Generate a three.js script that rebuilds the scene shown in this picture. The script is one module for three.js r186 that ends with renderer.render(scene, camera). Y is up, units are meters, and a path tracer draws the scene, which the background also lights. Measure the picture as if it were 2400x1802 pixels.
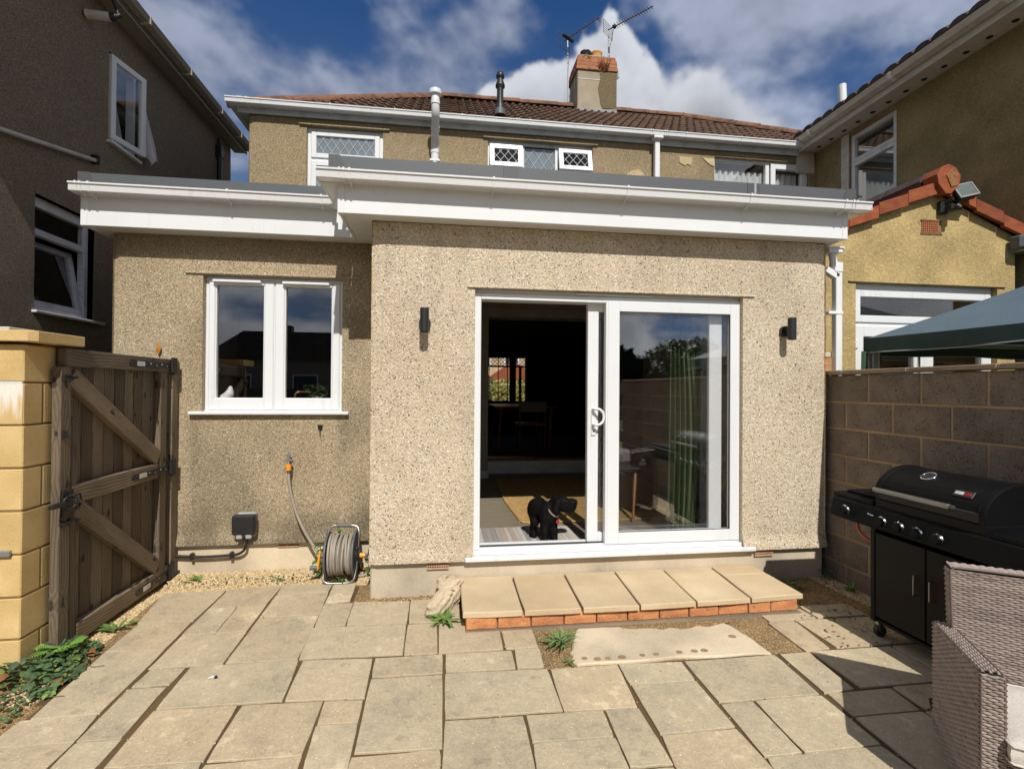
import * as THREE from 'three';
import { mergeGeometries } from 'three/addons/utils/BufferGeometryUtils.js';
import { MarchingCubes } from 'three/addons/objects/MarchingCubes.js';

const scene = new THREE.Scene();

// ---------------------------------------------------------------- camera
const camera = new THREE.PerspectiveCamera(74.772, 1024 / 768, 0.05, 600);
{
  const yaw = 0.1349, pitch = 0.0084, roll = 0.0071;
  const f = new THREE.Vector3(Math.sin(yaw) * Math.cos(pitch), Math.sin(pitch), -Math.cos(yaw) * Math.cos(pitch));
  const r0 = new THREE.Vector3().crossVectors(f, new THREE.Vector3(0, 1, 0)).normalize();
  const u0 = new THREE.Vector3().crossVectors(r0, f);
  const r = r0.clone().multiplyScalar(Math.cos(roll)).addScaledVector(u0, Math.sin(roll));
  const u = u0.clone().multiplyScalar(Math.cos(roll)).addScaledVector(r0, -Math.sin(roll));
  camera.quaternion.setFromRotationMatrix(new THREE.Matrix4().makeBasis(r, u, f.clone().negate()));
  camera.position.set(0.514, 1.4788, 3.659);
}
scene.add(camera);

// ---------------------------------------------------------------- sun, sky, exposure
const SUN_AZ = 4.2, SUN_EL = 46.5;
const sunDir = new THREE.Vector3(
  Math.sin(SUN_AZ * Math.PI / 180) * Math.cos(SUN_EL * Math.PI / 180), Math.sin(SUN_EL * Math.PI / 180),
  Math.cos(SUN_AZ * Math.PI / 180) * Math.cos(SUN_EL * Math.PI / 180));
const sun = new THREE.DirectionalLight(new THREE.Color().setRGB(1, 0.955, 0.88), 4.9);
sun.position.copy(sunDir).multiplyScalar(30);
sun.castShadow = true; sun.shadow.mapSize.set(4096, 4096); sun.shadow.radius = 1; sun.shadow.bias = -0.0004;
Object.assign(sun.shadow.camera, { left: -14, right: 14, top: 14, bottom: -14, near: 1, far: 70 });
scene.add(sun, sun.target);
const sky = makeSky(); sky.name = 'sky';
scene.background = sky; scene.environment = sky;

const renderer = new THREE.WebGLRenderer({ antialias: true });
renderer.setSize(1024, 768);
renderer.toneMapping = THREE.LinearToneMapping;
renderer.toneMappingExposure = 1;
renderer.shadowMap.enabled = true;

// ---------------------------------------------------------------- noise
function hsh(x, y, s) {
  let h = Math.imul(x | 0, 374761393) ^ Math.imul(y | 0, 668265263) ^ Math.imul((s | 0) + 17, 1274126177);
  h = Math.imul(h ^ (h >>> 13), 1274126177); h ^= h >>> 16; h = Math.imul(h, 2246822519); h ^= h >>> 13;
  return (h >>> 0) / 4294967296;
}
function vn(x, y, per, s) {
  const ix = Math.floor(x), iy = Math.floor(y); let fx = x - ix, fy = y - iy;
  fx = fx * fx * (3 - 2 * fx); fy = fy * fy * (3 - 2 * fy);
  const m = per > 0 ? (a) => ((a % per) + per) % per : (a) => a;
  const x0 = m(ix), x1 = m(ix + 1), y0 = m(iy), y1 = m(iy + 1);
  const a = hsh(x0, y0, s), b = hsh(x1, y0, s), c = hsh(x0, y1, s), d = hsh(x1, y1, s);
  return a + (b - a) * fx + (c - a) * fy + (a - b - c + d) * fx * fy;
}
function fbm(x, y, per, oct, s) {
  let v = 0, a = 0.5, t = 0;
  for (let i = 0; i < oct; i++) { v += a * vn(x, y, per, s + i); t += a; a *= 0.5; x *= 2; y *= 2; per *= 2; }
  return v / t;
}
function vn3(x, y, z, s) {
  const iz = Math.floor(z); let f = z - iz; f = f * f * (3 - 2 * f);
  const a = vn(x, y, 0, s + iz * 131), b = vn(x, y, 0, s + (iz + 1) * 131);
  return a + (b - a) * f;
}
function fbm3(x, y, z, oct, s) {
  let v = 0, a = 0.5, t = 0;
  for (let i = 0; i < oct; i++) { v += a * vn3(x, y, z, s + i * 7); t += a; a *= 0.52; x *= 2.03; y *= 2.03; z *= 2.03; }
  return v / t;
}
function sst(a, b, x) { const t = Math.min(1, Math.max(0, (x - a) / (b - a))); return t * t * (3 - 2 * t); }
function rng(seed) { let i = 0; return () => hsh(i++, seed, 991); }

// ---------------------------------------------------------------- sky: blue air, thin veils and piled cumulus
function makeSky() {
  const W = 2048, H = 1024, data = new Float32Array(W * H * 4);
  const cumT = [[-2, 26], [2, 29.2], [5, 32], [6.7, 32.6], [10, 32.9], [13.2, 33.4], [15.5, 35.4], [18.3, 36.9], [20, 35.4], [21.8, 33.2], [24.6, 30.9], [26, 30.6], [28.3, 31.3], [30, 30.6], [32, 28.6], [35, 26], [38, 23.5], [41, 20]];
  const top = (a) => { for (let i = 0; i < cumT.length - 1; i++) if (a <= cumT[i + 1][0]) { const t = (a - cumT[i][0]) / (cumT[i + 1][0] - cumT[i][0]); return cumT[i][1] + t * (cumT[i + 1][1] - cumT[i][1]); } return 0; };
  const blob = (a, e, a0, e0, ra, re) => Math.exp(-((a - a0) ** 2) / (ra * ra) - ((e - e0) ** 2) / (re * re));
  for (let j = 0; j < H; j++) {
    const th = ((j + 0.5) / H - 0.5) * Math.PI, sy = Math.sin(th), cy = Math.cos(th), e = th * 180 / Math.PI;
    for (let i = 0; i < W; i++) {
      const ph = ((i + 0.5) / W - 0.5) * 2 * Math.PI, dx = Math.cos(ph) * cy, dz = Math.sin(ph) * cy, o = (j * W + i) * 4;
      let r, g, b;
      if (sy < -0.01) { r = 0.16; g = 0.15; b = 0.13; }
      else {
        const t = Math.pow(Math.min(1, Math.max(0, sy) / 0.62), 0.6);
        r = 0.2 + (0.02 - 0.2) * t; g = 0.33 + (0.071 - 0.33) * t; b = 0.54 + (0.215 - 0.54) * t;
        const a = Math.atan2(dx, -dz) * 180 / Math.PI, yy = Math.max(0.06, sy);
        // high thin veil, drawn out in streaks on a flat layer
        const px = dx / yy, pz = dz / yy;
        const wv = fbm(px * 0.9 + 5, pz * 0.9 + 9, 0, 3, 40);
        const n1 = fbm(px * 2.3 + pz * 1.0 + wv * 1.8, pz * 3.4 - px * 0.7 + wv * 1.5, 0, 7, 11);
        const n2 = fbm3(dx * 17 + wv * 1.2, sy * 27 + dx * 4, dz * 17, 7, 77);
        let bias = -0.03;
        const seg = (x0, y0, x1, y1, w) => { const ux = x1 - x0, uy = y1 - y0; let q = ((a - x0) * ux + (e - y0) * uy) / (ux * ux + uy * uy); q = Math.min(1, Math.max(0, q)); const d = Math.hypot(a - x0 - q * ux, e - y0 - q * uy); return Math.exp(-d * d / (w * w)); };
        bias += 0.2 * seg(-31, 30.2, -12, 26.6, 3) + 0.12 * blob(a, e, -22, 24, 8, 4) + 0.13 * blob(a, e, 0, 33, 7, 4) + 0.12 * blob(a, e, 6, 37, 6, 4) + 0.1 * blob(a, e, -6, 28.5, 5, 3);
        bias += 0.18 * blob(a, e, 44, 33, 16, 8) + 0.17 * blob(a, e, 29, 36, 6, 4.5) + 0.15 * blob(a, e, 33, 32, 6, 5) - 0.16 * blob(a, e, 43, 25.5, 7, 3.5) + 0.1 * blob(a, e, 60, 25, 10, 10);
        bias -= 0.3 * blob(a, e, -14.5, 34.4, 6.5, 3.6) + 0.3 * blob(a, e, 16.5, 38, 5, 3) + 0.12 * blob(a, e, 23.5, 33.5, 2.6, 2.4);
        let va = sst(0.36, 0.76, (n1 * 0.45 + n2 * 0.55) + bias) * 0.8;
        const vl = 0.9 + 0.65 * (n2 - 0.5);
        const vb = a > 20 ? 1 : 0.84; r += (0.47 * vl * vb - r) * va; g += (0.515 * vl * vb - g) * va; b += (0.645 * vl * vb - b) * va;
        // piled cumulus ahead
        if (a > -2 && a < 41 && e > 10) {
          const c1 = fbm3(dx * 14, sy * 16, dz * 14, 6, 301), c2 = fbm3(dx * 42, sy * 42, dz * 42, 4, 311);
          const edge = top(a) - e + (c1 - 0.5) * 5.2 + (c2 - 0.5) * 1.6;
          const soft = a > 24 ? 1.0 : 0.32, al = sst(-soft, soft * 1.3, edge) * (a > 30 ? 0.85 : 0.97) * sst(41, 33, a);
          const deep = sst(0.3, 7, edge), right = sst(20, 34, a);
          const l = (0.93 - 0.3 * deep * sst(0.42, 0.62, c1) - 0.12 * deep - 0.12 * right) * (0.86 + 0.28 * c2) * (0.9 + 0.2 * c1);
          r += (0.74 * l - r) * al; g += (0.765 * l - g) * al; b += (0.83 * l - b) * al;
        }
        // broken cumulus elsewhere round the horizon
        const away = sst(55, 75, Math.abs(a));
        if (away > 0 && e < 60) {
          const q = fbm3(dx * 4.2, sy * 7, dz * 4.2, 6, 501), q2 = fbm3(dx * 11, sy * 14, dz * 11, 4, 521);
          const al = sst(0.37, 0.54, q + (q2 - 0.5) * 0.16 + 0.06 * sst(30, 5, e) + 0.05 * sst(120, 160, Math.abs(a))) * sst(60, 40, e) * away, l = (0.42 + 0.75 * q2) * (0.8 + 0.3 * sst(0.6, 0.4, q));
          r += (0.7 * l - r) * al; g += (0.735 * l - g) * al; b += (0.8 * l - b) * al;
        }
      }
      data[o] = r; data[o + 1] = g; data[o + 2] = b; data[o + 3] = 1;
    }
  }
  const t = new THREE.DataTexture(data, W, H, THREE.RGBAFormat, THREE.FloatType);
  t.mapping = THREE.EquirectangularReflectionMapping; t.magFilter = t.minFilter = THREE.LinearFilter;
  t.wrapS = THREE.RepeatWrapping; t.needsUpdate = true;
  return t;
}
// ---------------------------------------------------------------- textures (tile sizes in metres)
const s8 = (v) => { v = Math.min(1, Math.max(0, v)); return Math.round(255 * (v <= 0.0031308 ? v * 12.92 : 1.055 * Math.pow(v, 1 / 2.4) - 0.055)); };
function tex(w, h, tw, th, fn) {
  const c = new Uint8Array(w * h * 4), b = new Uint8Array(w * h * 4), o = [0, 0, 0, 0];
  for (let j = 0; j < h; j++) for (let i = 0; i < w; i++) {
    fn((i + 0.5) / w, (j + 0.5) / h, o); const k = (j * w + i) * 4;
    c[k] = s8(o[0]); c[k + 1] = s8(o[1]); c[k + 2] = s8(o[2]); c[k + 3] = 255;
    b[k] = b[k + 1] = b[k + 2] = Math.round(255 * Math.min(1, Math.max(0, o[3]))); b[k + 3] = 255;
  }
  const mk = (d, srgb) => {
    const t = new THREE.DataTexture(d, w, h); t.wrapS = t.wrapT = THREE.RepeatWrapping; t.magFilter = THREE.LinearFilter; t.minFilter = THREE.LinearMipmapLinearFilter;
    t.generateMipmaps = true; t.repeat.set(1 / tw, 1 / th); if (srgb) t.colorSpace = THREE.SRGBColorSpace; t.needsUpdate = true; return t;
  };
  return { map: mk(c, true), bump: mk(b, false) };
}
function worley(N, seed) {
  const px = new Float32Array(N * N), py = new Float32Array(N * N), rr = new Float32Array(N * N);
  for (let j = 0; j < N; j++) for (let i = 0; i < N; i++) { const k = j * N + i; px[k] = i + 0.08 + 0.84 * hsh(i, j, seed); py[k] = j + 0.08 + 0.84 * hsh(i, j, seed + 1); rr[k] = hsh(i, j, seed + 2); }
  const out = [0, 0, 0, 0];
  return (u, v) => {
    const x = u * N, y = v * N, ix = Math.floor(x), iy = Math.floor(y); let d1 = 9, d2 = 9, id = 0;
    for (let b = -1; b <= 1; b++) for (let a = -1; a <= 1; a++) {
      let cx = ix + a, cy = iy + b, ox = 0, oy = 0;
      if (cx < 0) { cx += N; ox = -N; } else if (cx >= N) { cx -= N; ox = N; }
      if (cy < 0) { cy += N; oy = -N; } else if (cy >= N) { cy -= N; oy = N; }
      const k = cy * N + cx, qx = px[k] + ox - x, qy = py[k] + oy - y, d = qx * qx + qy * qy;
      if (d < d1) { d2 = d1; d1 = d; id = k; } else if (d < d2) d2 = d;
    }
    out[0] = Math.sqrt(d1); out[1] = Math.sqrt(d2); out[2] = rr[id]; out[3] = id; return out;
  };
}
function pick(pal, r, o) { let a = 0; for (const [w, x, y, z] of pal) { a += w; if (r < a) { o[0] = x; o[1] = y; o[2] = z; return; } } }
const pebbleTex = (size, tile, N, seed, pal, mortar) => {
  const w = worley(N, seed);
  return tex(size, size, tile, tile, (u, v, o) => {
    const wu = u + 0.0016 * (vn(u * N * 1.4, v * N * 1.4, 0, seed + 9) - 0.5), q = w(((wu % 1) + 1) % 1, v), edge = q[1] - q[0], sz = 0.32 + 0.5 * hsh(q[3], 3, seed);
    pick(pal, q[2], o);
    const l = 0.91 + 0.18 * hsh(q[3], 7, seed), m = sst(0.02, 0.16, edge) * sst(sz + 0.14, sz - 0.06, q[0] * 0.9);
    const f = 0.9 + 0.2 * vn(u * 700, v * 700, 700, seed + 5);
    for (let k = 0; k < 3; k++) o[k] = (mortar[k] + (o[k] * l - mortar[k]) * m) * f;
    o[3] = 0.1 + 0.75 * m * Math.sqrt(Math.max(0, 1 - q[0] * q[0] * 1.1)) * (0.5 + 0.5 * hsh(q[3], 11, seed)) + 0.12 * vn(u * 300, v * 300, 300, seed + 6);
  });
};
const T = {};
T.dashNew = pebbleTex(2048, 2.2, 225, 100, [[0.46, 0.74, 0.61, 0.435], [0.2, 0.64, 0.51, 0.345], [0.15, 0.84, 0.75, 0.6], [0.08, 0.64, 0.5, 0.33], [0.045, 0.44, 0.39, 0.31], [0.035, 0.2, 0.17, 0.13], [0.015, 0.58, 0.38, 0.2]], [0.55, 0.455, 0.33]);
T.dashOld = pebbleTex(2048, 2.2, 290, 200, [[0.38, 0.48, 0.385, 0.255], [0.22, 0.39, 0.31, 0.2], [0.13, 0.62, 0.53, 0.39], [0.1, 0.42, 0.3, 0.16], [0.09, 0.28, 0.23, 0.165], [0.05, 0.15, 0.125, 0.09], [0.03, 0.44, 0.25, 0.12]], [0.31, 0.255, 0.175]);
T.render = tex(1024, 1024, 1.6, 1.6, (u, v, o) => {
  const n = fbm(u * 6, v * 6, 6, 6, 31), g = vn(u * 256, v * 256, 256, 32), g2 = vn(u * 110, v * 110, 110, 33), w = hsh(Math.floor(u * 190), Math.floor(v * 190), 35) > 0.992 ? 1 : 0;
  const l = 0.72 + 0.5 * (n - 0.5) + 0.28 * (g - 0.5) + 0.18 * (g2 - 0.5);
  o[0] = 0.52 * l + 0.25 * w; o[1] = 0.385 * l + 0.2 * w; o[2] = 0.17 * l + 0.12 * w; o[3] = 0.5 * g2 + 0.3 * g + 0.2 * w;
});
T.concrete = tex(1024, 1024, 1.4, 1.4, (u, v, o) => {
  const n = fbm(u * 5, v * 5, 5, 6, 41), g = vn(u * 330, v * 330, 330, 42), p = hsh(Math.floor(u * 512), Math.floor(v * 512), 43) > 0.992 ? 1 : 0, l = 0.8 + 0.55 * (n - 0.5) + 0.16 * (g - 0.5) - 0.2 * p;
  o[0] = 0.5 * l; o[1] = 0.435 * l; o[2] = 0.34 * l; o[3] = 0.4 * n + 0.3 * g - 0.3 * p + 0.2;
});
T.paving = tex(1024, 1024, 1.7, 1.7, (u, v, o) => {
  const n = fbm(u * 4, v * 4, 4, 6, 51), m = fbm(u * 11, v * 11, 11, 5, 52), g = vn(u * 420, v * 420, 420, 53), g2 = vn(u * 170, v * 170, 170, 55), q = fbm(u * 23, v * 23, 23, 4, 54);
  const sc = fbm(u * 46 + 3, v * 46, 46, 4, 56), st = sst(0.56, 0.72, m), lic = sst(0.55, 0.68, sc) * sst(0.5, 0.66, q) * sst(0.42, 0.6, n) * 1.3, sp = hsh(Math.floor(u * 430), Math.floor(v * 430), 57) > 0.9965 ? 1 : 0;
  const l = 0.86 + 0.26 * (n - 0.5) + 0.2 * (g - 0.5) + 0.14 * (g2 - 0.5) + 0.2 * (q - 0.5) - 0.1 * sst(0.6, 0.72, sc) * sst(0.55, 0.4, n);
  o[0] = 0.43 * l * (1 - 0.1 * st) + 0.07 * lic + 0.3 * sp; o[1] = 0.357 * l * (1 - 0.09 * st) + 0.06 * lic + 0.27 * sp; o[2] = 0.245 * l * (1 - 0.06 * st) + 0.045 * lic + 0.2 * sp; o[3] = 0.35 * m + 0.25 * q + 0.3 * g2 + 0.15 * g;
});
T.sand = tex(512, 512, 1.1, 1.1, (u, v, o) => { const n = fbm(u * 5, v * 5, 5, 5, 58), g = vn(u * 220, v * 220, 220, 59), l = 0.88 + 0.3 * (n - 0.5) + 0.1 * (g - 0.5); o[0] = 0.66 * l; o[1] = 0.52 * l * (0.97 + 0.06 * n); o[2] = 0.335 * l * (0.94 + 0.12 * n); o[3] = 0.5 * g + 0.5 * n; });
T.block = tex(512, 512, 0.6, 0.6, (u, v, o) => {
  const g = vn(u * 150, v * 150, 150, 61), n = fbm(u * 6, v * 6, 6, 5, 62), h = hsh(Math.floor(u * 256), Math.floor(v * 256), 63), hole = vn(u * 90, v * 90, 90, 64) > 0.84 ? 1 : 0;
  const l = 0.75 + 0.5 * (n - 0.5) + 0.35 * (g - 0.5) + (h > 0.975 ? 0.5 : 0) - 0.45 * hole;
  o[0] = 0.25 * l; o[1] = 0.2 * l; o[2] = 0.168 * l; o[3] = 0.5 + 0.4 * (g - 0.5) - 0.4 * hole;
});
T.yblock = tex(512, 512, 0.7, 0.7, (u, v, o) => {
  const g = vn(u * 210, v * 210, 210, 71), n = fbm(u * 4, v * 4, 4, 5, 72), h = hsh(Math.floor(u * 300), Math.floor(v * 300), 73), l = 0.85 + 0.35 * (n - 0.5) + 0.12 * (g - 0.5) - (h > 0.994 ? 0.4 : 0);
  o[0] = 0.66 * l; o[1] = 0.46 * l * (0.97 + 0.06 * n); o[2] = 0.2 * l * (0.8 + 0.4 * n); o[3] = 0.4 * g + 0.3 * n;
});
const yface = (u, v, o) => { const n = fbm(u * 4, v * 4, 4, 5, 72), g = vn(u * 210, v * 210, 210, 71), l = 0.85 + 0.35 * (n - 0.5) + 0.12 * (g - 0.5); o[0] = 0.65 * l; o[1] = 0.455 * l; o[2] = 0.2 * l; o[3] = 0.4 * g + 0.3 * n; };
T.lime = tex(256, 256, 1, 1, (u, v, o) => { yface(u * 0.6, v * 0.3, o); const s = fbm(u * 26, v * 1.6, 0, 4, 191), k = sst(0.3, 0.75, s * 0.6 + 0.62 * v - 0.1 + 0.16 * (fbm(u * 5, v * 4, 0, 4, 192) - 0.5)) * sst(0.0, 0.25, v + 0.3 * s) * (0.55 + 0.45 * fbm(u * 60, v * 9, 0, 3, 193)); o[0] += (0.78 - o[0]) * k; o[1] += (0.75 - o[1]) * k; o[2] += (0.71 - o[2]) * k; });
T.brick = tex(512, 512, 0.5, 0.5, (u, v, o) => {
  const g = vn(u * 120, v * 120, 120, 81), n = fbm(u * 7, v * 14, 7, 5, 82), h = vn(u * 40, v * 90, 40, 83), l = 0.8 + 0.5 * (n - 0.5) + 0.25 * (g - 0.5) - (h > 0.8 ? 0.2 : 0);
  o[0] = 0.56 * l; o[1] = 0.235 * l * (0.85 + 0.3 * n); o[2] = 0.105 * l; o[3] = 0.5 * g + 0.5 * n;
});
T.wood = tex(1024, 512, 1.2, 0.4, (u, v, o) => {
  const kn = worleyKnots(u, v), wav = fbm(u * 5, v * 3, 0, 3, 92) * 0.09, y = v + wav * Math.sin(Math.PI * u) + kn[1], rings = 0.5 + 0.5 * Math.sin((y * 46 + 1.5 * vn(u * 6, v * 4, 6, 93)) * Math.PI), f = vn(u * 60, v * 400, 60, 94), n = fbm(u * 5, v * 5, 5, 4, 95);
  const l = 0.72 + 0.3 * (rings - 0.5) + 0.22 * (f - 0.5) + 0.5 * (n - 0.5);
  o[0] = 0.27 * l * (1 - 0.72 * kn[0]); o[1] = 0.205 * l * (1 - 0.76 * kn[0]); o[2] = 0.135 * l * (1 - 0.78 * kn[0]); o[3] = 0.5 * rings + 0.4 * f;
});
function worleyKnots(u, v) {
  let dark = 0, bend = 0;
  for (let i = 0; i < 9; i++) { const cx = hsh(i, 1, 97), cy = hsh(i, 2, 97); let dx = Math.abs(u - cx) * 3; const dy = v - cy, d = Math.hypot(dx * 0.62, dy), r = 0.018 + 0.02 * hsh(i, 3, 97); dark = Math.max(dark, sst(r * 1.3, r * 0.6, d)); bend += 0.045 * Math.exp(-(dx * dx) / 0.02) * Math.exp(-Math.abs(dy) / 0.09) * Math.sign(dy); }
  return [dark, bend];
}
T.tile = tex(512, 512, 0.9, 0.9, (u, v, o) => {
  const g = vn(u * 180, v * 180, 180, 111), n = fbm(u * 6, v * 6, 6, 5, 112), d = sst(0.52, 0.7, fbm(u * 9, v * 9, 9, 4, 113)), l = 0.8 + 0.6 * (n - 0.5) + 0.25 * (g - 0.5);
  o[0] = 0.215 * l * (1 - 0.45 * d); o[1] = 0.098 * l * (1 - 0.4 * d); o[2] = 0.06 * l * (1 - 0.35 * d); o[3] = 0.6 * g + 0.4 * n;
});
T.jute = tex(512, 512, 0.3, 0.3, (u, v, o) => {
  const row = Math.floor(v * 20), k = u * 16 + (row % 2) * 0.5, f = k - Math.floor(k), fv = v * 20 - row, b = Math.sin(Math.PI * f) * Math.sin(Math.PI * fv), h = hsh(Math.floor(k) % 16, row, 121), g = vn(u * 200, v * 100, 200, 122);
  const l = 0.6 + 0.5 * b + 0.4 * (h - 0.5) + 0.3 * (g - 0.5); o[0] = 0.58 * l; o[1] = 0.36 * l; o[2] = 0.13 * l; o[3] = b;
});
T.cloth = tex(512, 512, 0.5, 0.5, (u, v, o) => {
  const a = vn(u * 256, v * 64, 64, 131), b = vn(u * 64, v * 256, 64, 132), n = fbm(u * 4, v * 4, 4, 4, 133), l = 0.88 + 0.16 * (a + b - 1) + 0.2 * (n - 0.5); o[0] = o[1] = o[2] = l; o[3] = 0.5 * (a + b);
});
T.speck = tex(512, 512, 0.5, 0.5, (u, v, o) => {
  const g = vn(u * 256, v * 256, 256, 141), n = fbm(u * 4, v * 4, 4, 5, 142), sm = fbm(u * 3, v * 9, 3, 4, 143), l = 0.9 + 0.22 * (n - 0.5) + 0.12 * (g - 0.5) - 0.12 * sst(0.55, 0.75, sm); o[0] = o[1] = o[2] = l; o[3] = g;
});
T.upvc = tex(512, 512, 1.3, 1.3, (u, v, o) => { const a = fbm(u * 40, v * 2.5, 0, 4, 145), n = fbm(u * 6, v * 6, 6, 5, 146), l = 0.99 - 0.1 * sst(0.55, 0.8, a) * sst(0.4, 0.65, n) - 0.06 * (n - 0.4); o[0] = l; o[1] = l * 0.998; o[2] = l * 0.99; o[3] = n; });
T.soil = tex(1024, 1024, 1.1, 1.1, (() => {
  const w = worley(150, 151), w2 = worley(60, 161);
  return (u, v, o) => {
    const n = fbm(u * 7, v * 7, 7, 5, 152), q = w(u, v), p = hsh(q[3], 4, 5) * sst(0.6, 0.3, q[0]), l = 0.6 + 0.7 * (n - 0.5);
    const q2 = w2(u, v), p2 = hsh(q2[3], 6, 5) > 0.75 ? sst(0.5, 0.35, q2[0]) : 0;
    o[0] = (0.34 * l) * (1 - p) + p * (0.32 + 0.36 * q[2]); o[1] = (0.195 * l) * (1 - p) + p * (0.21 + 0.28 * q[2]); o[2] = (0.07 * l) * (1 - p) + p * (0.09 + 0.17 * q[2]);
    o[0] += 0.14 * p2; o[1] += 0.11 * p2; o[2] += 0.07 * p2; o[3] = 0.3 * n + 0.6 * p + 0.2 * p2;
  };
})());
T.grass = tex(256, 256, 1, 1, (u, v, o) => { const l = 0.6 + 0.8 * (fbm(u * 30, v * 30, 30, 3, 171) - 0.3); o[0] = 0.06 * l; o[1] = 0.1 * l; o[2] = 0.025 * l; o[3] = l; });
T.sidebrick = tex(512, 512, 0.9, 0.9, (u, v, o) => { // far house front, too small to pick its bricks apart
  const row = Math.floor(v * 12), k = u * 4 + (row % 2) * 0.5, f = k - Math.floor(k), fv = v * 12 - row, m = (f < 0.05 || fv < 0.14) ? 1 : 0, h = hsh(Math.floor(k) % 4, row, 181), l = 0.85 + 0.4 * (h - 0.5);
  o[0] = m ? 0.5 : 0.46 * l; o[1] = m ? 0.45 : 0.33 * l; o[2] = m ? 0.36 : 0.19 * l; o[3] = m ? 0 : 1;
});

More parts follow.
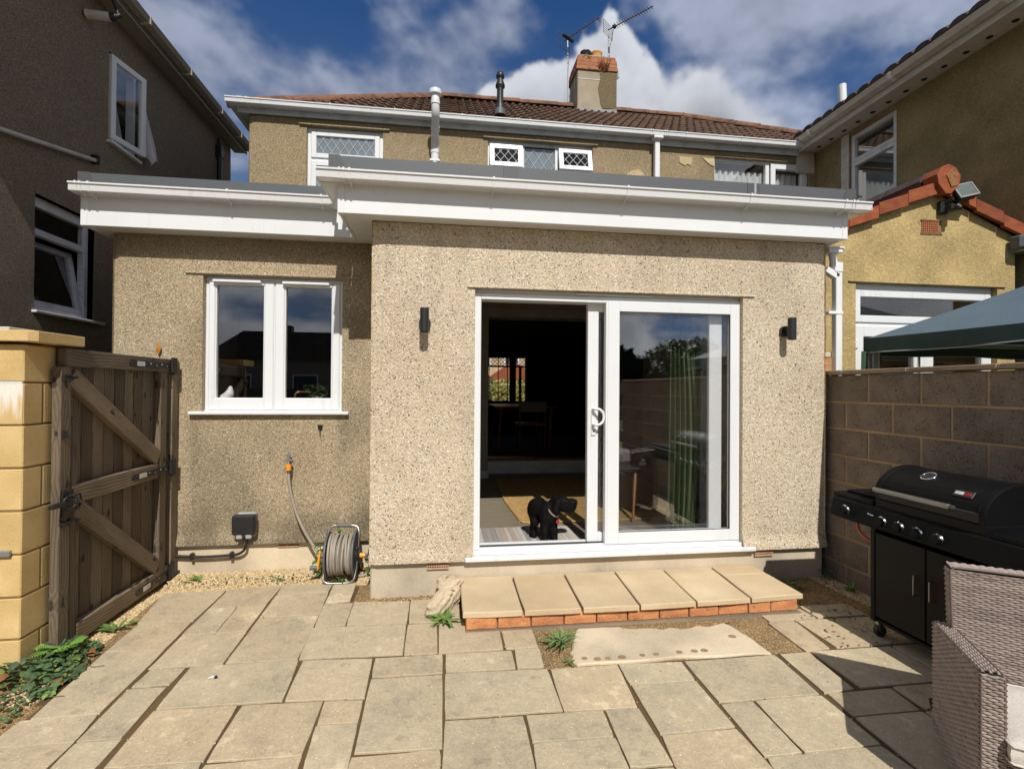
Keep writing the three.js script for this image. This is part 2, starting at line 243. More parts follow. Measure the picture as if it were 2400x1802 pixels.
// ---------------------------------------------------------------- materials
const RGB = (r, g, b) => new THREE.Color().setRGB(r, g, b);
function mat(t, r, g, b, rough, o = {}) {
  const { bump = 0, phys, ...rest } = o, p = { color: RGB(r, g, b), roughness: rough, metalness: 0, ...rest };
  if (t) { p.map = t.map; if (bump) { p.bumpMap = t.bump; p.bumpScale = bump; } }
  return phys ? new THREE.MeshPhysicalMaterial(p) : new THREE.MeshStandardMaterial(p);
}
const M = {
  dashNew: mat(T.dashNew, 0.96, 0.99, 1.06, 0.95, { bump: 0.007, vertexColors: true }),
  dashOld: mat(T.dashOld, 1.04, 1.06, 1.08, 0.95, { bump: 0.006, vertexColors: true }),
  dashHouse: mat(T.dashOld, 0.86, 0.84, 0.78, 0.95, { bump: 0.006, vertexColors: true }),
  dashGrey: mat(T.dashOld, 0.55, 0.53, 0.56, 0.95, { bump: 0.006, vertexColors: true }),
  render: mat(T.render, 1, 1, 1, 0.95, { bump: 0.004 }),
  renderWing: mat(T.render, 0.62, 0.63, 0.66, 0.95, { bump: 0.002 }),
  conc: mat(T.concrete, 1.15, 1.13, 1.08, 0.92, { bump: 0.002, vertexColors: true }),
  concWarm: mat(T.concrete, 1.42, 1.36, 1.24, 0.92, { bump: 0.002 }),
  concDark: mat(T.concrete, 0.5, 0.44, 0.38, 0.95, { bump: 0.002 }),
  mortarY: mat(T.concrete, 0.5, 0.36, 0.17, 0.95, { bump: 0.002 }), mortarG: mat(T.concrete, 0.85, 0.83, 0.82, 0.95, { bump: 0.002 }),
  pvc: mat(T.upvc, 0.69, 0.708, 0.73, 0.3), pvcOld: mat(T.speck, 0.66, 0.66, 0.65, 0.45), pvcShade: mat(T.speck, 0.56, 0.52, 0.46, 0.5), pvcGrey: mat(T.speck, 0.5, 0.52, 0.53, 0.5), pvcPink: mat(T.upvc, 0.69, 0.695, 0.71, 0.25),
  rubber: mat(T.upvc, 0.078, 0.084, 0.094, 0.55), rubberD: mat(null, 0.062, 0.066, 0.074, 0.55),
  dark: mat(null, 0.012, 0.012, 0.012, 0.8), black: mat(T.speck, 0.018, 0.018, 0.019, 0.45), blackMat: mat(T.speck, 0.02, 0.02, 0.021, 0.7), iron: mat(T.speck, 0.012, 0.012, 0.013, 0.5),
  enamel: mat(T.speck, 0.0055, 0.006, 0.007, 0.45, { phys: 1, specularIntensity: 0.3 }), chrome: mat(null, 0.75, 0.75, 0.76, 0.16, { metalness: 1 }), steel: mat(T.speck, 0.4, 0.385, 0.36, 0.36, { metalness: 1 }), galv: mat(T.speck, 0.4, 0.41, 0.42, 0.45, { metalness: 0.7 }),
  orange: mat(T.speck, 0.85, 0.32, 0.02, 0.4), hose: mat(T.speck, 0.33, 0.29, 0.235, 0.6), plasticG: mat(T.speck, 0.12, 0.12, 0.125, 0.5), lightG: mat(T.speck, 0.36, 0.37, 0.36, 0.5),
  glass: mat(null, 1, 1, 1, 0.0, { phys: 1, transmission: 1, thickness: 0, ior: 2.0 }),
  glassDim: mat(null, 0.4, 0.42, 0.42, 0.0, { phys: 1, transmission: 1, thickness: 0, ior: 1.7 }),
  obscure: mat(T.cloth, 0.17, 0.21, 0.245, 0.22, { phys: 1, clearcoat: 0.7, clearcoatRoughness: 0.08 }),
  lead: mat(null, 0.62, 0.63, 0.63, 0.45),
  wood: mat(T.wood, 0.84, 0.83, 0.82, 0.85, { bump: 0.0022 }), woodB: mat(T.wood, 0.67, 0.66, 0.66, 0.85, { bump: 0.0022 }), woodD: mat(T.wood, 0.4, 0.385, 0.37, 0.85, { bump: 0.0022 }), woodL: mat(T.wood, 1.05, 1.02, 0.96, 0.85, { bump: 0.0022 }),
  teak: mat(T.wood, 1.1, 0.55, 0.3, 0.4),
  soil: mat(T.soil, 1, 1, 1, 0.97, { bump: 0.008 }), grass: mat(T.grass, 1, 1, 1, 0.95, { bump: 0.01 }),
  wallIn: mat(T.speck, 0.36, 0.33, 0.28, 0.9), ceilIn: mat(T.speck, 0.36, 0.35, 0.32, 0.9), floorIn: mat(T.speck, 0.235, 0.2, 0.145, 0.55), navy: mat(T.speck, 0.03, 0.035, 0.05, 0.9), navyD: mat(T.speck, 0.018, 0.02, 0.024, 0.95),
  jute: mat(T.jute, 1, 1, 1, 0.95, { bump: 0.006 }), cushion: mat(T.cloth, 0.66, 0.6, 0.54, 0.9, { bump: 0.0006 }), gazTop: mat(T.cloth, 0.1, 0.15, 0.195, 0.75, { bump: 0.0004 }), gazVal: mat(T.cloth, 0.02, 0.052, 0.05, 0.75, { bump: 0.0004, side: THREE.DoubleSide }), trim: mat(T.cloth, 0.34, 0.34, 0.33, 0.8), green: mat(T.cloth, 0.03, 0.075, 0.035, 0.9),
  curtain: mat(T.cloth, 0.12, 0.165, 0.075, 0.9, { bump: 0.0006, side: THREE.DoubleSide }), net: mat(T.cloth, 0.75, 0.77, 0.8, 0.95, { phys: 1, transmission: 0.35, thickness: 0, side: THREE.DoubleSide }), netSolid: mat(T.cloth, 0.62, 0.65, 0.66, 0.95, { side: THREE.DoubleSide }),
  sedge: mat(T.sidebrick, 1, 1, 1, 0.95),
  red: mat(T.speck, 0.3, 0.015, 0.02, 0.5),
};
const tints = (t, n, seed, base, dv, rough, bump, hv = 0.04) => { const R = rng(seed), a = []; for (let i = 0; i < n; i++) { const l = 1 + (R() - 0.5) * dv, h = (R() - 0.5) * hv; a.push(mat(t, base[0] * l * (1 + h), base[1] * l, base[2] * l * (1 - h), rough, { bump })); } return a; };
M.pave = tints(T.paving, 7, 5, [1.24, 1.205, 1.15], 0.08, 0.9, 0.0025, 0.06);
M.slab = tints(T.sand, 4, 6, [0.9, 0.88, 0.85], 0.1, 0.85, 0.0012);
M.bricks = tints(T.brick, 5, 7, [1.12, 1.1, 1], 0.24, 0.9, 0.003);
M.chimBricks = tints(T.brick, 4, 8, [0.9, 0.72, 0.66], 0.25, 0.9, 0.003);
M.blocks = tints(T.block, 5, 9, [0.93, 0.9, 0.83], 0.26, 0.95, 0.004);
M.yblocks = tints(T.yblock, 5, 10, [0.98, 1, 1], 0.12, 0.92, 0.0025);
M.tiles = tints(T.tile, 5, 11, [0.64, 0.74, 0.68], 0.35, 0.85, 0.003, 0.1);
M.ridge = tints(T.tile, 4, 12, [1.02, 0.98, 0.85], 0.22, 0.85, 0.003);
M.redTile = tints(T.brick, 4, 13, [0.52, 0.29, 0.19], 0.3, 0.85, 0.003);
M.darkTile = tints(T.tile, 3, 14, [0.4, 0.55, 0.7], 0.2, 0.85, 0.003);
M.boards = [M.wood, M.woodB, M.woodD, mat(T.wood, 0.56, 0.5, 0.44, 0.85, { bump: 0.0022 })];

// ---------------------------------------------------------------- geometry helpers (world metres, box-projected uv)
const V3 = (x, y, z) => new THREE.Vector3(x, y, z);
let uvSeed = 0;
function boxUV(g, off = true) {
  if (g.index) g = g.toNonIndexed();
  if (!g.attributes.normal) g.computeVertexNormals();
  const p = g.attributes.position.array, n = p.length / 3, uv = new Float32Array(n * 2), ox = off ? hsh(uvSeed, 1, 3) * 7 : 0, oy = off ? hsh(uvSeed++, 2, 3) * 7 : 0;
  for (let i = 0; i < n; i += 3) {
    const a = i * 3, e1x = p[a + 3] - p[a], e1y = p[a + 4] - p[a + 1], e1z = p[a + 5] - p[a + 2], e2x = p[a + 6] - p[a], e2y = p[a + 7] - p[a + 1], e2z = p[a + 8] - p[a + 2];
    const nx = Math.abs(e1y * e2z - e1z * e2y), ny = Math.abs(e1z * e2x - e1x * e2z), nz = Math.abs(e1x * e2y - e1y * e2x);
    for (let k = 0; k < 3; k++) {
      const q = (i + k) * 3, x = p[q], y = p[q + 1], z = p[q + 2]; let U, W;
      if (nx >= ny && nx >= nz) { U = z; W = y; } else if (ny >= nz) { U = x; W = z; } else { U = x; W = y; }
      uv[(i + k) * 2] = U + ox; uv[(i + k) * 2 + 1] = W + oy;
    }
  }
  g.setAttribute('uv', new THREE.BufferAttribute(uv, 2)); return g;
}
function grainUV(g, axis) { // u runs along the board
  if (g.index) g = g.toNonIndexed();
  const p = g.attributes.position.array, n = p.length / 3, uv = new Float32Array(n * 2), ox = hsh(uvSeed, 1, 4) * 5, oy = hsh(uvSeed++, 2, 4) * 5, o = [0, 1, 2].filter((k) => k !== axis);
  for (let i = 0; i < n; i++) { uv[i * 2] = p[i * 3 + axis] + ox; uv[i * 2 + 1] = p[i * 3 + o[0]] + p[i * 3 + o[1]] * 0.9 + oy; }
  g.setAttribute('uv', new THREE.BufferAttribute(uv, 2)); g.userData.uv = 1; return g;
}
function rawGeo(pos, col) { const g = new THREE.BufferGeometry(); g.setAttribute('position', new THREE.Float32BufferAttribute(pos, 3)); if (col) g.setAttribute('color', new THREE.Float32BufferAttribute(col, 3)); g.computeVertexNormals(); return g; }
function B(x0, y0, z0, x1, y1, z1, c = 0.003) { // chamfered box
  const h = [(x1 - x0) / 2, (y1 - y0) / 2, (z1 - z0) / 2].map(Math.abs), m = [(x0 + x1) / 2, (y0 + y1) / 2, (z0 + z1) / 2], P = [];
  c = Math.min(c, h[0] * 0.45, h[1] * 0.45, h[2] * 0.45);
  if (c < 1e-5) { const g = new THREE.BoxGeometry(h[0] * 2, h[1] * 2, h[2] * 2); g.translate(...m); return g.toNonIndexed(); }
  const v = (a, s) => { const q = [s[0] * (h[0] - c), s[1] * (h[1] - c), s[2] * (h[2] - c)]; q[a] = s[a] * h[a]; return q; };
  const tri = (a, b, d) => { const ux = b[0] - a[0], uy = b[1] - a[1], uz = b[2] - a[2], wx = d[0] - a[0], wy = d[1] - a[1], wz = d[2] - a[2], n = [uy * wz - uz * wy, uz * wx - ux * wz, ux * wy - uy * wx]; const o = n[0] * (a[0] + b[0] + d[0]) + n[1] * (a[1] + b[1] + d[1]) + n[2] * (a[2] + b[2] + d[2]); if (o < 0) [b, d] = [d, b]; for (const q of [a, b, d]) P.push(q[0] + m[0], q[1] + m[1], q[2] + m[2]); };
  const quad = (a, b, d, e) => { tri(a, b, d); tri(a, d, e); };
  for (let a = 0; a < 3; a++) {
    const i = (a + 1) % 3, j = (a + 2) % 3, S = (x, y, z) => { const s = [0, 0, 0]; s[a] = x; s[i] = y; s[j] = z; return s; };
    for (const s of [-1, 1]) quad(v(a, S(s, -1, -1)), v(a, S(s, 1, -1)), v(a, S(s, 1, 1)), v(a, S(s, -1, 1)));
    for (const s of [-1, 1]) for (const t of [-1, 1]) quad(v(i, S(-1, s, t)), v(i, S(1, s, t)), v(j, S(1, s, t)), v(j, S(-1, s, t)));
  }
  for (const a of [-1, 1]) for (const b of [-1, 1]) for (const d of [-1, 1]) tri(v(0, [a, b, d]), v(1, [a, b, d]), v(2, [a, b, d]));
  return rawGeo(P);
}
function rod(a, b, r0, r1 = r0, seg = 10) { // tapered round bar
  const A = V3(...a), D = V3(...b).sub(A), g = new THREE.CylinderGeometry(r1, r0, D.length(), seg); g.translate(0, D.length() / 2, 0);
  g.applyQuaternion(new THREE.Quaternion().setFromUnitVectors(V3(0, 1, 0), D.normalize())); g.translate(A.x, A.y, A.z); return g;
}
function tube(pts, r, seg = 32, rad = 8, closed = false, tension = 0.5) { return new THREE.TubeGeometry(new THREE.CatmullRomCurve3(pts.map((p) => V3(...p)), closed, 'catmullrom', tension), seg, r, rad, closed); }
function bar(a, b, w, h, up = [0, 1, 0], c = 0.002) { // rectangular bar from a to b: w across, h along up
  const A = V3(...a), D = V3(...b).sub(A), L = D.length(), d = D.clone().normalize(), u = V3(...up), s = V3().crossVectors(u, d).normalize(); u.crossVectors(d, s).normalize();
  const g = B(-w / 2, -h / 2, 0, w / 2, h / 2, L, c); g.applyMatrix4(new THREE.Matrix4().makeBasis(s, u, d).setPosition(A)); return g;
}
function poly(pts, depth, m, bevel = 0) { // outline in xy pushed along z, then moved by matrix m
  const g = new THREE.ExtrudeGeometry(new THREE.Shape(pts.map((p) => new THREE.Vector2(p[0], p[1]))), { depth, bevelEnabled: bevel > 0, bevelSize: bevel, bevelThickness: bevel, bevelSegments: 2 }); if (m) g.applyMatrix4(m); return g;
}
const YZ = (x) => new THREE.Matrix4().makeBasis(V3(0, 0, 1), V3(0, 1, 0), V3(-1, 0, 0)).setPosition(x, 0, 0); // outline (z, y), depth towards -x
function prep(g) { if (Array.isArray(g)) { g = g.map(prep); const col = g.some((q) => q.attributes.color); for (const q of g) if (col && !q.attributes.color) q.setAttribute('color', new THREE.Float32BufferAttribute(new Float32Array(q.attributes.position.count * 3).fill(1), 3)); return g.length === 1 ? g[0] : mergeGeometries(g); } const keep = g.userData.uv; let q = keep ? (g.index ? g.toNonIndexed() : g) : boxUV(g); for (const k of Object.keys(q.attributes)) if (!['position', 'normal', 'uv', 'color'].includes(k)) q.deleteAttribute(k); return q; }
function part(name, g, m, parent, label) {
  g = prep(g); if (m.vertexColors && !g.attributes.color) g.setAttribute('color', new THREE.Float32BufferAttribute(new Float32Array(g.attributes.position.count * 3).fill(1), 3));
  const o = new THREE.Mesh(g, m); o.name = name; o.castShadow = o.receiveShadow = true; if (label) o.userData.label = label; parent.add(o); return o;
}
const names = {};
function numbered(n) { const k = names[n] = (names[n] ?? -1) + 1; return k ? n + '_' + String(k).padStart(3, '0') : n; }
function thing(name, label, category, base = [0, 0, 0], group) { const o = new THREE.Group(); o.name = numbered(name); o.userData = { label, category }; if (group) o.userData.group = group; o.userData.b = base; scene.add(o); return o; }
function settle(o) { const b = o.userData.b; delete o.userData.b; for (const c of o.children) c.position.sub(V3(...b)); o.position.set(...b); return o; } // parts were laid out in world metres: move the group to its base
function struct(name, g, m) { const o = part(name, g, m, scene); o.name = numbered(name); o.userData.kind = 'structure'; return o; }
function wallGrid(x0, x1, y0, y1, holes, step, zf, cf) { // front face of a wall in the xy plane with openings, uneven surface and stains
  const cuts = (a, b, hs) => { const s = new Set([a, b]); for (let v = a; v < b; v += step) s.add(+v.toFixed(4)); for (const h of hs) for (const q of h) if (q > a && q < b) s.add(q); const r = [...s].sort((p, q) => p - q); return r.filter((v, i) => i === 0 || v - r[i - 1] > 0.004 || hs.some((h) => h.includes(v)) || v === b); };
  const X = cuts(x0, x1, holes.map((h) => [h[0], h[1]])), Y = cuts(y0, y1, holes.map((h) => [h[2], h[3]])), P = [], C = [], N = [], U = [];
  const z = (x, y) => zf ? zf(x, y) : 0;
  for (let j = 0; j < Y.length - 1; j++) for (let i = 0; i < X.length - 1; i++) {
    const cx = (X[i] + X[i + 1]) / 2, cy = (Y[j] + Y[j + 1]) / 2; if (holes.some((h) => cx > h[0] && cx < h[1] && cy > h[2] && cy < h[3])) continue;
    for (const [a, b] of [[i, j], [i + 1, j], [i + 1, j + 1], [i, j], [i + 1, j + 1], [i, j + 1]]) {
      const x = X[a], y = Y[b]; P.push(x, y, z(x, y)); const e = 0.02, n = V3(-(z(x + e, y) - z(x - e, y)) / (2 * e), -(z(x, y + e) - z(x, y - e)) / (2 * e), 1).normalize(); N.push(n.x, n.y, n.z); const c = cf ? cf(x, y) : [1, 1, 1]; C.push(...c); U.push(x, y);
    }
  }
  const g = new THREE.BufferGeometry(); g.setAttribute('position', new THREE.Float32BufferAttribute(P, 3)); g.setAttribute('normal', new THREE.Float32BufferAttribute(N, 3)); g.setAttribute('color', new THREE.Float32BufferAttribute(C, 3)); g.setAttribute('uv', new THREE.Float32BufferAttribute(U, 2)); g.userData.uv = 1; return g;
}
const Z = (x, z) => 0.514 + (x - 0.514) * (3.659 - z) / 3.659; // widths read off the door plane, carried to depth z
const ZY = (y, z) => 1.4788 + (y - 1.4788) * (3.659 - z) / 3.659;
// ================================================================ SETTING: ground
struct('garden_ground', (() => { const g = new THREE.PlaneGeometry(9.2, 20.6, 60, 120); g.rotateX(-Math.PI / 2); g.translate(0.9, 0, 9.7); const p = g.attributes.position; for (let i = 0; i < p.count; i++) p.setY(i, -0.0135 + 0.012 * (fbm(p.getX(i) * 3, p.getZ(i) * 3, 0, 4, 7) - 0.5)); g.computeVertexNormals(); return g; })(), M.soil);
struct('ground', (() => { const g = new THREE.PlaneGeometry(400, 400); g.rotateX(-Math.PI / 2); g.translate(0, -0.045, 0); return g; })(), M.grass);

// ---- paving: corner points read on the ground plane (x, z), each stone its own slab
function slabGeo(pts, y0, y1, c, seed, rough = 0.002) {
  const R = rng(seed), out = []; let cx = 0, cz = 0; for (const p of pts) { cx += p[0] / pts.length; cz += p[1] / pts.length; }
  for (let i = 0; i < pts.length; i++) { const a = pts[i], b = pts[(i + 1) % pts.length]; for (let k = 0; k < 5; k++) { const t = k / 5, j = k ? rough : rough * 2.2, dx = b[0] - a[0], dz = b[1] - a[1], L = Math.hypot(dx, dz) || 1, w = (R() - 0.5) * 2 * j; let x = a[0] + dx * t + dz / L * w, z = a[1] + dz * t - dx / L * w; if (!k) { const q = Math.hypot(cx - x, cz - z); x += (cx - x) / q * 0.004 * R(); z += (cz - z) / q * 0.004 * R(); } out.push([x, z]); } }
  let area = 0; for (let i = 0; i < out.length; i++) { const a = out[i], b = out[(i + 1) % out.length]; area += a[0] * b[1] - b[0] * a[1]; } if (area > 0) out.reverse();
  const tx = (R() - 0.5) * 0.0022, tz = (R() - 0.5) * 0.0022, Y = (x, z) => y1 + tx * (x - cx) + tz * (z - cz), P = [], ins = out.map(([x, z]) => { const q = Math.hypot(cx - x, cz - z) || 1; return [x + (cx - x) / q * c, z + (cz - z) / q * c]; });
  const n = out.length, T3 = (a, b, d) => P.push(...a, ...b, ...d);
  for (let i = 0; i < n; i++) {
    const k = (i + 1) % n, a = ins[i], b = ins[k], A = out[i], D = out[k];
    T3([cx, Y(cx, cz), cz], [a[0], Y(...a), a[1]], [b[0], Y(...b), b[1]]);
    const al = [A[0], Y(...A) - c * 0.8, A[1]], dl = [D[0], Y(...D) - c * 0.8, D[1]], at = [a[0], Y(...a), a[1]], bt = [b[0], Y(...b), b[1]];
    T3(al, dl, bt); T3(al, bt, at); T3([A[0], y0, A[1]], [D[0], y0, D[1]], dl); T3([A[0], y0, A[1]], dl, al);
  }
  return rawGeo(P);
}
const patio = new THREE.Group(); patio.name = 'patio'; patio.userData.kind = 'structure'; scene.add(patio);
part('patio_bed', [B(-1.42, -0.06, -0.24, -0.1, -0.009, 0.05, 0), B(-1.36, -0.06, 0.05, 1.055, -0.009, 1.03, 0), B(2.575, -0.06, 0.69, 3.5, -0.009, 1.03, 0), B(-1.32, -0.06, 1.03, 3.54, -0.009, 3.85, 0)], mat(T.concrete, 0.27, 0.19, 0.1, 0.98, { bump: 0.006 }), patio);
const STONES = /*STONES*/[
  [[-1.450, -0.240], [-1.045, -0.260], [-1.045, 0.225], [-1.370, 0.215]],
  [[-1.350, 0.228], [-1.048, 0.249], [-1.034, 0.588], [-1.340, 0.569]],
  [[-1.340, 0.579], [-1.030, 0.604], [-1.021, 1.143], [-1.292, 1.149]],
  [[-1.325, 1.161], [-1.020, 1.152], [-0.999, 1.330], [-1.329, 1.330]],
  [[-1.327, 1.338], [-1.000, 1.339], [-1.000, 1.479], [-1.416, 1.471]],
  [[-1.028, -0.266], [-0.670, -0.293], [-0.675, 0.023], [-1.023, 0.033]],
  [[-1.022, 0.054], [-0.856, 0.052], [-0.838, 0.404], [-1.018, 0.414]],
  [[-0.846, 0.050], [-0.670, 0.042], [-0.661, 0.414], [-0.828, 0.408]],
  [[-1.013, 0.431], [-0.658, 0.434], [-0.647, 0.770], [-1.002, 0.781]],
  [[-0.666, -0.310], [-0.309, -0.278], [-0.305, -0.138], [-0.652, -0.134]],
  [[-0.653, -0.118], [-0.302, -0.117], [-0.279, 0.226], [-0.643, 0.226]],
  [[-0.643, 0.243], [-0.281, 0.246], [-0.266, 0.775], [-0.632, 0.772]],
  [[-0.290, -0.266], [-0.133, -0.293], [-0.122, 0.035], [-0.277, 0.048]],
  [[-0.281, 0.070], [-0.093, 0.077], [-0.085, 0.399], [-0.264, 0.402]],
  [[-0.084, 0.067], [0.289, 0.092], [0.293, 0.425], [-0.073, 0.406]],
  [[0.300, 0.075], [0.625, 0.080], [0.625, 0.420], [0.310, 0.420]],
  [[-0.270, 0.419], [0.290, 0.444], [0.298, 0.793], [-0.255, 0.776]],
  [[0.307, 0.446], [0.480, 0.448], [0.489, 0.802], [0.309, 0.799]],
  [[0.500, 0.450], [0.860, 0.450], [0.860, 0.805], [0.500, 0.805]],
  [[0.880, 0.450], [1.060, 0.450], [1.060, 0.805], [0.880, 0.805]],
  [[-0.989, 0.795], [-0.822, 0.798], [-0.830, 0.939], [-0.996, 0.944]],
  [[-0.794, 0.791], [-0.256, 0.797], [-0.230, 1.145], [-0.782, 1.141]],
  [[-0.227, 0.799], [0.137, 0.824], [0.148, 1.172], [-0.216, 1.149]],
  [[0.157, 0.827], [0.515, 0.829], [0.517, 1.004], [0.163, 0.999]],
  [[0.540, 0.823], [0.902, 0.833], [0.902, 1.008], [0.539, 1.000]],
  [[0.929, 0.824], [1.064, 0.825], [1.052, 1.014], [0.915, 1.010]],
  [[-0.998, 0.969], [-0.832, 0.969], [-0.821, 1.330], [-0.985, 1.329]],
  [[-0.985, 1.346], [-0.817, 1.346], [-0.815, 1.503], [-0.981, 1.489]],
  [[-0.785, 1.157], [-0.427, 1.166], [-0.418, 1.509], [-0.778, 1.503]],
  [[-0.401, 1.166], [-0.041, 1.181], [-0.044, 1.530], [-0.402, 1.513]],
  [[-0.029, 1.183], [0.144, 1.195], [0.148, 1.347], [-0.023, 1.343]],
  [[-0.026, 1.357], [0.147, 1.366], [0.154, 1.620], [-0.012, 1.614]],
  [[0.162, 1.024], [0.516, 1.030], [0.517, 1.555], [0.169, 1.542]],
  [[0.535, 1.020], [1.067, 1.041], [1.067, 1.379], [0.534, 1.370]],
  [[0.534, 1.394], [0.882, 1.402], [0.878, 1.720], [0.523, 1.697]],
  [[0.900, 1.401], [1.251, 1.412], [1.243, 1.576], [0.900, 1.568]],
  [[1.268, 1.408], [1.422, 1.416], [1.424, 1.759], [1.255, 1.754]],
  [[0.901, 1.584], [1.248, 1.591], [1.242, 1.756], [0.885, 1.740]],
  [[1.089, 1.044], [1.450, 1.045], [1.420, 1.401], [1.075, 1.385]],
  [[1.462, 1.043], [1.805, 1.063], [1.796, 1.229], [1.456, 1.222]],
  [[1.461, 1.237], [1.796, 1.242], [1.795, 1.584], [1.453, 1.588]],
  [[1.830, 1.062], [2.366, 1.059], [2.343, 1.412], [1.825, 1.412]],
  [[1.824, 1.434], [1.982, 1.434], [1.977, 1.767], [1.815, 1.767]],
  [[2.002, 1.430], [2.347, 1.430], [2.341, 1.764], [1.992, 1.766]],
  [[1.456, 1.605], [1.791, 1.605], [1.804, 1.828], [1.427, 1.809]],
  [[2.401, 1.055], [2.574, 1.053], [2.545, 1.398], [2.381, 1.408]],
  [[2.600, 1.050], [3.100, 1.050], [3.100, 1.390], [2.600, 1.390]],
  [[2.392, 1.420], [2.736, 1.418], [2.721, 1.582], [2.382, 1.583]],
  [[2.760, 1.410], [3.100, 1.410], [3.100, 1.580], [2.760, 1.580]],
  [[2.380, 1.600], [2.720, 1.600], [2.720, 1.950], [2.380, 1.950]],
  [[1.820, 1.784], [2.339, 1.779], [2.354, 1.914], [1.797, 1.892]],
  [[2.600, 0.500], [2.920, 0.500], [2.930, 0.670], [2.600, 0.670]],
  [[2.582, 0.689], [2.763, 0.693], [2.726, 1.024], [2.569, 1.038]],
  [[2.780, 0.690], [3.140, 0.690], [3.140, 1.020], [2.780, 1.020]],
  [[2.950, 0.490], [3.300, 0.490], [3.300, 0.660], [2.950, 0.660]],
  [[3.160, 0.690], [3.450, 0.690], [3.450, 1.020], [3.160, 1.020]],
  [[3.120, 1.050], [3.560, 1.050], [3.560, 1.390], [3.120, 1.390]],
  [[3.120, 1.410], [3.560, 1.410], [3.560, 1.760], [3.120, 1.760]],
  [[2.740, 1.600], [3.100, 1.600], [3.100, 1.950], [2.740, 1.950]],
  [[3.120, 1.780], [3.560, 1.780], [3.560, 2.120], [3.120, 2.120]],
  [[-1.000, 1.510], [-0.810, 1.510], [-0.810, 1.860], [-1.000, 1.860]],
  [[-0.790, 1.520], [-0.420, 1.520], [-0.420, 1.700], [-0.790, 1.700]],
  [[-0.400, 1.540], [-0.040, 1.540], [-0.040, 1.720], [-0.400, 1.720]],
  [[-0.030, 1.630], [0.150, 1.630], [0.150, 1.980], [-0.030, 1.980]],
  [[0.160, 1.570], [0.510, 1.570], [0.510, 1.740], [0.160, 1.740]],
  [[0.520, 1.735], [0.880, 1.735], [0.880, 2.100], [0.520, 2.100]],
  [[0.900, 1.770], [1.240, 1.770], [1.240, 1.950], [0.900, 1.950]],
  [[1.260, 1.780], [1.420, 1.780], [1.420, 2.100], [1.260, 2.100]],
  [[1.440, 1.840], [1.800, 1.840], [1.800, 2.100], [1.440, 2.100]],
  [[-1.420, 1.490], [-1.020, 1.490], [-1.020, 1.840], [-1.420, 1.840]],
  [[1.820, 1.920], [2.360, 1.920], [2.360, 2.100], [1.820, 2.100]],
  [[2.380, 1.970], [2.720, 1.970], [2.720, 2.100], [2.380, 2.100]],
  [[2.740, 1.970], [3.100, 1.970], [3.100, 2.120], [2.740, 2.120]],
  [[-1.400, 1.880], [-0.880, 1.880], [-0.880, 2.460], [-1.400, 2.460]],
  [[-0.865, 1.880], [-0.345, 1.880], [-0.345, 2.460], [-0.865, 2.460]],
  [[-0.330, 1.750], [0.020, 1.750], [0.020, 2.460], [-0.330, 2.460]],
  [[0.035, 2.000], [0.215, 2.000], [0.215, 2.460], [0.035, 2.460]],
  [[0.230, 2.000], [0.580, 2.000], [0.580, 2.460], [0.230, 2.460]],
  [[0.595, 2.120], [0.945, 2.120], [0.945, 2.460], [0.595, 2.460]],
  [[0.960, 2.120], [1.140, 2.120], [1.140, 2.460], [0.960, 2.460]],
  [[1.155, 2.120], [1.505, 2.120], [1.505, 2.460], [1.155, 2.460]],
  [[1.520, 2.120], [2.040, 2.120], [2.040, 2.460], [1.520, 2.460]],
  [[2.055, 2.120], [2.575, 2.120], [2.575, 2.460], [2.055, 2.460]],
  [[2.590, 2.120], [2.770, 2.120], [2.770, 2.460], [2.590, 2.460]],
  [[2.785, 2.120], [2.965, 2.120], [2.965, 2.460], [2.785, 2.460]],
  [[2.980, 2.120], [3.160, 2.120], [3.160, 2.460], [2.980, 2.460]],
  [[3.175, 2.120], [3.560, 2.120], [3.560, 2.460], [3.175, 2.460]],
  [[-1.400, 2.475], [-0.880, 2.475], [-0.880, 2.815], [-1.400, 2.815]],
  [[-0.865, 2.475], [-0.345, 2.475], [-0.345, 2.815], [-0.865, 2.815]],
  [[-0.330, 2.475], [-0.150, 2.475], [-0.150, 2.815], [-0.330, 2.815]],
  [[-0.135, 2.475], [0.215, 2.475], [0.215, 2.815], [-0.135, 2.815]],
  [[0.230, 2.475], [0.580, 2.475], [0.580, 2.815], [0.230, 2.815]],
  [[0.595, 2.475], [1.115, 2.475], [1.115, 2.815], [0.595, 2.815]],
  [[1.130, 2.475], [1.480, 2.475], [1.480, 2.815], [1.130, 2.815]],
  [[1.495, 2.475], [1.845, 2.475], [1.845, 2.815], [1.495, 2.815]],
  [[1.860, 2.475], [2.210, 2.475], [2.210, 2.815], [1.860, 2.815]],
  [[2.225, 2.475], [2.575, 2.475], [2.575, 2.815], [2.225, 2.815]],
  [[2.590, 2.475], [2.770, 2.475], [2.770, 2.815], [2.590, 2.815]],
  [[2.785, 2.475], [2.965, 2.475], [2.965, 2.815], [2.785, 2.815]],
  [[2.980, 2.475], [3.160, 2.475], [3.160, 2.815], [2.980, 2.815]],
  [[3.175, 2.475], [3.355, 2.475], [3.355, 2.815], [3.175, 2.815]],
  [[3.370, 2.475], [3.550, 2.475], [3.550, 2.815], [3.370, 2.815]],
  [[-1.400, 2.830], [-0.880, 2.830], [-0.880, 3.170], [-1.400, 3.170]],
  [[-0.865, 2.830], [-0.515, 2.830], [-0.515, 3.170], [-0.865, 3.170]],
  [[-0.500, 2.830], [-0.150, 2.830], [-0.150, 3.170], [-0.500, 3.170]],
  [[-0.135, 2.830], [0.215, 2.830], [0.215, 3.170], [-0.135, 3.170]],
  [[0.230, 2.830], [0.750, 2.830], [0.750, 3.170], [0.230, 3.170]],
